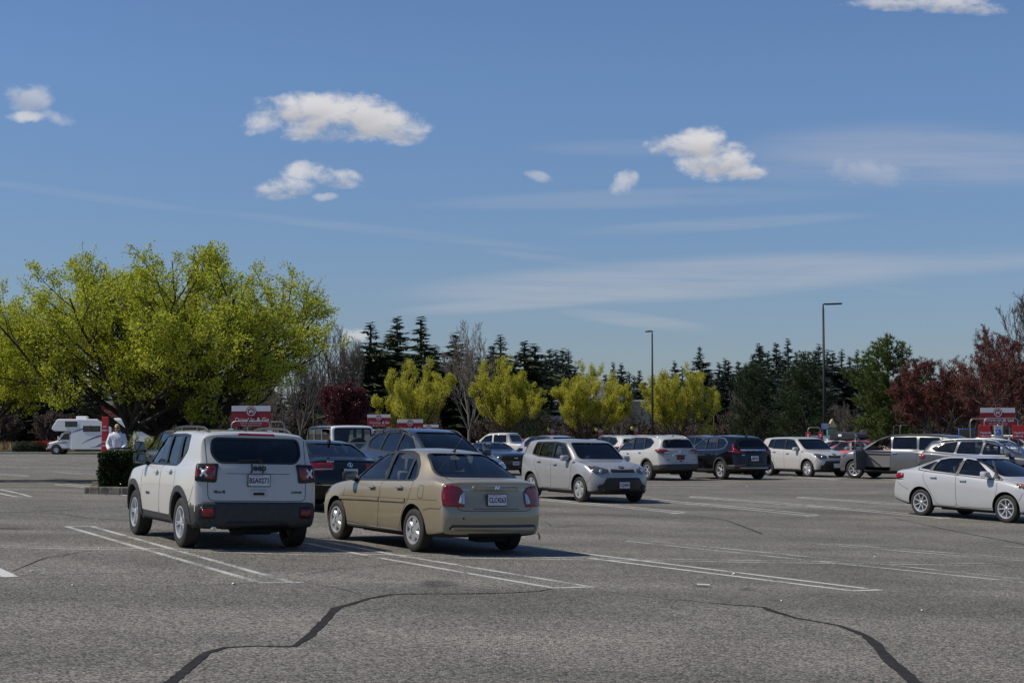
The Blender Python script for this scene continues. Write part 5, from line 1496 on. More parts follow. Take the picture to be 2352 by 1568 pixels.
def motorhome(x, y, yaw):
    root = empty('motorhome', 'long white motorhome with dark swoosh stripes parked by the grass verge', 'motorhome', (x, y, gz(x, y)), (0, 0, R(yaw)))
    W = 1.22
    body = mat('motorhome_panel', (.88, .87, .84), .45, noise=.05, nscale=1.5)
    bm = bmesh.new()
    prism(bm, rounded([(-4.6, .42, .05), (2.55, .42, .05), (2.55, 1.98, .05), (4.05, 2.02, .15), (4.25, 2.25, .2), (3.75, 3.05, .1), (-4.6, 3.05, .1)], .08), 'y', -W, W, 0)
    bmesh.ops.bevel(bm, geom=[e for e in bm.edges if e.calc_face_angle(0) > 1.2], offset=.06, segments=3, affect='EDGES')
    sobj('coach_body', bm, body, root)
    bm = bmesh.new()
    prism(bm, rounded([(2.5, .42, .03), (2.75, .45), (4.55, .50, .06), (4.62, .72, .06), (4.56, 1.02, .1), (3.75, 1.20, .15), (3.25, 1.92, .1), (2.5, 1.96, .02)], .05), 'y', -1.0, 1.0, 0)
    bmesh.ops.bevel(bm, geom=[e for e in bm.edges if e.calc_face_angle(0) > 1.2], offset=.09, segments=3, affect='EDGES')
    cabo = sobj('cab', bm, body, root)
    for s in (1, -1):
        bm = bmesh.new(); prism(bm, rounded([(3.55, 1.28), (3.15, 1.80), (2.72, 1.82), (2.70, 1.28)], .05), 'y', s * 1.004, s * .97, 0); bobj('cab_window', bm, MT['tint2'], root)
        bm = bmesh.new(); box(bm, (3.62, s * 1.16, 1.38), (.12, .18, .34), bevel=.03); bobj('mirror', bm, MT['white'], root)
        bm = bmesh.new(); prism(bm, [(3.62, 1.30), (3.30, 1.82), (3.36, 1.84), (3.68, 1.32)], 'y', s * .95, s * 1.006, 0); bobj('pillar', bm, body, root)
    bm = bmesh.new(); bm.faces.new([bm.verts.new(p) for p in ((3.70, -.84, 1.26), (3.70, .84, 1.26), (3.31, .80, 1.85), (3.31, -.80, 1.85))]); bobj('windshield', bm, MT['tint2'], root)
    for s in (1, -1):
        for (x0, x1, z0, z1) in ((3.0, 2.05, 2.42, 2.80), (1.45, .05, 2.0, 2.42), (-1.0, -1.8, 2.0, 2.4), (-3.0, -4.1, 2.0, 2.45)):
            wn = bpy.data.objects.new('window', None); COL.objects.link(wn); wn.parent = root
            bm = bmesh.new(); box(bm, ((x0 + x1) / 2, s * (W + .012), (z0 + z1) / 2), (abs(x1 - x0) + .08, .03, z1 - z0 + .08), bevel=.01); bobj('window_frame', bm, MT['black'], wn)
            for k in (0, 1):
                xa = x0 + (x1 - x0) * (k * .5 + .02); xb = x0 + (x1 - x0) * (k * .5 + .48)
                bm = bmesh.new(); box(bm, ((xa + xb) / 2, s * (W + .03), (z0 + z1) / 2), (abs(xb - xa), .01, z1 - z0)); bobj('pane', bm, MT['tint2'], wn)
        st = []
        def sw(p0, p1, p2, w):
            top = []; bot = []
            for i in range(13):
                t = i / 12
                X = p0[0] * (1 - t) ** 2 + 2 * p1[0] * t * (1 - t) + p2[0] * t * t; Z = p0[1] * (1 - t) ** 2 + 2 * p1[1] * t * (1 - t) + p2[1] * t * t
                h = w * math.sin(PI * min(1, t * .9 + .05)) * (.25 + .75 * t)
                top.append((X, Z + h / 2)); bot.append((X, Z - h / 2))
            return top + bot[::-1]
        for (a, b, c, w) in (((2.7, 1.86), (2.0, 2.0), (.8, 2.5), .13), ((1.6, .95), (.6, 1.55), (-.6, 1.70), .16), ((.6, .60), (-.4, 1.0), (-1.6, 1.55), .30), ((.9, .62), (-1.2, .75), (-2.8, 1.35), .16), ((-.7, 1.70), (-1.5, 1.7), (-2.2, 1.45), .12)):
            st.append((sw(a, b, c, w)))
        bm = bmesh.new()
        for p in st: prism(bm, p, 'y', s * (W - .01), s * (W + .006), 0)
        p = sw((3.9, .92), (3.3, 1.05), (2.8, 1.02), .12); prism(bm, p, 'y', s * .98, s * 1.006, 0)
        bobj('stripe', bm, MT['ink2'], root)
    for (x0, w0, h0) in ((1.9, .9, .26), (-2.4, .7, .18), (-1.2, .5, .10), (.3, .4, .14)):
        bm = bmesh.new(); box(bm, (x0, 0, 3.05 + h0 / 2), (w0, .7, h0), bevel=.06); bobj('roof_unit', bm, MT['white'], root)
    bm = bmesh.new(); box(bm, (4.66, 0, .50), (.12, 2.0, .2), bevel=.04); bobj('bumper', bm, MT['chrome'], root)
    for s in (1, -1):
        bm = bmesh.new(); box(bm, (4.60, s * .78, .86), (.10, .22, .26), bevel=.03); bobj('headlight', bm, MT['lamp'], root)
        bm = bmesh.new(); box(bm, (4.56, s * .95, .86), (.10, .12, .24), bevel=.03); bobj('turn_signal', bm, MT['amber'], root)
        add_wheel(root, 3.85, s * .92, .39, .24, .21, 5, 'cover', MT['alloyp']); add_wheel(root, -2.0, s * .98, .39, .24, .21, 5, 'cover', MT['alloyp'])
        for X in (3.85, -2.0):
            bm = bmesh.new(); lathe(bm, [(.001, 0), (.48, 0)], 28); o = bobj('wheel_well', bm, MT['black'], root); o.location = (X, s * ((1.003) if X > 0 else (W + .003)), .42)
    bm = bmesh.new(); box(bm, (-1, 0, .36), (6.5, 1.8, .14)); bobj('chassis', bm, MT['under'], root)
    return root

MT['tint2'] = mat('dark_window', (.012, .014, .016), .06, coat=1.0)
MT['ink2'] = mat('navy_stripe', (.03, .035, .06), .4)
MT['signred'] = mat('sign_red', (.27, .012, .022), .5, noise=.08, nscale=3)
MT['panelred'] = mat('panel_red', (.52, .03, .03), .5, noise=.08, nscale=3)
MT['signwhite'] = mat('sign_white', (.66, .66, .66), .5, noise=.05, nscale=4)
MT['galv'] = mat('galvanised_tube', (.30, .31, .32), .45, metal=.7, noise=.2, nscale=9)
MT['balloon'] = mat('yellow_balloon', (.62, .62, .05), .25, coat=.6)

def text_on(s, size, loc, m, parent, rotz=0.0, name='lettering', bold=0.0, sx=1.0, align='CENTER', y=-.014):
    me = text_mesh(s, size, name, bold=bold, sx=sx, align=align)
    o = link(name, me, m, parent)
    o.location = (loc[0], y, loc[1]); o.rotation_euler = (R(90), 0, 0)
    return o

def car_icon(parent, cx, cz, r, yy):
    bm = bmesh.new()
    ring = []
    def disc(r0, r1, y, mi):
        n = 28
        a = [bm.verts.new((cx + r1 * math.cos(2 * PI * i / n), y, cz + r1 * math.sin(2 * PI * i / n))) for i in range(n)]
        if r0 == 0: f = bm.faces.new(a); f.material_index = mi
        else:
            b = [bm.verts.new((cx + r0 * math.cos(2 * PI * i / n), y, cz + r0 * math.sin(2 * PI * i / n))) for i in range(n)]
            for i in range(n): f = bm.faces.new((a[i], a[(i + 1) % n], b[(i + 1) % n], b[i])); f.material_index = mi
    disc(0, r, yy, 1); disc(.72 * r, .86 * r, yy - .004, 0)
    k = r * .5
    def poly(pts, y, mi):
        f = bm.faces.new([bm.verts.new((cx + p[0] * k, y, cz + p[1] * k)) for p in pts]); f.material_index = mi
    poly([(-.9, -.35), (.9, -.35), (.95, .1), (.75, .3), (.5, .85), (-.5, .85), (-.75, .3), (-.95, .1)], yy - .004, 0)
    poly([(-.52, .32), (.52, .32), (.38, .68), (-.38, .68)], yy - .008, 1)
    poly([(-.8, -.72), (-.5, -.72), (-.5, -.35), (-.8, -.35)], yy - .004, 0); poly([(.5, -.72), (.8, -.72), (.8, -.35), (.5, -.35)], yy - .004, 0)
    poly([(-.72, -.08), (-.42, -.08), (-.42, .10), (-.72, .10)], yy - .008, 1); poly([(.42, -.08), (.72, -.08), (.72, .10), (.42, .10)], yy - .008, 1)
    bm.normal_update()
    for f in bm.faces:
        if f.normal.y > 0: f.normal_flip()
    return link('emblem', bm2me(bm, 'emblem'), [MT['signwhite'], MT['signred']], parent)

def drive_sign(u, vtop, Y, label, W=1.2, yaw=0.0, posts=(-.45, .45), postmat=None):
    p = at(u, Y); top = hz(vtop, Y) - p.z; H = W * .53
    root = empty('pickup_sign', label, 'sign', p, (0, 0, R(yaw)), group='pickup bay signs')
    zc = top - H / 2
    bm = bmesh.new(); box(bm, (0, 0, zc), (W, .022, H), bevel=.008); bobj('sign_board', bm, MT['signred'], root)
    bm = bmesh.new(); box(bm, (0, -.006, top - H * .13), (W - .01, .018, H * .26), bevel=.004); bobj('white_band', bm, MT['signwhite'], root)
    car_icon(root, 0, top - H * .26, H * .25, -.018)
    text_on('DriveUp', H * .27, (-W * .16, top - H * .66), MT['signwhite'], root, sx=1.0)
    text_on('& Go', H * .27, (W * .30, top - H * .66), MT['signwhite'], root, bold=.004)
    text_on("shop online and we'll bring", H * .095, (0, top - H * .83), MT['signwhite'], root)
    text_on('the groceries to your car', H * .095, (0, top - H * .93), MT['signwhite'], root)
    for x in posts:
        bm = bmesh.new(); tube(bm, [(x, .035, 0), (x, .035, top - .05)], .022, 8); bobj('post', bm, postmat or MT['galv'], root)
    return root

def hoop(bm, x0, x1, y, h, r=.022):
    c = .14
    pts = [(x0, y, 0), (x0, y, h - c)] + [(x0 + c - c * math.cos(a), y, h - c + c * math.sin(a)) for a in (R(22), R(45), R(68), R(90))]
    pts += [(x1 - c + c * math.sin(a), y, h - c + c * math.cos(a)) for a in (0, R(22), R(45), R(68))] + [(x1, y, h - c), (x1, y, 0)]
    tube(bm, pts, r, 8)

def cart_corral(u, Y, w, h, label, panels=True, ptxt=None, yaw=0.0, depth=2.2, ph=.5, pw=.45, pm='panelred', hoops=2):
    p = at(u, Y)
    root = empty('cart_corral', label, 'cart corral', p, (0, 0, R(yaw)), group='cart corrals between the parked cars')
    for k in range(hoops):
        bm = bmesh.new(); hoop(bm, -w / 2 + k * .12, w / 2 + k * .12, k * depth / max(1, hoops - 1), h); bobj('hoop', bm, MT['galv'], root)
    for s in (-1, 1):
        bm = bmesh.new()
        for z in (.35, .8): tube(bm, [(s * w / 2, 0, z), (s * w / 2, depth, z)], .02, 8)
        bobj('side_rail', bm, MT['galv'], root)
    if panels:
        for s in (-1, 1):
            x = s * (w / 2)
            bm = bmesh.new(); box(bm, (x, -.03, h - ph / 2 - (.25 if ptxt else .22)), (pw, .02, ph), bevel=.01); bobj('red_panel', bm, MT[pm], root)
            if ptxt:
                text_on('Thanks for', ph * .19, (x - pw * .42, h - .25 - ph * .55), MT['signwhite'], root, bold=.004, align='LEFT', y=-.045)
                text_on('rolling in.', ph * .19, (x - pw * .42, h - .25 - ph * .78), MT['signwhite'], root, bold=.004, align='LEFT', y=-.045)
            else:
                bm = bmesh.new(); box(bm, (x, -.045, h - ph / 2 - .20), (pw * .35, .01, ph * .4), bevel=.004); bobj('panel_mark', bm, MT['signwhite'], root)
    return root

def lamp_pole(u, Y, vtop, side, label, armlen=.9, lean=0.0, yaw=0):
    p = at(u, Y); H = hz(vtop, Y) - p.z
    root = empty('street_lamp', label, 'street lamp', p, (0, 0, R(yaw)), group='tall lamp poles of the car park')
    pm = mat('lamp_pole_metal', (.022, .020, .018), .6, metal=.2, noise=.2, nscale=3)
    bm = bmesh.new(); tube(bm, [(0, 0, 0), (0, 0, H * .5), (0, 0, H)], [.085, .075, .06], 12); bobj('pole', bm, pm, root)
    bm = bmesh.new(); lathe(bm, [(.26, 0), (.26, .75), (.23, .8), (.001, .8)], 18, axis='z'); bobj('pole_base', bm, mat('pole_base_concrete', (.25, .24, .22), .9, noise=.2), root)
    bm = bmesh.new(); tube(bm, [(0, 0, H - .02), (0, 0, H + .22), (side * .15, 0, H + .27)], .045, 8); bobj('lamp_arm', bm, pm, root)
    bm = bmesh.new(); box(bm, (side * (.12 + armlen / 2), 0, H + .25), (armlen, .34, .08), rot=(0, R(-2), 0), bevel=.03); bobj('lamp_head', bm, pm, root)
    return root

# ---------------------------------------------------------------- people
def skin_body(name, joints, bones, m, parent, sub=2):
    bm = bmesh.new()
    keys = list(joints); vs = {k: bm.verts.new(joints[k][0]) for k in keys}
    for a, b in bones: bm.edges.new((vs[a], vs[b]))
    me = bpy.data.meshes.new(name); bm.to_mesh(me); bm.free()
    o = bpy.data.objects.new(name, me); COL.objects.link(o)
    md = o.modifiers.new('skin', 'SKIN'); ss = o.modifiers.new('sub', 'SUBSURF'); ss.levels = ss.render_levels = sub
    for i, k in enumerate(keys):
        sv = me.skin_vertices[0].data[i]; r = joints[k][1]
        sv.radius = r if isinstance(r, tuple) else (r, r)
        sv.use_root = (i == 0)
    dg = bpy.context.evaluated_depsgraph_get()
    m2 = bpy.data.meshes.new_from_object(o.evaluated_get(dg))
    bpy.data.objects.remove(o); bpy.data.meshes.remove(me)
    m2.polygons.foreach_set('use_smooth', [True] * len(m2.polygons))
    m2.materials.clear()
    return link(name, m2, m, parent)

def hand(c, d, up, root, s=1):
    """palm with four fingers and a thumb closing on a handle; d points along the hand"""
    c = Vector(c); d = Vector(d).normalized(); up = Vector(up).normalized(); sd = d.cross(up).normalized() * s
    bm = bmesh.new()
    tube(bm, [c - d * .02, c + d * .03, c + d * .075], [.024, .038, .034], 8)
    for k in range(4):
        b = c + d * .075 + sd * (k - 1.5) * .019; L = (.07, .078, .074, .058)[k]
        tube(bm, [b, b + d * L * .45, b + d * L * .62 - up * L * .38, b + d * L * .35 - up * L * .72], [.0095, .0092, .0085, .0075], 6)
    b = c + d * .02 - sd * .032
    tube(bm, [b, b - sd * .022 + d * .028, b - sd * .016 + d * .058 - up * .02], [.012, .011, .009], 6)
    return bobj('hand', bm, MT['skin'], root, True)

def head_parts(root, c, yaw, hair, tilt=0, glasses=True, hair_len=.16):
    """head with a face, ears and hair; the face looks along -y"""
    h = bpy.data.objects.new('head', None); COL.objects.link(h); h.parent = root; h.location = c; h.rotation_euler = (R(tilt), 0, R(yaw))
    bm = bmesh.new()
    bmesh.ops.create_uvsphere(bm, u_segments=20, v_segments=14, radius=1)
    for v in bm.verts:
        x, y, z = v.co
        w = .072 * (1 if z > 0 else 1 + z * .28); dpt = .092 * (1 if z > -.2 else 1 + (z + .2) * .2)
        v.co = Vector((x * w, y * dpt, z * .118))
        if v.co.y < -.06 and abs(v.co.x) < .02 and -.04 < v.co.z < .01: v.co.y -= .016     # nose
        if v.co.y < -.05 and .012 < abs(v.co.x) < .045 and .0 < v.co.z < .03: v.co.y += .008   # eye sockets
    bobj('face', bm, MT['skin'], h, True)
    bm = bmesh.new()
    bmesh.ops.create_icosphere(bm, subdivisions=2, radius=.018, matrix=Matrix.Translation((.074, .005, -.01)) @ Matrix.Diagonal((.5, 1, 1.6, 1)))
    bmesh.ops.create_icosphere(bm, subdivisions=2, radius=.018, matrix=Matrix.Translation((-.074, .005, -.01)) @ Matrix.Diagonal((.5, 1, 1.6, 1)))
    bobj('ears', bm, MT['skin'], h, True)
    bm = bmesh.new()
    box(bm, (0, -.088, -.062), (.042, .012, .008), bevel=.003); bobj('mouth', bm, mat('lips', (.35, .10, .09), .5), h)
    bm = bmesh.new()
    if glasses:
        for s in (-1, 1): box(bm, (s * .032, -.094, .012), (.050, .010, .034), bevel=.008)
        tube(bm, [(-.074, 0, .014), (-.060, -.088, .016), (.060, -.088, .016), (.074, 0, .014)], .004, 5)
        bobj('sunglasses', bm, MT['black'], h)
    else:
        for s in (-1, 1): bmesh.ops.create_icosphere(bm, subdivisions=1, radius=.009, matrix=Matrix.Translation((s * .03, -.084, .012)))
        bobj('eyes', bm, MT['black'], h)
    bm = bmesh.new()
    bmesh.ops.create_uvsphere(bm, u_segments=22, v_segments=14, radius=1)
    bmesh.ops.delete(bm, geom=[v for v in bm.verts if (v.co.y < -.45 and v.co.z < .42) or v.co.z < -.75], context='VERTS')
    for v in bm.verts:
        x, y, z = v.co
        v.co = Vector((x * .086, y * .104 + .008, z * .130 + .008))
        if v.co.z < 0: v.co.z -= (-v.co.z) * hair_len * 9; v.co.x *= 1.08; v.co.x += math.sin(v.co.z * 60 + x * 9) * .004
    bobj('hair', bm, hair, h, True)
    return h
# ================================================================ trees and plants
def leafmat(name, col, var=.35, trans=.25, hue=None, rough=.6):
    m = bpy.data.materials.new(name); m.use_nodes = True
    nt = m.node_tree; nt.nodes.clear()
    out = N(nt, 'ShaderNodeOutputMaterial')
    ge = N(nt, 'ShaderNodeNewGeometry')
    tc = N(nt, 'ShaderNodeTexCoord'); no = N(nt, 'ShaderNodeTexNoise'); no.inputs['Scale'].default_value = .9; no.inputs['Detail'].default_value = 3
    nt.links.new(tc.outputs['Object'], no.inputs['Vector'])
    ad = N(nt, 'ShaderNodeMath', operation='MULTIPLY_ADD'); ad.inputs[1].default_value = 1.2; nt.links.new(no.outputs['Fac'], ad.inputs[0]); 
    nt.links.new(ge.outputs['Random Per Island'], ad.inputs[2])
    mr = N(nt, 'ShaderNodeMapRange'); mr.inputs['From Min'].default_value = .35; mr.inputs['From Max'].default_value = 1.9
    nt.links.new(ad.outputs[0], mr.inputs['Value'])
    mx = N(nt, 'ShaderNodeMix', data_type='RGBA')
    c2 = hue or tuple(c * (1 - var) for c in col)
    mx.inputs['A'].default_value = (*c2, 1); mx.inputs['B'].default_value = (*[min(1, c * (1 + var)) for c in col], 1)
    nt.links.new(mr.outputs['Result'], mx.inputs['Factor'])
    d = N(nt, 'ShaderNodeBsdfPrincipled'); d.inputs['Roughness'].default_value = rough; d.inputs['Specular IOR Level'].default_value = .3
    t = N(nt, 'ShaderNodeBsdfTranslucent'); ms = N(nt, 'ShaderNodeMixShader'); ms.inputs[0].default_value = trans
    nt.links.new(mx.outputs['Result'], d.inputs['Base Color']); nt.links.new(mx.outputs['Result'], t.inputs['Color'])
    nt.links.new(d.outputs[0], ms.inputs[1]); nt.links.new(t.outputs[0], ms.inputs[2]); nt.links.new(ms.outputs[0], out.inputs['Surface'])
    return m

BARK = mat('bark', (.085, .068, .052), .9, noise=.45, nscale=6, bump=.6, bscale=18)
BARKD = mat('dark_bark', (.040, .033, .026), .9, noise=.4, nscale=5, bump=.5, bscale=14)
BARKP = mat('pale_bark', (.15, .13, .11), .9, noise=.35, nscale=5)
BARKG = mat('grey_twig', (.11, .092, .078), .9, noise=.3, nscale=4)

class TB:
    """collects branch tubes and leaf faces quickly"""
    def __init__(s): s.v = []; s.f = []; s.lv = []; s.lf = []
    def seg(s, pts, rs, n):
        base = len(s.v); up = None
        for i, p in enumerate(pts):
            d = (pts[min(i + 1, len(pts) - 1)] - pts[max(i - 1, 0)])
            if d.length < 1e-9: d = Vector((0, 0, 1))
            d.normalize()
            up = d.orthogonal().normalized() if up is None else (up - d * up.dot(d)).normalized()
            sd = d.cross(up)
            for k in range(n):
                a = 2 * PI * k / n
                q = p + (up * math.cos(a) + sd * math.sin(a)) * rs[i]
                s.v.append(q[:])
        for i in range(len(pts) - 1):
            for k in range(n):
                s.f.append((base + i * n + k, base + i * n + (k + 1) % n, base + (i + 1) * n + (k + 1) % n, base + (i + 1) * n + k))
    def leaf(s, p, d, L, w, rnd):
        d = d.normalized()
        sd = d.cross(Vector((rnd.uniform(-1, 1), rnd.uniform(-1, 1), rnd.uniform(-1, 1))))
        if sd.length < 1e-3: sd = d.orthogonal()
        sd = sd.normalized() * w * .5
        b = len(s.lv)
        s.lv += [p[:], (p + d * L * .45 + sd)[:], (p + d * L)[:], (p + d * L * .45 - sd)[:]]
        s.lf.append((b, b + 1, b + 2, b + 3))
    def tri(s, a, b, c):
        k = len(s.lv); s.lv += [a[:], b[:], c[:]]; s.lf.append((k, k + 1, k + 2))
    def wood(s, name):
        me = bpy.data.meshes.new(name); me.from_pydata(s.v, [], s.f); me.polygons.foreach_set('use_smooth', [True] * len(me.polygons)); return me
    def crown(s, name):
        me = bpy.data.meshes.new(name); me.from_pydata(s.lv, [], s.lf); return me

def rv(r): return Vector((r.uniform(-1, 1), r.uniform(-1, 1), r.uniform(-1, 1)))

def deciduous(seed, P):
    """P: H height, Rx spread, th trunk height, tr trunk radius, limbs, kids(per level), lens, leaf(n, size), up, lean"""
    r = random.Random(seed); T = TB()
    H, Rs, th, tr = P['H'], P['R'], P['th'], P['tr']
    maxl = P.get('lv', 4)
    hull_c = Vector((0, 0, P.get('hc', (H + th) / 2))); hull_h = P.get('hh', (H - th) / 2 + .2)
    def in_hull(p):
        q = p - hull_c
        return (q.x * q.x + q.y * q.y) / (Rs * Rs) + (q.z / hull_h) ** 2
    nl, ls = P['leaf']
    wig = P.get('wig', .22); upt = P.get('up', .10)
    def grow(p, d, L, rad, lvl):
        ns = 5 if lvl < 3 else 4
        pts = [p.copy()]; rs = [rad]; q = p.copy(); dd = d.normalized()
        hk = P.get('hullk', 1.08) + r.uniform(-1, 1) * P.get('hv', .22) * (1 if lvl > 2 else .3)
        for i in range(ns):
            dd = (dd + rv(r) * wig + Vector((0, 0, upt if lvl < maxl else upt * P.get('tipup', .6)))).normalized()
            q = q + dd * (L / ns)
            pts.append(q.copy()); rs.append(max(P.get('minr', .006), rad * (1 - .72 * (i + 1) / ns)))
            if in_hull(q) > hk and lvl > 0: break
        T.seg(pts, rs, 8 if lvl == 0 else (6 if lvl == 1 else (4 if lvl == 2 else 3)))
        if lvl < maxl:
            k = P['kids'][lvl]
            for j in range(k):
                t = (j + 1) / k if lvl == 0 else (.22 + .78 * (j + r.random() * .7) / k)
                t = min(t, 1)
                x = t * (len(pts) - 1); a = min(int(x), len(pts) - 2); f = x - a
                b = pts[a].lerp(pts[a + 1], f)
                ang = P['ang'][lvl] * r.uniform(.75, 1.25)
                ax = rv(r); base = (pts[a + 1] - pts[a]).normalized()
                ax = ax - base * ax.dot(base)
                if ax.length < 1e-3: continue
                nd = (base * math.cos(ang) + ax.normalized() * math.sin(ang))
                if P.get('flat') and nd.z < P['flat']: nd.z = P['flat'] + r.random() * .15
                grow(b, nd, L * P['len'][lvl] * r.uniform(.75, 1.15) * (1 - .3 * t if lvl > 0 else 1), max(.006, rs[a] * .62), lvl + 1)
        if lvl >= P.get('leaf_lv', maxl - 1) and nl:
            for i in range(1, len(pts)):
                for _ in range(nl if lvl == maxl else max(1, nl // 2)):
                    b = pts[i - 1].lerp(pts[i], r.random()) + rv(r) * ls * P.get('scat', .8)
                    T.leaf(b, (dd + rv(r) * 1.1), ls * r.uniform(.7, 1.35), ls * P.get('lw', .62), r)
    # trunk and main limbs
    lean = Vector(P.get('lean', (0, 0, 0)))
    pts = [Vector((0, 0, -.1)), Vector((0, 0, th * .4)) + lean * .3, Vector((0, 0, th * .75)) + lean * .8 + rv(r) * .04, Vector((0, 0, th)) + lean]
    T.seg(pts, [tr * 1.3, tr, tr * .9, tr * .85], 10)
    nb = P['limbs']; a0 = r.random() * 6.28
    for i in range(nb):
        a = a0 + 2 * PI * i / nb + r.uniform(-.3, .3)
        el = P['limb_el'] * r.uniform(.7, 1.3) if i < nb - 1 or nb < 3 else R(82)
        d = Vector((math.cos(a) * math.cos(el), math.sin(a) * math.cos(el), math.sin(el)))
        L = P['limb_len'] * r.uniform(.85, 1.15)
        grow(pts[-1] - Vector((0, 0, r.uniform(0, th * .25))), d, L, tr * .58, 1)
    return T

def conifer(seed, H, Rb, sp=.45, dens=1.0, droop=.35, z0=.08, tip=.7, sparse=0.0, spray=.55):
    r = random.Random(seed); T = TB()
    T.seg([Vector((0, 0, -.2)), Vector((0, 0, H * .5)), Vector((0, 0, H * .97))], [H * .014, H * .009, H * .002], 7)
    z = H * z0
    while z < H * .985:
        t = z / H
        Lm = Rb * (1 - t) ** tip * (0.55 + .45 * min(1, (t - z0) * 6 + .3))
        nb = max(3, int((5 + 3 * r.random()) * (1 if t < .8 else .8)))
        a0 = r.random() * 6.28
        for i in range(nb):
            if r.random() < sparse: continue
            a = a0 + 2 * PI * i / nb + r.uniform(-.3, .3)
            L = max(.25, Lm * r.uniform(.35, 1.25))
            el = .35 * t + .05 + r.uniform(-.22, .25)
            d = Vector((math.cos(a), math.sin(a), el)).normalized()
            p = Vector((0, 0, z + r.uniform(-.6, .6) * sp)); pts = [p.copy()]; k = max(2, int(L / .55))
            for j in range(k):
                d = (d + Vector((0, 0, -droop * r.uniform(.1, .9) / k * (1 if j < k * .7 else -1.0))) + rv(r) * .05).normalized()
                p = p + d * L / k; pts.append(p.copy())
            T.seg(pts, [max(.008, .028 * L / 3 * (1 - j / (len(pts)))) for j in range(len(pts))], 3)
            ns = max(3, int(L / .22 * dens))
            for j in range(ns):
                f = .12 + .88 * (j + r.random()) / ns
                x = f * (len(pts) - 1); ia = min(int(x), len(pts) - 2)
                b = pts[ia].lerp(pts[ia + 1], x - ia); dd = (pts[ia + 1] - pts[ia]).normalized()
                sd = dd.cross(Vector((0, 0, 1))).normalized()
                for s in (-1, 1, 0):
                    sl = spray * (1.2 - f * .6) * r.uniform(.6, 1.3) * (.14 + .86 * min(1, L / 1.7))
                    q = (dd * .8 + sd * s * .8 + Vector((0, 0, -.30 + r.uniform(-.45, .30)))).normalized()
                    w = (Vector((0, 0, 1)).cross(q).normalized() * r.uniform(-1, 1) + Vector((0, 0, r.uniform(.4, 1)))).normalized() * sl * .20
                    T.tri(b - w, b + w, b + q * sl)
                if r.random() < .9:
                    w = dd * sl * .32; T.tri(b - w, b + w, b + Vector((r.uniform(-.1, .1), r.uniform(-.1, .1), -sl * r.uniform(.5, .9))))
        z += sp * r.uniform(.7, 1.3) * (1 if t < .85 else .7)
    return T

def pine(seed, H, Rb, tuft=.20, ntuft=3, z0=.06, sp=.42, shape=.55, up=.5, nd=9, irregular=0.0):
    """dense pine with tufts of needles standing on upturned twigs"""
    r = random.Random(seed); T = TB()
    T.seg([Vector((0, 0, -.2)), Vector((.05, 0, H * .5)), Vector((0, .05, H * .93))], [H * .02, H * .013, H * .004], 8)
    ph = [r.random() * 6.28 for _ in range(4)]
    z = H * z0
    while z < H * .97:
        t = z / H
        prof = ((1 - t) ** shape) * (.7 + .3 * min(1, t * 6))
        nb = 6 if t < .85 else 4
        a0 = r.random() * 6.28
        for i in range(nb):
            a = a0 + 2 * PI * i / nb + r.uniform(-.35, .35)
            lob = 1 + irregular * math.sin(a * 2 + ph[0] + z * 1.1) + irregular * .6 * math.sin(z * 2.3 + ph[1])
            L = max(.35, Rb * prof * r.uniform(.72, 1.12) * lob)
            d = Vector((math.cos(a), math.sin(a), .18 + .5 * t)).normalized()
            p = Vector((0, 0, z)); pts = [p.copy()]; k = max(3, int(L / .4))
            for j in range(k):
                d = (d + Vector((0, 0, up * .35 / k)) + rv(r) * .12).normalized(); p = p + d * L / k; pts.append(p.copy())
            T.seg(pts, [max(.012, .035 * (1 - j / len(pts))) for j in range(len(pts))], 3)
            ns = int(L / .16)
            for j in range(ns):
                f = .25 + .75 * (j + r.random()) / ns
                x = f * (len(pts) - 1); ia = min(int(x), len(pts) - 2)
                b = pts[ia].lerp(pts[ia + 1], x - ia)
                for _ in range(ntuft):
                    tp = b + rv(r) * .28 * (1.2 - f * .5); ax = (Vector((math.cos(a), math.sin(a), .8)) + rv(r) * .5).normalized()
                    for n_ in range(nd):
                        q = (ax + rv(r) * .75).normalized() * tuft * r.uniform(.7, 1.2)
                        w = q.cross(rv(r)).normalized() * tuft * .085
                        T.tri(tp - w, tp + w, tp + q)
        z += sp * r.uniform(.7, 1.3)
    return T

def plant_tree(T, name, label, cat, loc, wood, leaf, group=None, rot=0, scale=1.0, kind=None):
    root = empty(name, label, cat, loc, (0, 0, rot), group)
    root.scale = (scale,) * 3 if not isinstance(scale, tuple) else scale
    link('trunk', T.wood('trunk'), wood, root)
    if T.lf: link('crown', T.crown('crown'), leaf, root)
    return root

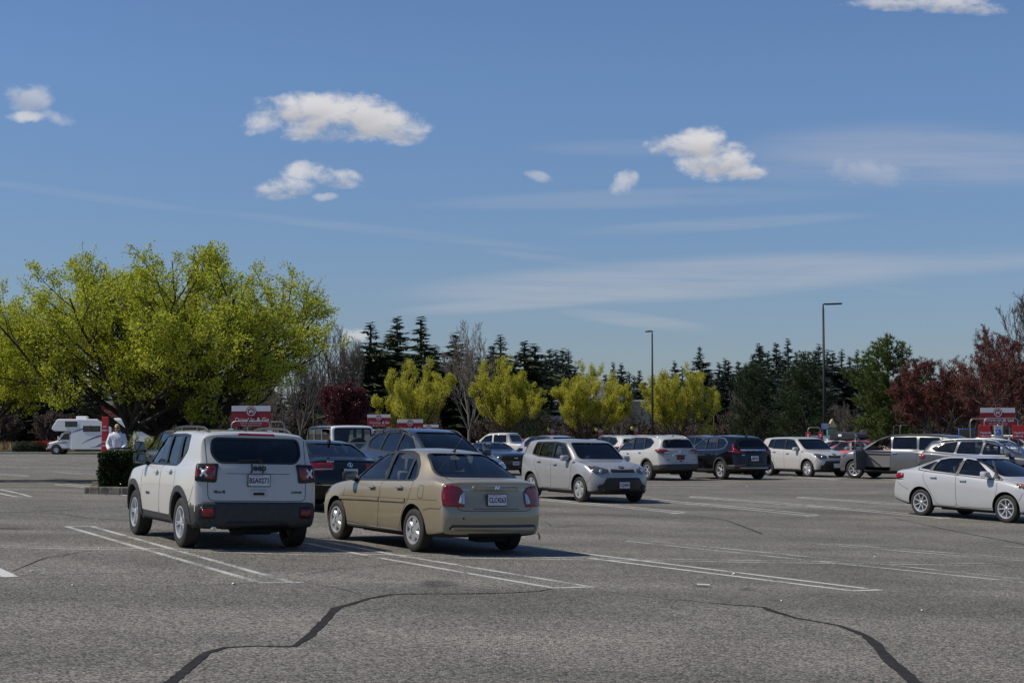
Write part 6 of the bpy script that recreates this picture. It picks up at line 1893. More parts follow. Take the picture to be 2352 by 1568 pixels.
def hedge_box(name, label, cat, loc, size, leaf, rot=0, n=5000, ls=.05, seed=3, rounded_=.25, group=None, dense=None):
    r = random.Random(seed); T = TB(); sx, sy, sz = size
    for i in range(n):
        f = r.choice('xXyYtt') if sz < sx * 3 else r.choice('xXyYt')
        a, b = r.uniform(-1, 1), r.uniform(-1, 1)
        if f == 'x': p = Vector((-1, a, b)); nn = Vector((-1, 0, 0))
        elif f == 'X': p = Vector((1, a, b)); nn = Vector((1, 0, 0))
        elif f == 'y': p = Vector((a, -1, b)); nn = Vector((0, -1, 0))
        elif f == 'Y': p = Vector((a, 1, b)); nn = Vector((0, 1, 0))
        else: p = Vector((a, b, 1)); nn = Vector((0, 0, 1))
        l = max(abs(p.x), abs(p.y), abs(p.z)); q = p * (1 - rounded_ * max(0, (p.length / 1.732 - .6)))
        q = q * (1 - r.random() ** 2 * .14) * (1 + .05 * math.sin(p.x * 7 + seed) * math.cos(p.y * 6 + p.z * 5))
        pos = Vector((q.x * sx / 2, q.y * sy / 2, sz / 2 + q.z * sz / 2))
        T.leaf(pos, nn + rv(r) * .9, ls * r.uniform(.7, 1.4), ls * .55, r)
    root = empty(name, label, cat, loc, (0, 0, rot), group)
    bm = bmesh.new(); box(bm, (0, 0, sz * .47), (sx * .84, sy * .84, sz * .88), bevel=min(sx, sz) * .12)
    bobj('stems', bm, mat('dense_twigs', (.018, .022, .012), .9), root)
    link('foliage', T.crown('foliage'), leaf, root)
    return root
# ================================================================ ground
def asphalt():
    m, nt, b = newmat('asphalt')
    L = nt.links.new
    tc = N(nt, 'ShaderNodeTexCoord'); P = tc.outputs['Object']
    def noise(scale, detail=4, rough=.6, dist=0):
        n = N(nt, 'ShaderNodeTexNoise'); n.inputs['Scale'].default_value = scale; n.inputs['Detail'].default_value = detail
        n.inputs['Roughness'].default_value = rough; n.inputs['Distortion'].default_value = dist; L(P, n.inputs['Vector']); return n.outputs['Fac']
    def rng(v, a, b_, c, d):
        n = N(nt, 'ShaderNodeMapRange'); n.inputs['From Min'].default_value = a; n.inputs['From Max'].default_value = b_
        n.inputs['To Min'].default_value = c; n.inputs['To Max'].default_value = d; L(v, n.inputs['Value']); return n.outputs['Result']
    def mul(a, c):
        n = N(nt, 'ShaderNodeMath', operation='MULTIPLY'); L(a, n.inputs[0])
        if isinstance(c, float): n.inputs[1].default_value = c
        else: L(c, n.inputs[1])
        return n.outputs[0]
    vo = N(nt, 'ShaderNodeTexVoronoi'); vo.inputs['Scale'].default_value = 50; L(P, vo.inputs['Vector'])
    stone = N(nt, 'ShaderNodeSeparateColor'); L(vo.outputs['Color'], stone.inputs[0])
    s1 = rng(stone.outputs[0], 0, 1, .30, 1.70)
    dist = rng(vo.outputs['Distance'], .0, .75, 1.15, .45)
    fine = rng(noise(150, 2), .3, .7, .7, 1.3)
    mid = rng(noise(9, 5), .3, .7, .86, 1.14)
    big = rng(noise(.35, 5, .6, .6), .3, .7, .78, 1.18)
    mp = N(nt, 'ShaderNodeMapping'); mp.inputs['Scale'].default_value = (.05, .5, 1); mp.inputs['Rotation'].default_value = (0, 0, .05); L(P, mp.inputs[0])
    n2 = N(nt, 'ShaderNodeTexNoise'); n2.inputs['Scale'].default_value = 1; n2.inputs['Detail'].default_value = 4; L(mp.outputs[0], n2.inputs['Vector'])
    lane = rng(n2.outputs['Fac'], .3, .7, .74, 1.14)
    v = mul(mul(mul(s1, dist), fine), mul(mul(mid, big), lane))
    # oil stains in the stalls
    sp = N(nt, 'ShaderNodeSeparateXYZ'); L(P, sp.inputs[0])
    wob = rng(noise(3.5, 4), .3, .7, -.5, .5)
    tot = None
    for (cx, cy, ra, rb, k) in STAINS:
        ax = N(nt, 'ShaderNodeMath', operation='SUBTRACT'); L(sp.outputs[0], ax.inputs[0]); ax.inputs[1].default_value = cx
        ay = N(nt, 'ShaderNodeMath', operation='SUBTRACT'); L(sp.outputs[1], ay.inputs[0]); ay.inputs[1].default_value = cy
        ax2 = mul(ax.outputs[0], 1 / ra); ay2 = mul(ay.outputs[0], 1 / rb)
        q = N(nt, 'ShaderNodeMath', operation='ADD'); L(mul(ax2, ax2), q.inputs[0]); L(mul(ay2, ay2), q.inputs[1])
        q2 = N(nt, 'ShaderNodeMath', operation='ADD'); L(q.outputs[0], q2.inputs[0]); L(wob, q2.inputs[1])
        f = rng(q2.outputs[0], .1, 1.1, k, 1.0)
        tot = f if tot is None else mul(tot, f)
    v = mul(v, tot)
    # hairline cracks
    vc = N(nt, 'ShaderNodeTexVoronoi', feature='DISTANCE_TO_EDGE'); vc.inputs['Scale'].default_value = .16
    wn = N(nt, 'ShaderNodeTexNoise'); wn.inputs['Scale'].default_value = .8; wn.inputs['Detail'].default_value = 6; L(P, wn.inputs['Vector'])
    va = N(nt, 'ShaderNodeVectorMath', operation='MULTIPLY_ADD'); va.inputs[1].default_value = (1.6, 1.6, 0); L(wn.outputs['Color'], va.inputs[0]); L(P, va.inputs[2])
    L(va.outputs[0], vc.inputs['Vector'])
    ck = rng(vc.outputs['Distance'], .0006, .0022, .55, 1.0)
    gate = rng(noise(.22, 2), .48, .56, 0, 1)
    ckm = N(nt, 'ShaderNodeMix', data_type='FLOAT'); L(gate, ckm.inputs['Factor']); ckm.inputs['A'].default_value = 1; L(ck, ckm.inputs['B'])
    v = mul(v, ckm.outputs['Result'])
    sc_ = N(nt, 'ShaderNodeVectorMath', operation='SCALE'); sc_.inputs[0].default_value = ASPH; L(v, sc_.inputs['Scale'])
    L(sc_.outputs[0], b.inputs['Base Color'])
    b.inputs['Roughness'].default_value = .88; b.inputs['Specular IOR Level'].default_value = .3
    bp = N(nt, 'ShaderNodeBump'); bp.inputs['Strength'].default_value = .6; bp.inputs['Distance'].default_value = .006
    L(mul(s1, dist), bp.inputs['Height']); L(bp.outputs['Normal'], b.inputs['Normal'])
    return m
ASPH = (.236, .220, .187)
def wornmat(name, col, wear):
    m, nt, b = newmat(name); L = nt.links.new
    tc = N(nt, 'ShaderNodeTexCoord'); P = tc.outputs['Object']
    n1 = N(nt, 'ShaderNodeTexNoise'); n1.inputs['Scale'].default_value = 28; n1.inputs['Detail'].default_value = 6; n1.inputs['Roughness'].default_value = .7; L(P, n1.inputs['Vector'])
    n2 = N(nt, 'ShaderNodeTexNoise'); n2.inputs['Scale'].default_value = 1.3; n2.inputs['Detail'].default_value = 3; L(P, n2.inputs['Vector'])
    a = N(nt, 'ShaderNodeMath', operation='MULTIPLY_ADD'); L(n2.outputs['Fac'], a.inputs[0]); a.inputs[1].default_value = .7; L(n1.outputs['Fac'], a.inputs[2])
    r = N(nt, 'ShaderNodeMapRange'); r.inputs['From Min'].default_value = wear; r.inputs['From Max'].default_value = wear + .12; L(a.outputs[0], r.inputs['Value'])
    b.inputs['Base Color'].default_value = (*col, 1); b.inputs['Roughness'].default_value = .8
    out = nt.nodes['Material Output']; tr = N(nt, 'ShaderNodeBsdfTransparent'); mx = N(nt, 'ShaderNodeMixShader')
    L(r.outputs['Result'], mx.inputs[0]); L(tr.outputs[0], mx.inputs[1]); L(b.outputs[0], mx.inputs[2]); L(mx.outputs[0], out.inputs['Surface'])
    return m
MT['line'] = wornmat('stall_paint', (.42, .42, .39), .72)
MT['linef'] = wornmat('worn_stall_paint', (.42, .42, .39), .75)
MT['linen'] = wornmat('fresh_stall_paint', (.50, .50, .47), .66)
MT['tar'] = mat('crack_sealer', (.030, .029, .029), .95, noise=.3, nscale=12, spec=.1)

def strip(bm, pts, w, off=.004, step=.5):
    """flat strip on the asphalt"""
    ws = w if isinstance(w, (list, tuple)) else [w] * len(pts)
    P = []; W_ = []
    for i in range(len(pts) - 1):
        a, b = Vector(pts[i][:2]), Vector(pts[i + 1][:2])
        k = max(1, int((b - a).length / step))
        for j in range(k): P.append(a.lerp(b, j / k)); W_.append(ws[i] + (ws[i + 1] - ws[i]) * j / k)
    P.append(Vector(pts[-1][:2])); W_.append(ws[-1])
    A = []
    for i, p in enumerate(P):
        d = P[min(i + 1, len(P) - 1)] - P[max(i - 1, 0)]
        if d.length < 1e-9: d = Vector((1, 0))
        d.normalize(); s = Vector((-d.y, d.x)) * W_[i] / 2
        l, r = p + s, p - s
        A.append((bm.verts.new((l.x, l.y, gz(l.x, l.y) + off)), bm.verts.new((r.x, r.y, gz(r.x, r.y) + off))))
    for (a, b), (c, d) in zip(A, A[1:]):
        f = bm.faces.new((a, b, d, c))
    bmesh.ops.recalc_face_normals(bm, faces=bm.faces)

def struct(o): o['kind'] = 'structure'; return o
LINE_N = [0]
def line_obj(segs, m, w=.10, name='parking_line'):
    """one stall marking: the paint of one hairpin"""
    bm = bmesh.new(); LINE_N[0] += 1
    off = .002 + .0002 * (LINE_N[0] % 10)
    for i, s in enumerate(segs): strip(bm, [gp(*q) for q in s], w, off + i * .0002)
    for f in bm.faces:
        if f.normal.z < 0: f.normal_flip()
    return struct(bobj(name, bm, m))

def pt(z, x, y):
    """points measured on enlarged views of the photograph, as picture positions"""
    if z == 5: return (x * .5, 1091 + y * .5)
    if z == 6: return (1176 + x * .5, 1091 + y * .5)
    if z == 'L': return (x * .238, 861.3 + y * .238)
    if z == 4: return (1550.4 + x * .18312, 918.8 + y * .18312)
    return (x, y)
STAINS = []
for (u, v, du, dv, k) in ((1005, 1340, 46, 10, .42), (1790, 1157, 62, 3.2, .5), (1715, 1352, 22, 5, .6), (1612, 1346, 24, 4, .5), (1880, 1262, 60, 5, .75), (540, 1290, 40, 6, .8), (100, 1330, 50, 6, .85), (170, 1118, 90, 5, .85), (1360, 1290, 60, 5, .85), (1620, 1300, 60, 4, .8), (2100, 1163, 70, 3, .75), (40, 1213, 60, 4, .75)):
    c = gp(u, v); a = gp(u + du, v); b = gp(u, v + dv)
    STAINS.append((c.x, c.y, abs(a.x - c.x), abs(c.y - b.y), k))

def build_ground():
    bm = bmesh.new()
    xs = [-90 + 2 * i for i in range(91)]; ys = [-30 + 2 * i for i in range(15)] + [float(i) for i in range(0, 70)] + [70 + 4 * i for i in range(18)] + [141.0]
    ys = sorted(set(ys))
    g = [[bm.verts.new((x, y, gz(x, y))) for x in xs] for y in ys]
    for a, b in zip(g, g[1:]):
        for i in range(len(xs) - 1): bm.faces.new((a[i], a[i + 1], b[i + 1], b[i]))
    for f in bm.faces: f.smooth = True
    struct(bobj('asphalt_lot', bm, asphalt(), smooth=True))
    # surrounding land
    bm = bmesh.new()
    ym = 3500
    def q(pts, z=-.08):
        bm.faces.new([bm.verts.new((x, y, z)) for x, y in pts])
    q([(-3500, 141), (3500, 141), (3500, ym), (-3500, ym)]); q([(-3500, -3500), (-90, -3500), (-90, 141), (-3500, 141)]); q([(90, -3500), (3500, -3500), (3500, 141), (90, 141)]); q([(-90, -3500), (90, -3500), (90, -30), (-90, -30)])
    for v in bm.verts: v.co.z = -.9 if abs(v.co.x) == 90 and v.co.y < 60 else v.co.z
    struct(bobj('ground', bm, mat('rough_ground', (.085, .075, .045), .95, noise=.4, nscale=.15)))
    bm = bmesh.new(); box(bm, (0, 141.15, .05), (180, .3, .26), bevel=.03); struct(bobj('kerb', bm, mat('kerb_concrete', (.28, .27, .25), .9, noise=.2, nscale=2)))
    bm = bmesh.new()
    box(bm, (-45, 147.3, .02), (90, 12, .16)); struct(bobj('grass_verge', bm, mat('mown_grass', (.075, .12, .022), .9, noise=.4, nscale=.8, bump=1, bscale=30)))
    bm = bmesh.new(); box(bm, (-45, 156.3, .05), (90, 6, .3)); struct(bobj('bark_bed', bm, mat('bark_mulch', (.07, .05, .035), .95, noise=.5, nscale=1.2)))

def build_lines():
    n = 'line'
    # near row, left of the picture to the right
    line_obj([[pt(5, 305, 235), pt(5, 1190, 492)], [pt(5, 420, 234), pt(5, 1330, 490)], [pt(5, 300, 235), pt(5, 430, 234)], [pt(5, 1185, 493), pt(5, 1395, 492)]], MT['line'])
    line_obj([[(845, 1276), (1272, 1350)], [(898, 1272), (1345, 1345)], [(1268, 1350), (1364, 1347)], [(700, 1246), (845, 1276)], [(745, 1243), (898, 1272)]], MT['line'])
    line_obj([[(1350, 1281), (1956, 1356)], [(1355, 1272.5), (1990, 1351)], [(1952, 1356.5), (2023, 1354)], [(1180, 1252), (1355, 1272.5)]], MT['linen'])
    line_obj([[pt(6, 525, 302), pt(6, 1500, 405), pt(6, 2400, 497)], [pt(6, 620, 300), pt(6, 1640, 402), pt(6, 2400, 483)], [pt(6, 525, 302), pt(6, 625, 300)]], MT['linef'])
    line_obj([[pt(6, 1405, 317), pt(6, 2400, 397)], [pt(6, 1470, 315), pt(6, 2400, 386)], [pt(6, 1400, 317), pt(6, 1475, 315)]], MT['linef'])
    line_obj([[pt(6, 2250, 326), pt(6, 2400, 332)]], MT['linef'])
    line_obj([[pt(5, -300, 300), pt(5, 65, 466)], [pt(5, -300, 330), pt(5, 40, 468)], [pt(5, 0, 466), pt(5, 68, 465)]], MT['linen'])
    # divider down the near row
    line_obj([[(-150, 1249), (365, 1260), (900, 1274), (1400, 1282), (2000, 1290), (2500, 1297)]], MT['linef'], .09)
    line_obj([[(-150, 1254), (365, 1264), (900, 1279), (1400, 1286), (2000, 1294.5), (2500, 1302)]], MT['linef'], .09)
    # row under the silver car
    line_obj([[(1223, 1146), (1560, 1178)], [(1238, 1144), (1572, 1175.5)], [(1540, 1179), (1575, 1177)], [(1130, 1137), (1223, 1146)], [(1145, 1135), (1238, 1144)]], MT['linen'])
    line_obj([[(1541, 1153), (1860, 1184)], [(1555, 1151), (1876, 1181)], [(1850, 1184.5), (1880, 1183)], [(1480, 1147), (1541, 1153)], [(1495, 1145), (1555, 1151)]], MT['linen'])
    line_obj([[(1583, 1141), (2165, 1189)], [(1598, 1139.5), (2180, 1186.5)], [(1583, 1141), (1600, 1139.5)], [(2150, 1190), (2183, 1188.5)]], MT['linen'])
    line_obj([[(1831, 1142.5), (2480, 1192)], [(1848, 1141), (2480, 1188.5)], [(1831, 1142.5), (1850, 1141)]], MT['linen'])
    line_obj([[(2120, 1143), (2500, 1170)], [(2136, 1141.5), (2500, 1167)]], MT['line'])
    line_obj([[(1100, 1147), (1500, 1156), (2090, 1166), (2500, 1172)]], MT['line'], .09); line_obj([[(1100, 1144.5), (1500, 1153), (2090, 1162.5), (2500, 1168.5)]], MT['line'], .09)
    line_obj([[(1380, 1093), (1700, 1100), (2060, 1107), (2400, 1111)]], MT['linen'], .10)
    for k in range(-5, 9):                        # marks between the far cars
        u = 1500 + k * 150
        line_obj([[(u, 1091 + k * .6), (u + 120, 1101 + k * .7)], [(u + 10, 1090 + k * .6), (u + 130, 1100 + k * .7)]], MT['linen'], .10)
    # left part of the lot
    line_obj([[(0, 1124), (36, 1131), (71, 1140)], [(-40, 1126), (0, 1133), (36, 1140.2)], [(34, 1140.5), (72, 1139.8)]], MT['linen'])
    line_obj([[(125, 1112), (300, 1133)], [(152, 1111), (300, 1129)], [(125, 1112), (154, 1111)]], MT['linen'])
    line_obj([[(-60, 1121.5), (120, 1124.5), (221, 1127), (340, 1146)]], MT['linen'], .10)
    line_obj([[(-60, 1084), (67, 1092)], [(-60, 1088), (60, 1093.5)], [(52, 1093.8), (68, 1092.6)]], MT['linen'])
    line_obj([[(120, 1084), (300, 1098)], [(135, 1083), (300, 1094.5)]], MT['line']); line_obj([[(-60, 1088.5), (300, 1087)]], MT['linef'])
    for a, b in (((-60, 1068), (69, 1075)), ((120, 1071), (212, 1075.5)), ((-60, 1060), (69, 1066)), ((106, 1062), (185, 1066)), ((18, 1054.5), (79, 1058)), ((114, 1053.5), (172, 1057)), ((10, 1045.5), (40, 1047)), ((90, 1047.5), (116, 1048.5)), ((150, 1049), (215, 1053)), ((-60, 1048), (5, 1051))):
        line_obj([[a, b]], MT['line'], .12)
    # white dash and scraps
    line_obj([[pt(6, 850, 501), pt(6, 910, 503)]], MT['linen'], .16)
    r = random.Random(4)
    for k, (u, v) in enumerate(((228, 1260), (167, 1345), (537, 1342), (2118, 1403), (1796, 1381), (1686, 1319), (1642, 1148), (1716, 1117), (2011, 1279), (74, 1312))):
        p = gp(u, v); bm = bmesh.new(); s = .012 + r.random() * .016
        box(bm, (p.x, p.y, p.z + .012), (s * 1.6, s, .012), rot=(r.random() * .4, .3, r.random() * 3))
        o = bobj('paper_scrap', bm, MT['white']); tag(o, 'tiny pale scrap of litter lying flat on the asphalt', 'litter', 'scraps of litter on the asphalt')

def crack(pts, z, ws, name='crack_sealing', jit=1):
    bm = bmesh.new(); r = random.Random(len(pts)); P = []; W_ = []
    for i in range(len(pts) - 1):
        a, b = Vector(pts[i]), Vector(pts[i + 1]); k = max(2, int((b - a).length / 14)) if jit else 8
        for j in range(k):
            f = j / k; q = a.lerp(b, f) + Vector((r.uniform(-1, 1) * 1.6, r.uniform(-1, 1) * .5)) * (0 if j == 0 else jit)
            P.append(gp(*pt(z, q.x, q.y))); W_.append((ws[i] + (ws[i + 1] - ws[i]) * f) * r.uniform(.8, 1.15) * (.60 if jit else .24))
    P.append(gp(*pt(z, *pts[-1]))); W_.append(ws[-1] * (.6 if jit else .2))
    strip(bm, P, W_, .0045, step=.3)
    for f in bm.faces:
        if f.normal.z < 0: f.normal_flip()
    struct(bobj(name, bm, MT['tar']))

def build_cracks():
    crack([(740, 1000), (780, 954), (860, 890), (950, 815), (1040, 790), (1190, 785), (1350, 787), (1420, 740), (1490, 670), (1545, 610), (1590, 598), (1700, 565), (1800, 548), (1900, 545), (2120, 545), (2352, 540), (2480, 532), (2537, 521)], 5, [.16, .15, .13, .12, .07, .05, .08, .12, .14, .15, .11, .09, .08, .07, .06, .06, .05, .03])
    crack([(650, 565), (790, 575), (970, 592), (1150, 605), (1190, 622), (1300, 655), (1400, 672), (1500, 690), (1620, 735), (1670, 775), (1690, 800), (1740, 860), (1800, 905), (1850, 954), (1900, 1000)], 6, [.01, .025, .05, .08, .15, .08, .08, .09, .12, .20, .14, .18, .18, .20, .2])
    crack([(800, 182), (985, 207), (1060, 235), (1150, 270)], 6, [.02, .06, .09, .09]); crack([(1750, 197), (2000, 250), (2352, 318), (2500, 340)], 6, [.03, .07, .08, .08])
    crack([(118, 262), (126, 280), (125, 296)], 6, [.10, .14, .10], jit=0)
    crack([(150, 212), (180, 232), (300, 232), (600, 229), (900, 228), (1400, 242), (1950, 247), (2352, 275)], 6, [.02, .05, .035, .03, .035, .035, .035, .03]); crack([(150, 240), (230, 238), (290, 232)], 6, [.02, .05, .03])
    crack([(-100, 173), (0, 172), (150, 168), (590, 145)], 5, [.05, .05, .05, .05]); crack([(150, 170), (240, 176), (330, 185), (400, 197), (590, 207)], 5, [.03, .05, .06, .05, .05])
    crack([(60, 440), (200, 382), (420, 345)], 5, [.02, .03, .02]); crack([(60, 462), (300, 455), (700, 448), (1000, 456)], 5, [.02, .025, .02, .02]); crack([(700, 514), (1080, 500), (1200, 490)], 5, [.02, .02, .02]); crack([(1370, 460), (1560, 430), (1850, 405)], 5, [.02, .02, .02]); crack([(1390, 490), (1560, 520), (1650, 545)], 5, [.015, .02, .015])
    crack([(0, 245), (130, 247)], 5, [.15, .02]); crack([(470, 540), (600, 555), (650, 565)], 6, [.01, .015, .01])
    crack([(2120, 165), (2352, 160)], 6, [.02, .02])
# ================================================================ the place
EXPO = 0.0
def yawdir(y): return Vector((math.cos(R(y)), math.sin(R(y)), 0))

def car(S, name, label, cat, x, y, yaw, group='cars standing in the car park'):
    o = build_car(S, name, label, cat, group); return park(o, x, y, yaw)

def build_cars():
    car(sp_jeep(), 'parked_suv', 'white boxy compact SUV with black lower body and square X lamps, seen from behind', 'SUV', -4.457, 23.99, 117.2)
    car(sp_accent(), 'parked_sedan', 'gold sedan with scuffed rear bumper in the foreground, plate CLC4263', 'sedan', -1.379, 24.36, 122)
    car(sp_soul(), 'parked_hatchback', 'silver boxy hatchback facing the viewer with a wide black lower grille, plate CCJ4081', 'hatchback', 1.895, 42.9, -61.9)
    car(sp_fiesta(), 'parked_sedan', 'white sedan with thin eight-spoke wheels cut off by the right edge of the photo', 'sedan', 11.13, 37.72, -56)
    car(sp_rogue(), 'parked_suv', 'pearl white crossover seen from behind, between the silver hatchback and the black crossover', 'SUV', 5.24, 61.4, 116.3)
    car(sp_crv(), 'parked_suv', 'black crossover with tall L shaped red tail lamps and chrome window line', 'SUV', 8.12, 62.33, 116.3)
    car(sp_soul(True), 'parked_hatchback', 'white boxy hatchback right of the black crossover, facing the viewer', 'hatchback', 12.05, 66.05, -62)
    van = car(sp_odyssey(), 'parked_minivan', 'grey minivan with its driver door swung wide open', 'minivan', 15.14, 62.4, 143)
    car(sp_outback(), 'parked_wagon', 'grey wagon with raised roof rails behind the white sedan at right', 'wagon', 16.3, 54.2, -38)
    car(sp_passat(), 'parked_sedan', 'black sedan seen from behind between the white SUV and the gold sedan', 'sedan', -4.5, 35.2, 118)
    car(sp_suv('bigsuv', P_BLUE, rails=(.3, -1.9, .66, .07, 'clad', 2), inner=MT['inner']), 'parked_suv', 'dark blue grey SUV with roof rails right behind the gold sedan', 'SUV', -2.0, 39.2, -60).scale = (1.08, 1.06, 1.08)
    car(sp_wrangler(), 'parked_off_roader', 'white off-road vehicle with dark rear window and spare wheel, above the black sedan', 'off-roader', -6.5, 58.0, 116).scale = (1.05, 1.05, 1.06)
    car(sp_sedan('bluesedan', P_MGREY), 'parked_sedan', 'blue grey sedan half hidden left of the dark roof-rail SUV', 'sedan', -5.0, 55, -62)
    car(sp_mustang(), 'parked_coupe', 'dark grey coupe facing the viewer with a horse badge in its black grille', 'coupe', -.84, 69.1, -64)
    car(sp_pickup(), 'parked_pickup', 'white crew cab pickup far back under the second yellow tree', 'pickup truck', -.55, 97, 150)
    car(sp_sedan('red2', P_RED), 'parked_sedan', 'sliver of a red car behind the bed of the white pickup', 'sedan', 1.1, 106, -62)
    car(sp_suv('lilac', P_LILAC, rails=(.3, -1.6, .62, .012, 'black')), 'parked_suv', 'pale lilac silver crossover behind the roof of the silver hatchback', 'SUV', 2.15, 71.5, -58)
    car(sp_suv('white3', P_WHITE, rails=(.2, -1.7, .62, .05, 'alloyp')), 'parked_suv', 'white crossover roof just left of the pearl white crossover', 'SUV', 5.1, 82, 118)
    car(sp_sedan('white4', P_WHITE), 'parked_sedan', 'white sedan roof showing behind the lilac crossover', 'sedan', 4.9, 97, 118)
    car(sp_suv('navy2', P_NAVY), 'parked_suv', 'dark navy car between the pearl white and the black crossover', 'SUV', 9.9, 86, 118)
    car(sp_sedan('green', P_GREEN), 'parked_sedan', 'grey green sedan whose nose shows between the black crossover and white hatchback', 'sedan', 10.05, 70.1, -63)
    car(sp_sedan('wagonw', P_WHITE, top=[(2.30, .72), (2.15, .82), (1.7, .94), (1.25, 1.01), (1.15, 1.03), (.6, 1.28), (.2, 1.40), (-.2, 1.445), (-1.2, 1.44), (-1.9, 1.38), (-2.2, 1.30), (-2.35, 1.25)]),
        'parked_wagon', 'white wagon carrying a black roof box', 'wagon', 16.15, 76, -62)
    car(sp_suv('greysuv', P_GREY), 'parked_suv', 'dark grey SUV roof behind the white hatchback, left of the roof box', 'SUV', 16.6, 88, 118)
    car(sp_sedan('red1', P_RED), 'parked_sedan', 'red sedan seen past the open door of the grey minivan', 'sedan', 15.5, 73.0, 150)
    car(sp_suv('silver5', P_LILAC, rails=(.3, -1.7, .62, .05, 'alloyp')), 'parked_suv', 'pale silver SUV roof behind the grey wagon at the right edge', 'SUV', 24.9, 79, -40)
    car(sp_suv('greytruck', P_GREY, mmat='black', msize=(.16, .26, .26), wheel=.37, arch=.44), 'parked_truck', 'grey truck with black mirrors behind the white boxy SUV at left', 'truck', -8.45, 41.4, 117)
    # roof box on its own
    c = Vector((16.0, 75.9)); root = empty('roof_box', 'black roof box strapped on the white wagon', 'roof box', (c.x, c.y, 1.47), (0, 0, R(-62)))
    bm = bmesh.new(); prism(bm, rounded([(1.05, .10, .1), (.85, .30, .15), (-.9, .36, .1), (-1.02, .20), (-1.0, .02, .05), (.8, .0, .1)], .05), 'y', -.40, .40, 0)
    bmesh.ops.bevel(bm, geom=[e for e in bm.edges if e.calc_face_angle(0) > 1.2], offset=.05, segments=3, affect='EDGES'); sobj('shell', bm, MT['clad2'], root)
    bm = bmesh.new(); [box(bm, (x, 0, -.02), (.05, 1.0, .04)) for x in (-.5, .5)]; bobj('bars', bm, MT['black'], root)
    bm = bmesh.new(); box(bm, (-.2, -.41, .20), (.25, .02, .11), bevel=.005); bobj('sticker', bm, MT['signwhite'], root)
    # driver of the minivan
    r = empty('person', 'driver in dark clothes with bare forearms at the wheel of the grey minivan', 'person', van.location, van.rotation_euler)
    J = {'pel': ((.10, .42, .78), .15), 'wa': ((.06, .42, .95), .14), 'ch': ((.02, .42, 1.15), (.16, .12)), 'ne': ((.02, .42, 1.30), .06), 'sl': ((.03, .60, 1.22), .065), 'el': ((.20, .70, 1.0), .048),
         'sr': ((.03, .24, 1.22), .065), 'er': ((.22, .16, 1.0), .048), 'kl': ((.55, .54, .84), .085), 'kr': ((.55, .32, .84), .085), 'fl': ((.85, .56, .50), .055), 'fr': ((.85, .32, .50), .055)}
    skin_body('body', J, [('pel', 'wa'), ('wa', 'ch'), ('ch', 'ne'), ('ch', 'sl'), ('sl', 'el'), ('ch', 'sr'), ('sr', 'er'), ('pel', 'kl'), ('pel', 'kr'), ('kl', 'fl'), ('kr', 'fr')], MT['seat'], r)
    bm = bmesh.new(); tube(bm, [(.18, .70, 1.0), (.36, .62, 1.10), (.48, .56, 1.18)], [.046, .040, .030], 10); tube(bm, [(.20, .16, 1.0), (.36, .22, 1.10), (.48, .28, 1.18)], [.046, .040, .030], 10); bobj('forearms', bm, MT['skin'], r, True)
    hand((.49, .55, 1.19), (.6, -.2, .5), (-.5, 0, .8), r); hand((.49, .29, 1.19), (.6, .2, .5), (-.5, 0, .8), r, -1)
    head_parts(r, (.04, .42, 1.43), 90, mat('short_dark_hair', (.02, .015, .012), .8), glasses=False, hair_len=.02)

MT['clad2'] = mat('roof_box_plastic', (.02, .021, .023), .3)

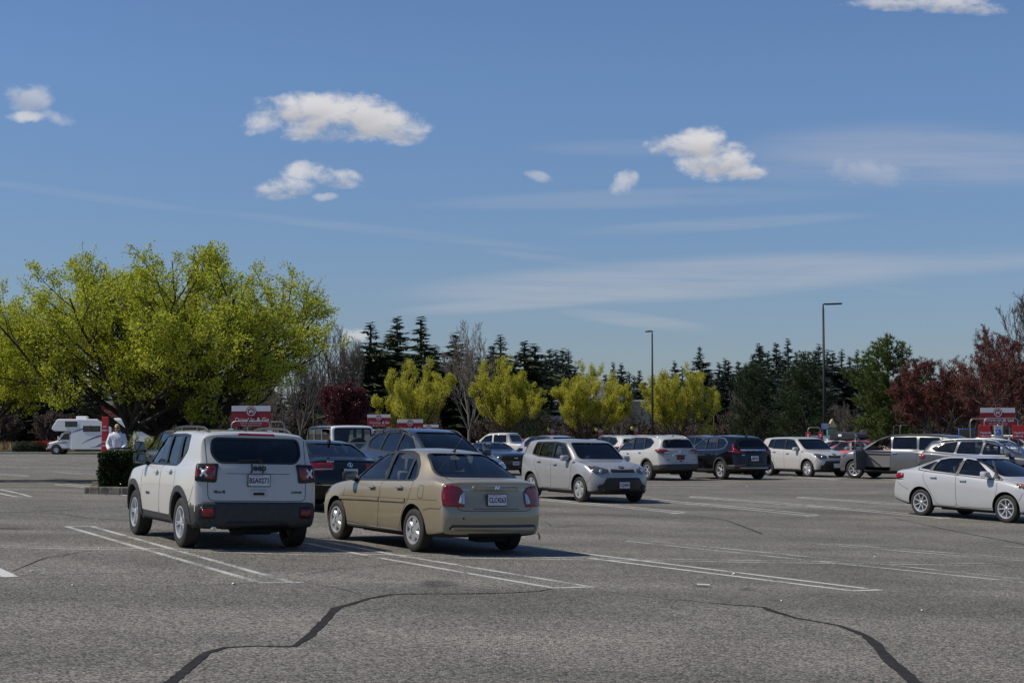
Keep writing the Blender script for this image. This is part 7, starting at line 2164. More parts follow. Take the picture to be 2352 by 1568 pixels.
def build_props():
    lamp_pole(1499, 116, 768, -1, 'thinner dark lamp pole rising behind the white crossovers at centre', armlen=.55, lean=0, yaw=-60)
    lamp_pole(1894, 91, 708, 1, 'taller lamp pole with a long flat head and a purple notice on its shaft', armlen=.95)
    p = at(1895.5, 91); root = empty('notice_sign', 'small purple notice fixed to the taller lamp pole', 'sign', (p.x, p.y - .12, 0))
    z = hz(979, 91)
    bm = bmesh.new(); box(bm, (0, 0, z), (.50, .015, .36), bevel=.004); bobj('notice_board', bm, mat('notice_purple', (.16, .17, .34), .5), root)
    bm = bmesh.new()
    for k, w in enumerate((.40, .30, .42, .38, .25)): box(bm, (0, -.012, z + .13 - k * .06), (w, .004, .022))
    bobj('notice_lines', bm, MT['signwhite'], root)
    # sign boards
    drive_sign(576.5, 932, 49, 'pickup bay sign right above the roof of the white boxy SUV')
    drive_sign(870, 951.6, 83, 'pickup bay sign left of the dark roof-rail SUV, in front of the plum tree', W=1.2)
    drive_sign(942, 962.6, 73, 'pickup bay sign standing over the roof rail of the dark blue SUV', W=1.19)
    drive_sign(985, 974.8, 98, 'partly hidden pickup bay sign, third of the centre group', W=1.2)
    drive_sign(2007, 973, 135, 'small distant pickup bay sign above the red sedan', W=1.2)
    drive_sign(2292.5, 936.5, 61, 'large pickup bay sign over the grey wagon at right', W=1.33)
    s = drive_sign(267, 921, 63, 'pickup bay sign in the shade of the big green tree, on red posts', W=1.2, posts=(-.5, .5), postmat=MT['panelred'])
    # red banner wrapped round its post
    p = at(241.5, 50.5); root = empty('banner_pillar', 'tall narrow red banner with white words beside the dark hedge', 'banner', p)
    H = hz(957, 50.5) - p.z
    bm = bmesh.new(); box(bm, (0, 0, H / 2), (.205, .12, H), bevel=.02); bobj('banner', bm, MT['panelred'], root)
    for k, (t, zz) in enumerate((('we', H - .30), ('bring', H - .42), ('curb', H - .78), ('side', H - .90))): text_on(t, .088, (0, zz), MT['signwhite'], root, bold=.003, y=-.066)
    # pylon signs with balloons
    for i, (u, v) in enumerate(((1268.5, 1671.5 * 0 + 989.8), (1379, 989.8), (1460.5, 987), (1541.8, 986.6))):
        Y = 120; p = at(u, Y); z = hz(v, Y)
        nm = ('leftmost', 'second', 'third', 'rightmost')[i]
        root = empty('bay_marker', f'{nm} round red car emblem marker of the four at the centre', 'sign', p, group='round bay markers with balloons')
        bm = bmesh.new(); box(bm, (0, 0, z - .52), (.32, .03, .72), bevel=.01); bobj('marker_board', bm, MT['signred'], root)
        car_icon(root, 0, z, .185, -.03)
        text_on('DriveUp', .075, (0, z - .30), MT['signwhite'], root, y=-.02); text_on('& Go', .085, (0, z - .42), MT['signwhite'], root, y=-.02, bold=.003)
        bm = bmesh.new(); tube(bm, [(0, .03, 0), (0, .03, z)], .02, 6); bobj('post', bm, MT['galv'], root)
        root = empty('balloon', f'yellow balloon tied to the {nm} round marker', 'balloon', (p.x - .30, p.y - .02, z + .13), group='yellow balloons on the markers')
        bm = bmesh.new(); bmesh.ops.create_uvsphere(bm, u_segments=16, v_segments=12, radius=.125)
        for v_ in bm.verts:
            if v_.co.z < 0: v_.co.z *= 1.25; v_.co.x *= 1 + v_.co.z * 1.4; v_.co.y *= 1 + v_.co.z * 1.4
        bobj('balloon_skin', bm, MT['balloon'], root, True)
        bm = bmesh.new(); lathe(bm, [(.004, -.15), (.022, -.18), (.001, -.18)], 8, axis='z'); tube(bm, [(0, 0, -.17), (.06, 0, -.28), (.28, .03, -.36)], .003, 3); bobj('string', bm, MT['balloon'], root)
    # cart corrals
    cart_corral(576, 48, 1.16, 2.02, 'cart corral hoops in front of the pickup sign over the white SUV', pw=.16, ph=.34, pm='signwhite')
    cart_corral(883, 81, 1.2, 1.95, 'cart corral with a red end panel beside the plum tree', pw=.28, ph=.50)
    cart_corral(1870, 78, .60, 2.05, 'cart corral with two orange red panels left of the notice pole', pw=.24, ph=.38, hoops=1)
    cart_corral(2008, 128, 1.3, 2.1, 'far cart corral below the small pickup sign at right', pw=.6, ph=.9)
    cart_corral(2095, 100, 1.5, 2.3, 'bare metal cart corral hoops under the green pine', panels=False)
    cart_corral(2300, 58, 1.22, 2.30, 'cart corral with red Thanks for rolling in panels at right', ptxt=True, pw=.43, ph=.50)
    p = at(2220, 66); root = empty('cart_shelter_board', 'black board with a blue frame standing under the red budding trees', 'board', p)
    z0, z1 = .6, hz(985, 66)
    bm = bmesh.new(); box(bm, (0, 0, (z0 + z1) / 2), (.60, .05, z1 - z0), bevel=.01); bobj('black_board', bm, MT['tint2'], root)
    bm = bmesh.new(); tube(bm, [(-.31, 0, 0), (-.31, 0, z1), (.31, 0, z1), (.31, 0, 0)], .022, 6); bobj('blue_frame', bm, mat('blue_frame_paint', (.02, .09, .55), .4), root)
    p = at(2293, 57); root = empty('parking_sign', 'white sign with a blue wheelchair symbol between the red panels', 'sign', p)
    z = hz(991, 57)
    bm = bmesh.new(); box(bm, (0, 0, z), (.30, .012, .46), bevel=.004); bobj('sign_plate', bm, MT['signwhite'], root)
    bm = bmesh.new(); box(bm, (0, -.01, z), (.18, .006, .19), bevel=.004); bobj('blue_square', bm, mat('sign_blue', (.02, .10, .42), .5), root)
    bm = bmesh.new()
    bmesh.ops.create_circle(bm, cap_ends=True, segments=10, radius=.014, matrix=Matrix.Translation((-.01, -.016, z + .062)) @ Matrix.Rotation(R(90), 4, 'X'))
    tube(bm, [(-.01, -.016, z + .045), (-.01, -.016, z), (.035, -.016, z), (.055, -.016, z - .055)], .007, 5)
    tube(bm, [(-.015 + .042 * math.cos(a), -.016, z - .02 + .045 * math.sin(a)) for a in [R(100 + 25 * i) for i in range(10)]], .006, 5)
    bobj('wheelchair_symbol', bm, MT['signwhite'], root)
    text_on('RESERVED', .05, (0, z + .19), MT['ink2'], root); text_on('PARKING', .05, (0, z + .135), MT['ink2'], root)
    bm = bmesh.new(); tube(bm, [(0, .03, 0), (0, .03, z + .28)], .025, 8); bobj('post', bm, MT['galv'], root)
    # kiosk
    p = at(1911, 108); z1 = hz(962, 108); root = empty('kiosk', 'cream notice kiosk with a pointed roof and teal frame behind the lamp pole', 'kiosk', p)
    cr = mat('kiosk_cream', (.42, .37, .22), .6); te = mat('kiosk_teal', (.06, .26, .24), .5)
    bm = bmesh.new(); prism(bm, [(-.30, z1 - .55), (.30, z1 - .55), (0, z1)], 'y', -.3, .3, 0); bobj('roof', bm, cr, root)
    bm = bmesh.new(); box(bm, (0, 0, z1 - .55 - .45), (.52, .4, .88), bevel=.01); bobj('notice_case', bm, cr, root)
    bm = bmesh.new(); [box(bm, (s * .28, 0, (z1 - .55) / 2), (.07, .44, z1 - .55)) for s in (-1, 1)]; box(bm, (0, -.21, z1 - .62), (.56, .03, .06)); box(bm, (0, -.21, z1 - 1.4), (.56, .03, .06)); bobj('frame', bm, te, root)
    bm = bmesh.new(); box(bm, (0, -.205, z1 - 1.05), (.40, .01, .5)); bobj('notice', bm, mat('notice_paper', (.35, .30, .20), .8, noise=.5, nscale=8), root)

def person_hoodie():
    Y = 48.5; u = 269
    b = at(u, Y); b.z += .16
    head_top = hz(975.3, Y) - b.z                      # standing height
    k = head_top / 1.72
    hood = mat('white_hoodie', (.72, .72, .78), .85, noise=.08, nscale=7, bump=.5, bscale=12)
    jean = mat('dark_trousers', (.03, .035, .05), .9)
    root = empty('person', 'woman in a white hoodie and sunglasses with long fair hair behind the hedge', 'person', b, (0, 0, R(8)))
    root.scale = (k, k, k)
    J = {'pel': ((0, 0, .93), (.17, .12)), 'wa': ((0, 0, 1.08), (.17, .125)), 'ch': ((0, 0, 1.27), (.205, .13)), 'up': ((0, 0, 1.40), (.15, .09)), 'ne': ((0, -.01, 1.475), .062),
         'sl': ((.19, 0, 1.39), .085), 'el': ((.27, -.04, 1.12), .066), 'wl': ((.16, -.26, .98), .048), 'sr': ((-.19, 0, 1.39), .085), 'er': ((-.28, -.02, 1.12), .066), 'wrr': ((-.20, -.24, .96), .048),
         }
    skin_body('hoodie', J, [('pel', 'wa'), ('wa', 'ch'), ('ch', 'up'), ('up', 'ne'), ('up', 'sl'), ('sl', 'el'), ('el', 'wl'), ('up', 'sr'), ('sr', 'er'), ('er', 'wrr')], hood, root)
    bm = bmesh.new(); tube(bm, [Vector((.10 * math.cos(a), .035 + .085 * math.sin(a), 1.475 + .02 * math.sin(a))) for a in [2 * PI * i / 16 for i in range(17)]], .034, 8, cap=False); bobj('hood', bm, hood, root, True)
    bm = bmesh.new()
    for s in (-1, 1): tube(bm, [(s * .035, -.115, 1.43), (s * .03, -.14, 1.28)], .006, 5)
    bobj('drawstrings', bm, MT['signwhite'], root)
    L = {'p': ((0, 0, .90), (.165, .12)), 'hl': ((.095, 0, .84), .10), 'kl': ((.10, -.01, .47), .066), 'al': ((.10, .02, .10), .045), 'hr': ((-.095, 0, .84), .10), 'kr': ((-.10, -.01, .47), .066), 'ar': ((-.10, .02, .10), .045), 'tl': ((.10, -.14, .05), .04), 'tr': ((-.10, -.14, .05), .04)}
    skin_body('trousers', L, [('p', 'hl'), ('hl', 'kl'), ('kl', 'al'), ('p', 'hr'), ('hr', 'kr'), ('kr', 'ar'), ('al', 'tl'), ('ar', 'tr')], jean, root)
    hand((.15, -.29, .965), (-.1, -1, -.2), (0, -.2, 1), root, 1); hand((-.20, -.27, .945), (.1, -1, -.2), (0, -.2, 1), root, -1)
    bm = bmesh.new(); tube(bm, [(0, -.01, 1.46), (0, -.01, 1.56)], [.055, .05], 10); bobj('neck', bm, MT['skin'], root, True)
    head_parts(root, (0, -.02, 1.61), -8, mat('fair_hair', (.42, .28, .12), .6, noise=.3, nscale=30), tilt=4, hair_len=.13)
    # shopping cart in front of her
    c = at(272, Y - 1.1); c.z = b.z
    cart = empty('shopping_cart', 'dark wire shopping cart pushed by the woman in the white hoodie', 'shopping cart', c, (0, 0, R(-70)))
    bm = bmesh.new()
    z0, z1 = .55, 1.0
    for i in range(12):
        x = -.42 + .84 * i / 11
        tube(bm, [(x, -.28, z1), (x * .9, -.22, z0), (x * .9, .22, z0), (x, .28, z1)], .006, 4)
    for z in (.55, .65, .75, .85, .93, 1.0):
        f = (z - z0) / (z1 - z0); a = .38 + .04 * f; w = .22 + .06 * f
        tube(bm, [(-a, -w, z), (a, -w, z), (a, w, z), (-a, w, z), (-a, -w, z)], .007, 4)
    bobj('basket', bm, MT['black'], cart)
    bm = bmesh.new(); tube(bm, [(.46, -.27, 1.04), (.46, .27, 1.04)], .02, 8); bobj('push_bar', bm, MT['black'], cart)
    bm = bmesh.new()
    for s in (-1, 1): tube(bm, [(.46, s * .24, 1.04), (.38, s * .24, .60), (.40, s * .22, .14), (-.40, s * .20, .12)], .013, 6)
    bobj('frame', bm, MT['galv'], cart)
    for x, y in ((.38, .22), (.38, -.22), (-.38, .18), (-.38, -.18)):
        bm = bmesh.new(); lathe(bm, [(.001, -.015), (.06, -.015), (.06, .015), (.001, .015)], 14, c=(x, y, .06)); bobj('wheel', bm, MT['rubber'], cart)

def build_island():
    # raised planting bed with a hedge at its near end
    a = at(284, 40.8)
    root = empty('stone_edging', 'rough stone edging round the near end of the planted island', 'kerb stones', (a.x, 40.8, gz(a.x, 40.8)))
    r = random.Random(8)
    stn = mat('edging_stone', (.16, .145, .12), .9, noise=.45, nscale=5, bump=.8, bscale=14)
    for k in range(6):
        bm = bmesh.new()
        w = .26 + r.random() * .08
        box(bm, (-.58 + k * .28, -.62 + r.uniform(-.03, .03) + abs(k - 3) ** 2 * .02, .09), (w, .24, .22), rot=(r.uniform(-.05, .05), r.uniform(-.05, .05), r.uniform(-.15, .15)), bevel=.035)
        bobj('stone', bm, stn, root)
    for k in range(5):
        for sx in (-.60, 1.15):
            bm = bmesh.new(); box(bm, (sx - .15, -.30 + k * .42, .09), (.22, .38, .20), bevel=.03); bobj('stone', bm, stn, root)
    bm = bmesh.new()
    pts = [(a.x - .75, 40.4), (a.x + 1.1, 40.4), (a.x + 1.4 - 2.4, 47.5), (a.x - 1.8, 62), (a.x - 4.8, 62), (a.x - 3.4, 48)]
    pts = [(a.x - .72, 40.3), (a.x + 1.15, 40.3), (a.x + 1.1, 43), (a.x - .1, 50), (a.x + .6, 66), (a.x - 3.8, 66), (a.x - 3.2, 50), (a.x - 1.2, 43)]
    prism(bm, [(x, y) for x, y in pts], 'z', -.3, 0, 0)
    for v in bm.verts:
        if v.co.z > -.1: v.co.z = gz(v.co.x, v.co.y) + .15
    struct(bobj('planted_island', bm, mat('island_soil', (.06, .045, .03), .95, noise=.4, nscale=3, bump=1, bscale=12)))
    gl = leafmat('glossy_hedge_leaf', (.028, .052, .014), .5, .1, rough=.28)
    zt = hz(1041, 41) - gz(a.x, 41) - .15
    hedge_box('clipped_hedge', 'dark glossy clipped hedge block at the end of the planted island', 'hedge', (a.x - .10, 41.05, gz(a.x, 41) + .14), (.88, 1.1, zt), gl, n=9000, ls=.085, rounded_=.12)

def bg(u, Y): 
    p = at(u, Y); p.z = 0; return p

def build_trees():
    LG = leafmat('fresh_green_leaf', (.54, .55, .050), .30, .5, hue=(.22, .27, .025))
    P = dict(H=7.4, R=4.9, th=1.75, tr=.14, lv=4, limbs=10, limb_el=R(33), limb_len=5.0, kids=[0, 9, 7, 5], len=[.6, .53, .48, .46], ang=[.6, .80, .85, .9], leaf=(4, .080), up=.12, wig=.17, scat=1.6, hv=.16, hc=3.2, hh=4.5, leaf_lv=3, flat=-.20, minr=.006)
    T = deciduous(11, dict(P, R=5.3, hh=4.8, H=8))
    p = at(296, 57); plant_tree(T, 'broad_tree', 'broad bright green tree behind the hedge, left trunk of three', 'tree', p + Vector((0, 0, .1)), BARKD, LG, 'green trees on the island', rot=.4, scale=(1.16, 1.12, 1.06))
    T = deciduous(12, dict(P, tr=.2, R=5.0, hh=4.7))
    p = at(366, 60); plant_tree(T, 'broad_tree', 'bright green tree with the middle trunk of the three on the island', 'tree', p + Vector((0, 0, .1)), BARKD, LG, 'green trees on the island', rot=1.2, scale=(1.20, 1.14, 1.12))
    T = deciduous(17, dict(P, R=5.0, hh=4.4, limb_el=R(31), limb_len=5.4, tr=.19))
    p = at(468, 61); plant_tree(T, 'broad_tree', 'green tree with the rightmost trunk, spreading over the white SUV', 'tree', p + Vector((0, 0, .1)), BARKD, LG, 'green trees on the island', rot=2.6, scale=(1.26, 1.14, 1.10))
    T = deciduous(19, dict(P, R=4.4, hh=3.3, limb_len=4.0))
    p = at(-60, 58); plant_tree(T, 'broad_tree', 'lower bright green tree at the left edge joining the big crown', 'tree', p, BARKD, LG, 'green trees on the island', rot=2.0, scale=1.0)
    # yellow maples
    LY = leafmat('yellow_green_leaf', (.56, .53, .060), .30, .5, hue=(.27, .27, .032))
    PM = dict(H=7.6, R=3.2, th=1.1, tr=.13, lv=4, limbs=11, limb_el=R(48), limb_len=5.2, kids=[0, 8, 6, 4], len=[.6, .46, .50, .45], ang=[.5, .6, .60, .65], leaf=(6, .095), up=.17, wig=.14, scat=1.7, hc=4.1, hh=4.1, hv=.25, tipup=1.3, leaf_lv=3, minr=.008)
    for i, (u, Y, vt, wd, lab) in enumerate(((955, 118, 822, 190, 'leftmost yellow green maple, behind the centre pickup signs'), (1165, 120, 822, 185, 'second yellow green maple from the left, above the white pickup'), (1357, 122, 825, 175, 'third yellow green maple from the left, in front of the glass building'), (1555, 118, 845, 210, 'rightmost yellow green maple, crossed by the thinner lamp pole'))):
        H = hz(vt, Y); Rr = wd / 2 / 3671 * Y
        k = H / 8.0
        T = deciduous(30 + i, dict(PM, H=8.0, R=Rr / k * .97, hh=3.9))
        plant_tree(T, 'yellow_maple', lab, 'tree', bg(u, Y), BARK, LY, 'yellow green maples in a row', rot=i * 1.3, scale=k)
    # plum
    LP = leafmat('plum_leaf', (.10, .026, .030), .5, .25, hue=(.05, .014, .018), rough=.35)
    T = deciduous(41, dict(PM, H=5.6, R=1.95, th=.8, tr=.10, limb_el=R(60), limb_len=4.2, limbs=13, hc=2.9, hh=2.9, up=.25, leaf=(7, .12), wig=.10))
    plant_tree(T, 'plum_tree', 'dark red purple plum tree left of the first pickup sign', 'tree', bg(788, 106), BARKD, LP, scale=hz(880, 106) / 5.9)
    # budding red trees at right
    LR = leafmat('red_bud', (.135, .030, .024), .4, .2, hue=(.075, .026, .018))
    PR = dict(H=7.5, R=3.6, th=1.5, tr=.17, lv=4, limbs=9, limb_el=R(45), limb_len=5.0, kids=[0, 9, 7, 5], len=[.6, .58, .52, .46], ang=[.6, .75, .8, .8], leaf=(7, .085), up=.12, wig=.22, scat=1.1, hc=4.2, hh=3.7, leaf_lv=3, minr=.010)
    T = deciduous(51, dict(PR, R=3.3)); plant_tree(T, 'budding_tree', 'dark budding tree with red brown haze of twigs, right of the green pine', 'tree', bg(2158, 92), BARKG, LR, 'red budding trees at right', scale=hz(812, 92) / 8.0)
    T = deciduous(52, dict(PR, H=9.5, R=4.0, limb_len=6.4, hc=5.2, hh=4.9)); plant_tree(T, 'budding_tree', 'tallest red budding tree behind the large pickup sign', 'tree', bg(2335, 88), BARKG, LR, 'red budding trees at right', scale=hz(735, 88) / 9.6)
    T = deciduous(53, dict(PR, R=3.3, H=7)); plant_tree(T, 'budding_tree', 'smaller red budding tree filling the gap between the other two', 'tree', bg(2238, 101), BARKG, LR, 'red budding trees at right', scale=hz(845, 101) / 7.4)
    # bare trees
    PB = dict(H=11, R=3.0, th=2.5, tr=.16, lv=4, limbs=7, limb_el=R(62), limb_len=7.5, kids=[0, 8, 7, 5], len=[.6, .5, .5, .5], ang=[.4, .5, .55, .6], leaf=(0, .1), up=.18, wig=.14, hc=6.5, hh=5, minr=.014)
    bares = [(1078, 745, 134, 130, 'bare grey tree standing before the dark firs, widest crown'), (760, 742, 136, 100, 'bare tree beside the right edge of the big green crown'), (806, 752, 142, 60, 'slim bare tree left of the first fir'), (2372, 655, 112, 190, 'tall bare tree behind the red budding tree at the right edge'), (690, 800, 128, 110, 'low bare tree right of the big green tree'),
             (1935, 905, 122, 34, 'white stemmed bare birch by the kiosk'), (1918, 925, 120, 30, 'second small white birch by the kiosk'), (1700, 880, 136, 60, 'faint bare shrub tree left of the dark pines'), (560, 880, 125, 120, 'bare tree behind the pickup sign above the white SUV'), (620, 860, 130, 120, 'bare tree with pale twigs left of the plum tree'), (1420, 905, 140, 100, 'bare tree between the third and fourth maples')]
    for i, (u, vt, Y, wd, lab) in enumerate(bares):
        H = hz(vt, Y); k = H / 11.5; Rr = max(.8, wd / 2 / 3671 * Y / k)
        T = deciduous(60 + i, dict(PB, R=Rr))
        plant_tree(T, 'bare_tree', lab, 'tree', bg(u, Y), BARKP if i in (0, 5, 6, 9) else BARKG, None, 'bare leafless trees', rot=i, scale=k)
    # firs
    LF = leafmat('fir_needles', (.055, .070, .030), .45, .15, hue=(.020, .028, .013))
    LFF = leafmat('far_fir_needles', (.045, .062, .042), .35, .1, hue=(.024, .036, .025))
    protos = [conifer(70 + i, 20, (4.2, 4.8, 3.8, 4.5)[i], sp=.50, dens=.9, sparse=.10 if i % 2 else .20, tip=.95, spray=1.2) for i in range(4)]
    pm = [(t.wood('trunk'), t.crown('crown')) for t in protos]
    def fir(i, u, vt, Y, lab, leaf, grp, wk=1.0, nm='fir_tree'):
        w, c = pm[i % 4]
        H = hz(vt, Y) ; k = H / 20.0
        root = empty(nm, lab, 'tree', bg(u, Y), (0, 0, i * 1.7), grp); root.scale = (k * wk * 1.12, k * wk * 1.12, k)
        a = link('trunk', w, BARKD, root)
        key = (i % 4, leaf.name)
        if key not in FM: 
            m2 = c.copy(); m2.materials.clear(); m2.materials.append(leaf); FM[key] = m2
        link('crown', FM[key], None, root)
    FM = {}
    near = [(850, 735, 150, 2.1, 'leftmost of the near dark firs, right of the bare trees'), (911, 724, 152, 1.8, 'second near fir from the left, beside the twin'), (966, 726, 148, 2.1, 'broad fir, tallest of the near group'), (1047, 762, 150, 1.9, 'dark fir behind the bare pale tree'), (1150, 764, 150, 2.0, 'near fir above the second yellow maple'), (1205, 780, 152, 2.0, 'last near fir on the right of the group'), (1240, 850, 158, 1.7, 'low fir right of the near group'), (880, 800, 160, 1.5, 'fir filling the gap between the first two'), (1000, 800, 162, 1.5, 'fir half hidden behind the broad one'), (1100, 815, 160, 1.5, 'fir behind the pale bare tree, lower right'),
            (700, 840, 165, 1.5, 'fir seen low between the bare trees'), (790, 850, 166, 1.6, 'squat fir behind the plum tree')]
    gap = random.Random(9)
    for i, (u, vt, Y, wk, lab) in enumerate(near): fir(i, u, vt, Y, lab, LF, 'near dark firs', wk)
    for i, u in enumerate(range(826, 1262, 44)): fir(i + 2, u + gap.uniform(-9, 9), gap.uniform(785, 845), gap.uniform(166, 182), 'dark fir filling the belt behind the near firs', LF, 'fill of dark firs behind the near group', gap.uniform(2.3, 3.0))
    far = [(1263, 799), (1277, 803), (1293, 799), (1306, 799), (1322, 845), (1409, 831), (1428, 833), (1446, 851), (1470, 848), (1457, 862), (1551, 828), (1568, 839), (1609, 794), (1653, 832), (1667, 822), (1674, 824), (1698, 828), (1714, 835), (1747, 788), (1745, 790), (1785, 785), (1812, 777), (1847, 807), (1883, 787), (1875, 803), (1902, 802), (1914, 805), (1935, 799), (1953, 816), (1971, 803), (1997, 803), (2020, 830), (1730, 812), (1765, 806), (1830, 820), (1860, 822), (2080, 840), (2110, 850), (2140, 838), (2230, 850), (2200, 860), (1220, 830), (1340, 860), (1365, 850), (1390, 858), (1500, 860), (1525, 858), (1590, 846), (1630, 850)]
    r = random.Random(5)
    for i, (u, vt) in enumerate(far):
        fir(i + 1, u, vt, r.uniform(235, 285), 'tall fir in the distant line of dark firs on the horizon', LFF, 'distant fir line', r.uniform(1.35, 1.9))
    k = 0
    for u in list(range(-60, 2440, 26)) + list(range(2450, 3100, 55)) + list(range(-560, -60, 60)):
        vt = r.uniform(855, 890) if u > 1240 else r.uniform(840, 890)
        if u < 780: vt = r.uniform(770, 850) if u < 60 else r.uniform(850, 900)
        fir(k, u + r.uniform(-8, 8), vt, r.uniform(215, 300), 'tall fir in the distant line of dark firs on the horizon', LFF, 'distant fir line', r.uniform(1.3, 1.9)); k += 1
    # left: dark evergreens behind the motorhome
    for i, (u, vt, Y, wk) in enumerate(((-20, 700, 172, 1.6), (35, 800, 168, 1.7), (90, 860, 170, 2.0), (150, 850, 175, 2.0), (215, 850, 171, 2.0), (290, 860, 176, 2.1), (370, 850, 172, 2.1), (450, 840, 175, 2.1), (530, 850, 172, 2.0), (610, 850, 176, 2.0))):
        fir(i + 2, u, vt, Y, 'dark evergreen in the belt behind the motorhome', LF, 'evergreen belt behind the motorhome', wk)
    # dark pines and the green pine
    LK = leafmat('dark_pine_needles', (.042, .068, .022), .5, .1, hue=(.015, .026, .010))
    LQ = leafmat('bright_pine_needles', (.12, .155, .035), .4, .2, hue=(.04, .06, .018))
    T = pine(81, 7.4, 3.3, tuft=.20, ntuft=4, sp=.38, shape=.52, irregular=.10); plant_tree(T, 'dark_pine', 'dense dark pine left of the tall lamp pole', 'tree', bg(1733, 122), BARKD, LK, 'dense dark pines', scale=hz(838, 122) / 7.4)
    T = pine(82, 7.4, 3.0, tuft=.20, ntuft=4, sp=.38, shape=.52, irregular=.12); plant_tree(T, 'dark_pine', 'second dense dark pine, just behind the tall lamp pole', 'tree', bg(1845, 118), BARKD, LK, 'dense dark pines', rot=1, scale=hz(812, 118) / 7.4)
    T = pine(83, 8.0, 3.7, tuft=.30, ntuft=3, sp=.50, shape=.45, irregular=.2, nd=11); plant_tree(T, 'green_pine', 'rounded bright green pine between the lamp pole and the red trees', 'tree', bg(2040, 104), BARKD, LQ, scale=hz(782, 104) / 8.1)
    T = pine(84, 5.0, 3.0, tuft=.26, ntuft=2, sp=.45, shape=.45, irregular=.2); plant_tree(T, 'dark_pine', 'low dark evergreen beneath the second yellow maple', 'tree', bg(1215, 128), BARKD, LK, 'dense dark pines', scale=hz(935, 128) / 5.0)
    # shrubs and brush
    LB = leafmat('brown_brush_leaf', (.11, .075, .055), .4, .1, hue=(.07, .05, .035))
    PS = dict(H=3.2, R=2.6, th=.3, tr=.07, lv=4, limbs=9, limb_el=R(60), limb_len=1.8, kids=[0, 6, 5, 4], len=[.6, .6, .55, .5], ang=[.5, .6, .7, .7], leaf=(2, .08), up=.12, wig=.2, scat=.6, hc=1.6, hh=1.8, leaf_lv=3, minr=.012)
    sh = [deciduous(90 + i, PS) for i in range(3)]; shm = [(t.wood('trunk'), t.crown('crown')) for t in sh]
    for i in range(52):
        u = -40 + i * 48 + r.uniform(-12, 12); Y = r.uniform(133, 158) if u > 640 else r.uniform(159, 168)
        lab = 'brown leafless brush at the foot of the tree line'
        root = empty('brush', lab, 'shrub', bg(u, Y), (0, 0, r.random() * 6), 'brown brush along the tree line'); k = r.uniform(.8, 1.45); root.scale = (k * 1.1, k * 1.1, k)
        w, c = shm[i % 3]; link('stems', w, BARKG, root)
        if not c.materials: c.materials.append(LB)
        link('twig_haze', c, None, root)
    lg2 = leafmat('clipped_green_leaf', (.028, .045, .015), .5, .1); lr2 = leafmat('red_shrub_leaf', (.32, .035, .025), .4, .2)
    p = bg(68.5, 143.5); hedge_box('clipped_shrub', 'dark green clipped shrub on the verge left of the motorhome', 'shrub', p, (2.6, 1.8, hz(1018, 143.5)), lg2, n=2600, ls=.14, seed=5, rounded_=.3)
    p = bg(104, 143.8); hedge_box('red_shrub', 'bright red rounded shrub touching the nose of the motorhome', 'shrub', p, (1.9, 1.7, hz(1014, 143.8)), lr2, n=2400, ls=.13, seed=6, rounded_=.55)
    T = TB(); rr = random.Random(3)
    for i in range(9000):
        x = rr.uniform(-62, -40) if i % 2 else rr.uniform(-62, 20); y = rr.uniform(160, 166); d = Vector((rr.uniform(-.4, .4), rr.uniform(-.4, .4), 1))
        T.leaf(Vector((x, y, .1)), d, rr.uniform(.5, 1.1), .10, rr)
    o = link('dry_grass', T.crown('dry_grass'), leafmat('straw', (.38, .28, .14), .3, .2)); tag(o, 'band of pale dry ornamental grass behind the verge', 'grass', kind='stuff')
    # hummingbird of sparse twigs behind the person
    T = deciduous(99, dict(PS, H=2.6, R=1.1, limb_len=1.4, leaf=(1, .07), kids=[0, 4, 3, 2])); plant_tree(T, 'young_shrub', 'sparse young green shrub beside the left trunk', 'shrub', at(338, 50) + Vector((0, 0, .12)), BARKG, LG, scale=.7)

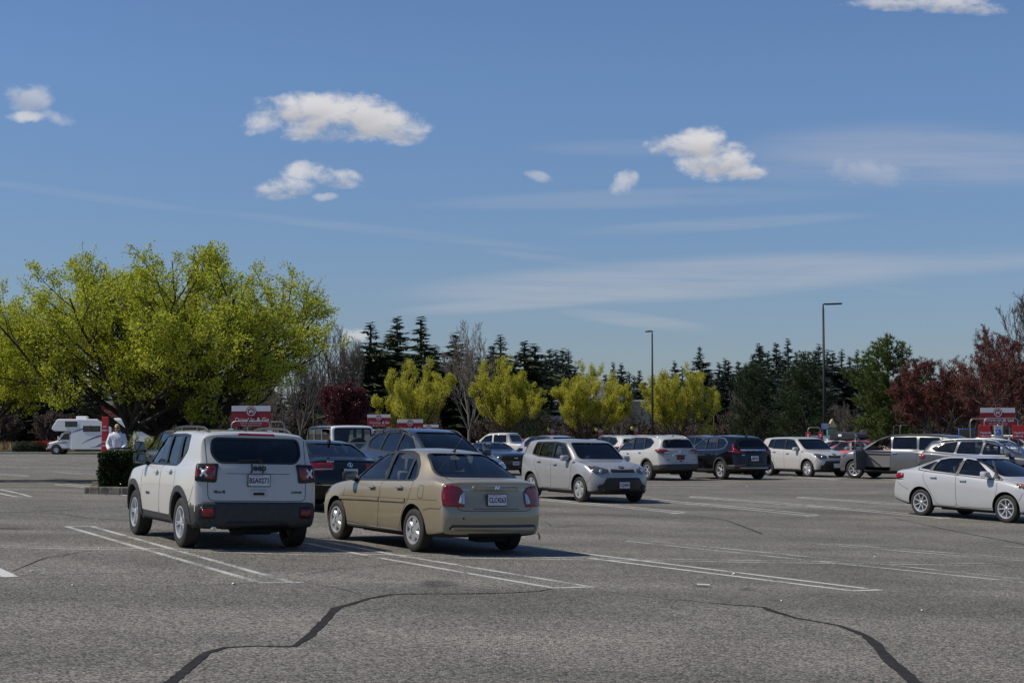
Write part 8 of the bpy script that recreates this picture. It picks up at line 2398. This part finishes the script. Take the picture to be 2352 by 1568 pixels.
def build_buildings():
    Y = 165
    root = empty('glass_front_building', 'pale yellow building with a white gridded glass front behind the third maple', 'building', bg(1310, Y))
    wl = mat('building_wall', (.36, .36, .27), .8, noise=.1, nscale=.3); wh = mat('mullion_white', (.55, .57, .58), .6)
    W = 14.0; H = hz(922, Y)
    bm = bmesh.new(); box(bm, (1.2, 6, H / 2), (W, 12, H)); bobj('wall', bm, wl, root)
    bm = bmesh.new(); box(bm, (1.2, 6, H + .06), (W + .6, 12.6, .18), bevel=.03); bobj('roof', bm, wh, root)
    x0 = (1256 - 1310) / 3671 * Y
    for r_ in range(2):
        for c in range(6):
            x = x0 + .5 + c * 1.35; z = .95 + r_ * 1.9
            w = bpy.data.objects.new('window', None); COL.objects.link(w); w.parent = root
            bm = bmesh.new(); box(bm, (x, -.03, z), (1.28, .08, 1.8), bevel=.01); bobj('window_frame', bm, wh, w)
            bm = bmesh.new()
            for a in (-.3, .3):
                box(bm, (x + a, -.08, z), (.5, .03, 1.55))
            bobj('pane', bm, MT['tint2'] if r_ == 0 else mat('sky_pane', (.45, .50, .52), .2), w)
    root = empty('gable_house', 'grey building with a lavender roof showing through the third maple', 'building', bg(1395, 178))
    H2 = hz(880, 178)
    bm = bmesh.new(); box(bm, (0, 5, 1.9), (6.5, 10, 3.8)); bobj('wall', bm, mat('grey_siding', (.25, .26, .30), .8), root)
    bm = bmesh.new(); prism(bm, [(-3.6, 3.7), (3.6, 3.7), (1.2, H2), (-.4, H2)], 'y', -.3, 10.3, 0); bobj('roof', bm, mat('lavender_roof', (.24, .24, .30), .7, noise=.15, nscale=1), root)
    for x in (-2, 0, 2):
        w = bpy.data.objects.new('window', None); COL.objects.link(w); w.parent = root
        bm = bmesh.new(); box(bm, (x, -.02, 2.1), (1.0, .06, 1.2)); bobj('window_frame', bm, wh, w)
        bm = bmesh.new(); box(bm, (x, -.06, 2.1), (.84, .03, 1.04)); bobj('pane', bm, MT['tint2'], w)
    root = empty('beige_building', 'plain beige building wall glimpsed left of the plum tree', 'building', bg(745, 168))
    bm = bmesh.new(); box(bm, (0, 5, hz(925, 168) / 2), (5, 10, hz(925, 168))); bobj('wall', bm, mat('beige_render', (.30, .26, .20), .85, noise=.1, nscale=.5), root)
    bm = bmesh.new(); box(bm, (0, 5, hz(925, 168) + .1), (5.4, 10.4, .2)); bobj('roof', bm, mat('flat_roof', (.15, .14, .13), .85), root)
    bm = bmesh.new(); box(bm, (1.0, -.03, 1.1), (1.0, .08, 2.1), bevel=.01); d = bobj('door', bm, mat('brown_door', (.10, .07, .05), .6), root)
    for x, nm in ((1640, 'slim dark post right of the fourth maple'), (720, 'slim dark post left of the plum tree')):
        root = empty('utility_post', nm, 'post', bg(x, 140)); bm = bmesh.new(); tube(bm, [(0, 0, 0), (0, 0, hz(930, 140))], .07, 6); bobj('post', bm, BARKD, root)

def build_world():
    w = bpy.data.worlds.new('World'); sc.world = w; w.use_nodes = True
    nt = w.node_tree; nt.nodes.clear(); L = nt.links.new
    out = N(nt, 'ShaderNodeOutputWorld'); bgn = N(nt, 'ShaderNodeBackground'); bgn.inputs[1].default_value = SKY_STR
    sk = N(nt, 'ShaderNodeTexSky'); sk.sky_type = 'NISHITA'; sk.sun_disc = False; sk.sun_elevation = SUN_EL
    sk.sun_rotation = math.atan2(SUN_AZ.x, SUN_AZ.y); sk.altitude = 50; sk.air_density = 1.0; sk.dust_density = .3; sk.ozone_density = 2.5
    tc = N(nt, 'ShaderNodeTexCoord'); sp = N(nt, 'ShaderNodeSeparateXYZ'); L(tc.outputs['Generated'], sp.inputs[0])
    def M(op, a, b=None, c=None):
        n = N(nt, 'ShaderNodeMath', operation=op)
        for i, v in enumerate((a, b, c)):
            if v is None: continue
            if isinstance(v, (int, float)): n.inputs[i].default_value = v
            else: L(v, n.inputs[i])
        return n.outputs[0]
    ay = M('MAXIMUM', M('ABSOLUTE', sp.outputs[1]), .05)
    a = M('DIVIDE', sp.outputs[0], ay); b = M('DIVIDE', sp.outputs[2], ay)      # directions as slopes: across and up
    cb = N(nt, 'ShaderNodeCombineXYZ'); L(a, cb.inputs[0]); L(b, cb.inputs[1])
    def noise(scale, detail=7, rough=.6, sx=1, sy=1, rot=0, dist=0.0, seed=0):
        mp = N(nt, 'ShaderNodeMapping'); mp.inputs['Scale'].default_value = (sx, sy, 1); mp.inputs['Rotation'].default_value = (0, 0, rot); mp.inputs['Location'].default_value = (seed, seed, 0)
        L(cb.outputs[0], mp.inputs[0]); n = N(nt, 'ShaderNodeTexNoise'); n.inputs['Scale'].default_value = scale; n.inputs['Detail'].default_value = detail
        n.inputs['Roughness'].default_value = rough; n.inputs['Distortion'].default_value = dist; L(mp.outputs[0], n.inputs['Vector']); return n.outputs['Fac']
    def rng(v, f0, f1, t0, t1, smooth=True):
        n = N(nt, 'ShaderNodeMapRange'); n.interpolation_type = 'SMOOTHSTEP' if smooth else 'LINEAR'
        for k, q in zip(('From Min', 'From Max', 'To Min', 'To Max'), (f0, f1, t0, t1)): n.inputs[k].default_value = q
        L(v, n.inputs['Value']); return n.outputs['Result']
    def ab(u, v):
        d = ray(u, v); return d.x / d.y, d.z / d.y
    n1 = noise(32, 8, .62, 1, 1.5, dist=.3); n2 = noise(110, 6, .6, 1, 1.4)
    nn = M('ADD', M('MULTIPLY', n1, 1.0), M('MULTIPLY', n2, .35))
    tot = None; shade = None
    # cumulus lumps: centre u, v, half width, half height, tilt, strength
    for (u, v, ru, rv_, tilt, st) in ((690, 250, 85, 40, 0, 1), (760, 262, 130, 50, 0, 1), (850, 278, 95, 44, 0, 1), (925, 300, 60, 30, .1, .8), (620, 275, 55, 30, -.3, .75), (740, 300, 110, 28, .05, .8),
                                      (705, 395, 50, 22, 0, .85), (660, 432, 75, 25, -.1, .8), (765, 408, 62, 22, .1, .85), (745, 452, 30, 10, 0, .5),
                                      (1605, 330, 62, 38, 0, 1), (1645, 366, 78, 42, 0, 1), (1550, 336, 70, 22, 0, .9), (1705, 393, 56, 20, 0, .9),
                                      (1432, 418, 36, 24, -.4, .62), (1245, 408, 30, 12, .3, .4), (75, 268, 50, 14, 0, .8), (70, 225, 60, 34, .2, .55), (130, 270, 50, 18, .3, .5),
                                      (2060, 8, 110, 15, 0, .75), (2180, 10, 110, 22, .05, .8), (1990, 395, 80, 28, .15, .28), (812, 770, 40, 18, 0, .7)):
        a0, b0 = ab(u, v); ra, rb = ru * 1.22 / FPX, rv_ * 1.2 / FPX
        da = M('SUBTRACT', a, a0); db = M('SUBTRACT', b, b0)
        ct, s_ = math.cos(-tilt), math.sin(-tilt)
        x = M('MULTIPLY', M('ADD', M('MULTIPLY', da, ct), M('MULTIPLY', db, s_)), 1 / ra); y = M('MULTIPLY', M('ADD', M('MULTIPLY', da, -s_), M('MULTIPLY', db, ct)), 1 / rb)
        q = M('SUBTRACT', 1.0, M('ADD', M('MULTIPLY', x, x), M('MULTIPLY', y, y)))
        q = M('MULTIPLY', M('MAXIMUM', q, -.9), 1.0)
        val = M('MULTIPLY', rng(M('ADD', M('MULTIPLY', q, 1.35 if st < 1 else 1.75), M('MULTIPLY', M('SUBTRACT', nn, .68), 4.6)), -.05, 1.55, 0, 1), st)
        val = M('MULTIPLY', val, rng(q, -.85, -.2, 0, 1))
        tot = val if tot is None else M('MAXIMUM', tot, val)
        if ru > 55:
            sh = M('MULTIPLY', rng(q, -.1, .9, 0, 1), rng(y, .35, -.75, 0, 1)); shade = sh if shade is None else M('MAXIMUM', shade, sh)
    # cirrus bands
    ci = None
    n3 = noise(5, 7, .62, .55, 6.5, rot=-.05, dist=.5); n4 = noise(14, 6, .6, .35, 9, rot=-.03, seed=3, dist=.3)
    for (u, v, ru, rv_, tilt, st) in ((1580, 640, 640, 50, .055, .42), (1250, 690, 340, 20, .08, .34), (1900, 610, 420, 22, .06, .26), (2130, 360, 430, 80, -.02, .25), (2200, 600, 300, 34, .06, .20), (1650, 515, 340, 16, .06, .24), (1460, 735, 180, 18, -.12, .24), (880, 530, 420, 12, -.11, .12), (200, 450, 320, 12, -.14, .08), (2060, 400, 380, 40, 0, .18), (1500, 455, 520, 24, .03, .15), (1300, 600, 200, 10, -.14, .14), (1970, 655, 180, 8, -.14, .10), (1500, 340, 300, 22, 0, .10)):
        a0, b0 = ab(u, v); ra, rb = ru / FPX, rv_ / FPX
        da = M('SUBTRACT', a, a0); db = M('SUBTRACT', b, b0); ct, s_ = math.cos(-tilt), math.sin(-tilt)
        ct, s_ = math.cos(tilt), math.sin(tilt)
        x = M('MULTIPLY', M('ADD', M('MULTIPLY', da, ct), M('MULTIPLY', db, s_)), 1 / ra); y = M('MULTIPLY', M('ADD', M('MULTIPLY', da, -s_), M('MULTIPLY', db, ct)), 1 / rb)
        q = M('SUBTRACT', 1.0, M('ADD', M('MULTIPLY', x, x), M('MULTIPLY', y, y)))
        val = M('MULTIPLY', M('MULTIPLY', rng(q, -.4, .9, 0, 1), rng(M('ADD', n3, M('MULTIPLY', n4, .5)), .50, .95, .18, 1)), st * 1.3)
        ci = val if ci is None else M('MAXIMUM', ci, val)
    hs = N(nt, 'ShaderNodeHueSaturation'); hs.inputs['Saturation'].default_value = SKY_SAT; hs.inputs['Value'].default_value = SKY_VAL; L(sk.outputs[0], hs.inputs['Color'])
    tn = N(nt, 'ShaderNodeMix', data_type='RGBA', blend_type='MULTIPLY'); tn.inputs['Factor'].default_value = 1; tn.inputs['B'].default_value = (*SKY_TINT, 1); L(hs.outputs[0], tn.inputs['A'])
    gr = N(nt, 'ShaderNodeMix', data_type='RGBA', blend_type='MULTIPLY'); L(rng(sp.outputs[2], .22, .0, 0, 1, False), gr.inputs['Factor']); L(tn.outputs['Result'], gr.inputs['A']); gr.inputs['B'].default_value = (.74, .68, .70, 1)
    mc = N(nt, 'ShaderNodeMix', data_type='RGBA'); L(ci, mc.inputs['Factor']); L(gr.outputs['Result'], mc.inputs['A']); mc.inputs['B'].default_value = (*[c / SKY_STR for c in (.52, .52, .56)], 1)
    cc = N(nt, 'ShaderNodeMix', data_type='RGBA'); cc.inputs['A'].default_value = (*[c / SKY_STR for c in CLD], 1); cc.inputs['B'].default_value = (*[c / SKY_STR * .66 for c in (.62, .62, .66)], 1)
    L(M('MULTIPLY', shade, .9), cc.inputs['Factor'])
    m2 = N(nt, 'ShaderNodeMix', data_type='RGBA'); L(M('MULTIPLY', tot, .95), m2.inputs['Factor']); L(mc.outputs['Result'], m2.inputs['A']); L(cc.outputs['Result'], m2.inputs['B'])
    L(m2.outputs['Result'], bgn.inputs[0]); L(bgn.outputs[0], out.inputs[0])
SKY_STR = .072; SKY_SAT = 1.0; SKY_VAL = 1.0; SKY_TINT = (.92, 1.08, 1.33); CLD = (.70, .69, .70)
# ================================================================ camera, light, world
cam = bpy.data.cameras.new('camera'); co = bpy.data.objects.new('camera', cam); COL.objects.link(co)
co.location = (0, 0, CAM_H); co.rotation_euler = (R(90) + PITCH, 0, 0)
cam.sensor_width = 36; cam.lens = 36 * FPX / 2352.0; cam.clip_end = 6000; cam.clip_start = .1
sc.camera = co
SUN_AZ = Vector((-0.985, -0.10)).normalized(); SUN_EL = R(51)
sd = Vector((SUN_AZ.x * math.cos(SUN_EL), SUN_AZ.y * math.cos(SUN_EL), math.sin(SUN_EL)))
sl = bpy.data.lights.new('sun', 'SUN'); sl.energy = 4.3; sl.angle = R(.5); sl.color = (1.0, .93, .81)
so = bpy.data.objects.new('sun', sl); COL.objects.link(so)
so.rotation_euler = sd.to_track_quat('Z', 'Y').to_euler(); so.location = (-30, -10, 40)
sc.view_settings.view_transform = 'Standard'; sc.view_settings.look = 'None'; sc.view_settings.exposure = EXPO; sc.view_settings.gamma = 1
build_world()
build_ground(); build_lines(); build_cracks()
build_island()
build_props()
person_hoodie()
motorhome((128 + 243 / 2 - 1176) / FPX * 141 + .1, 139.2, 180)
build_buildings()
build_trees()
build_cars()
for o in list(bpy.data.objects):
    if o.type == 'MESH' and len(o.data.materials) == 0: print('nomat', o.name)
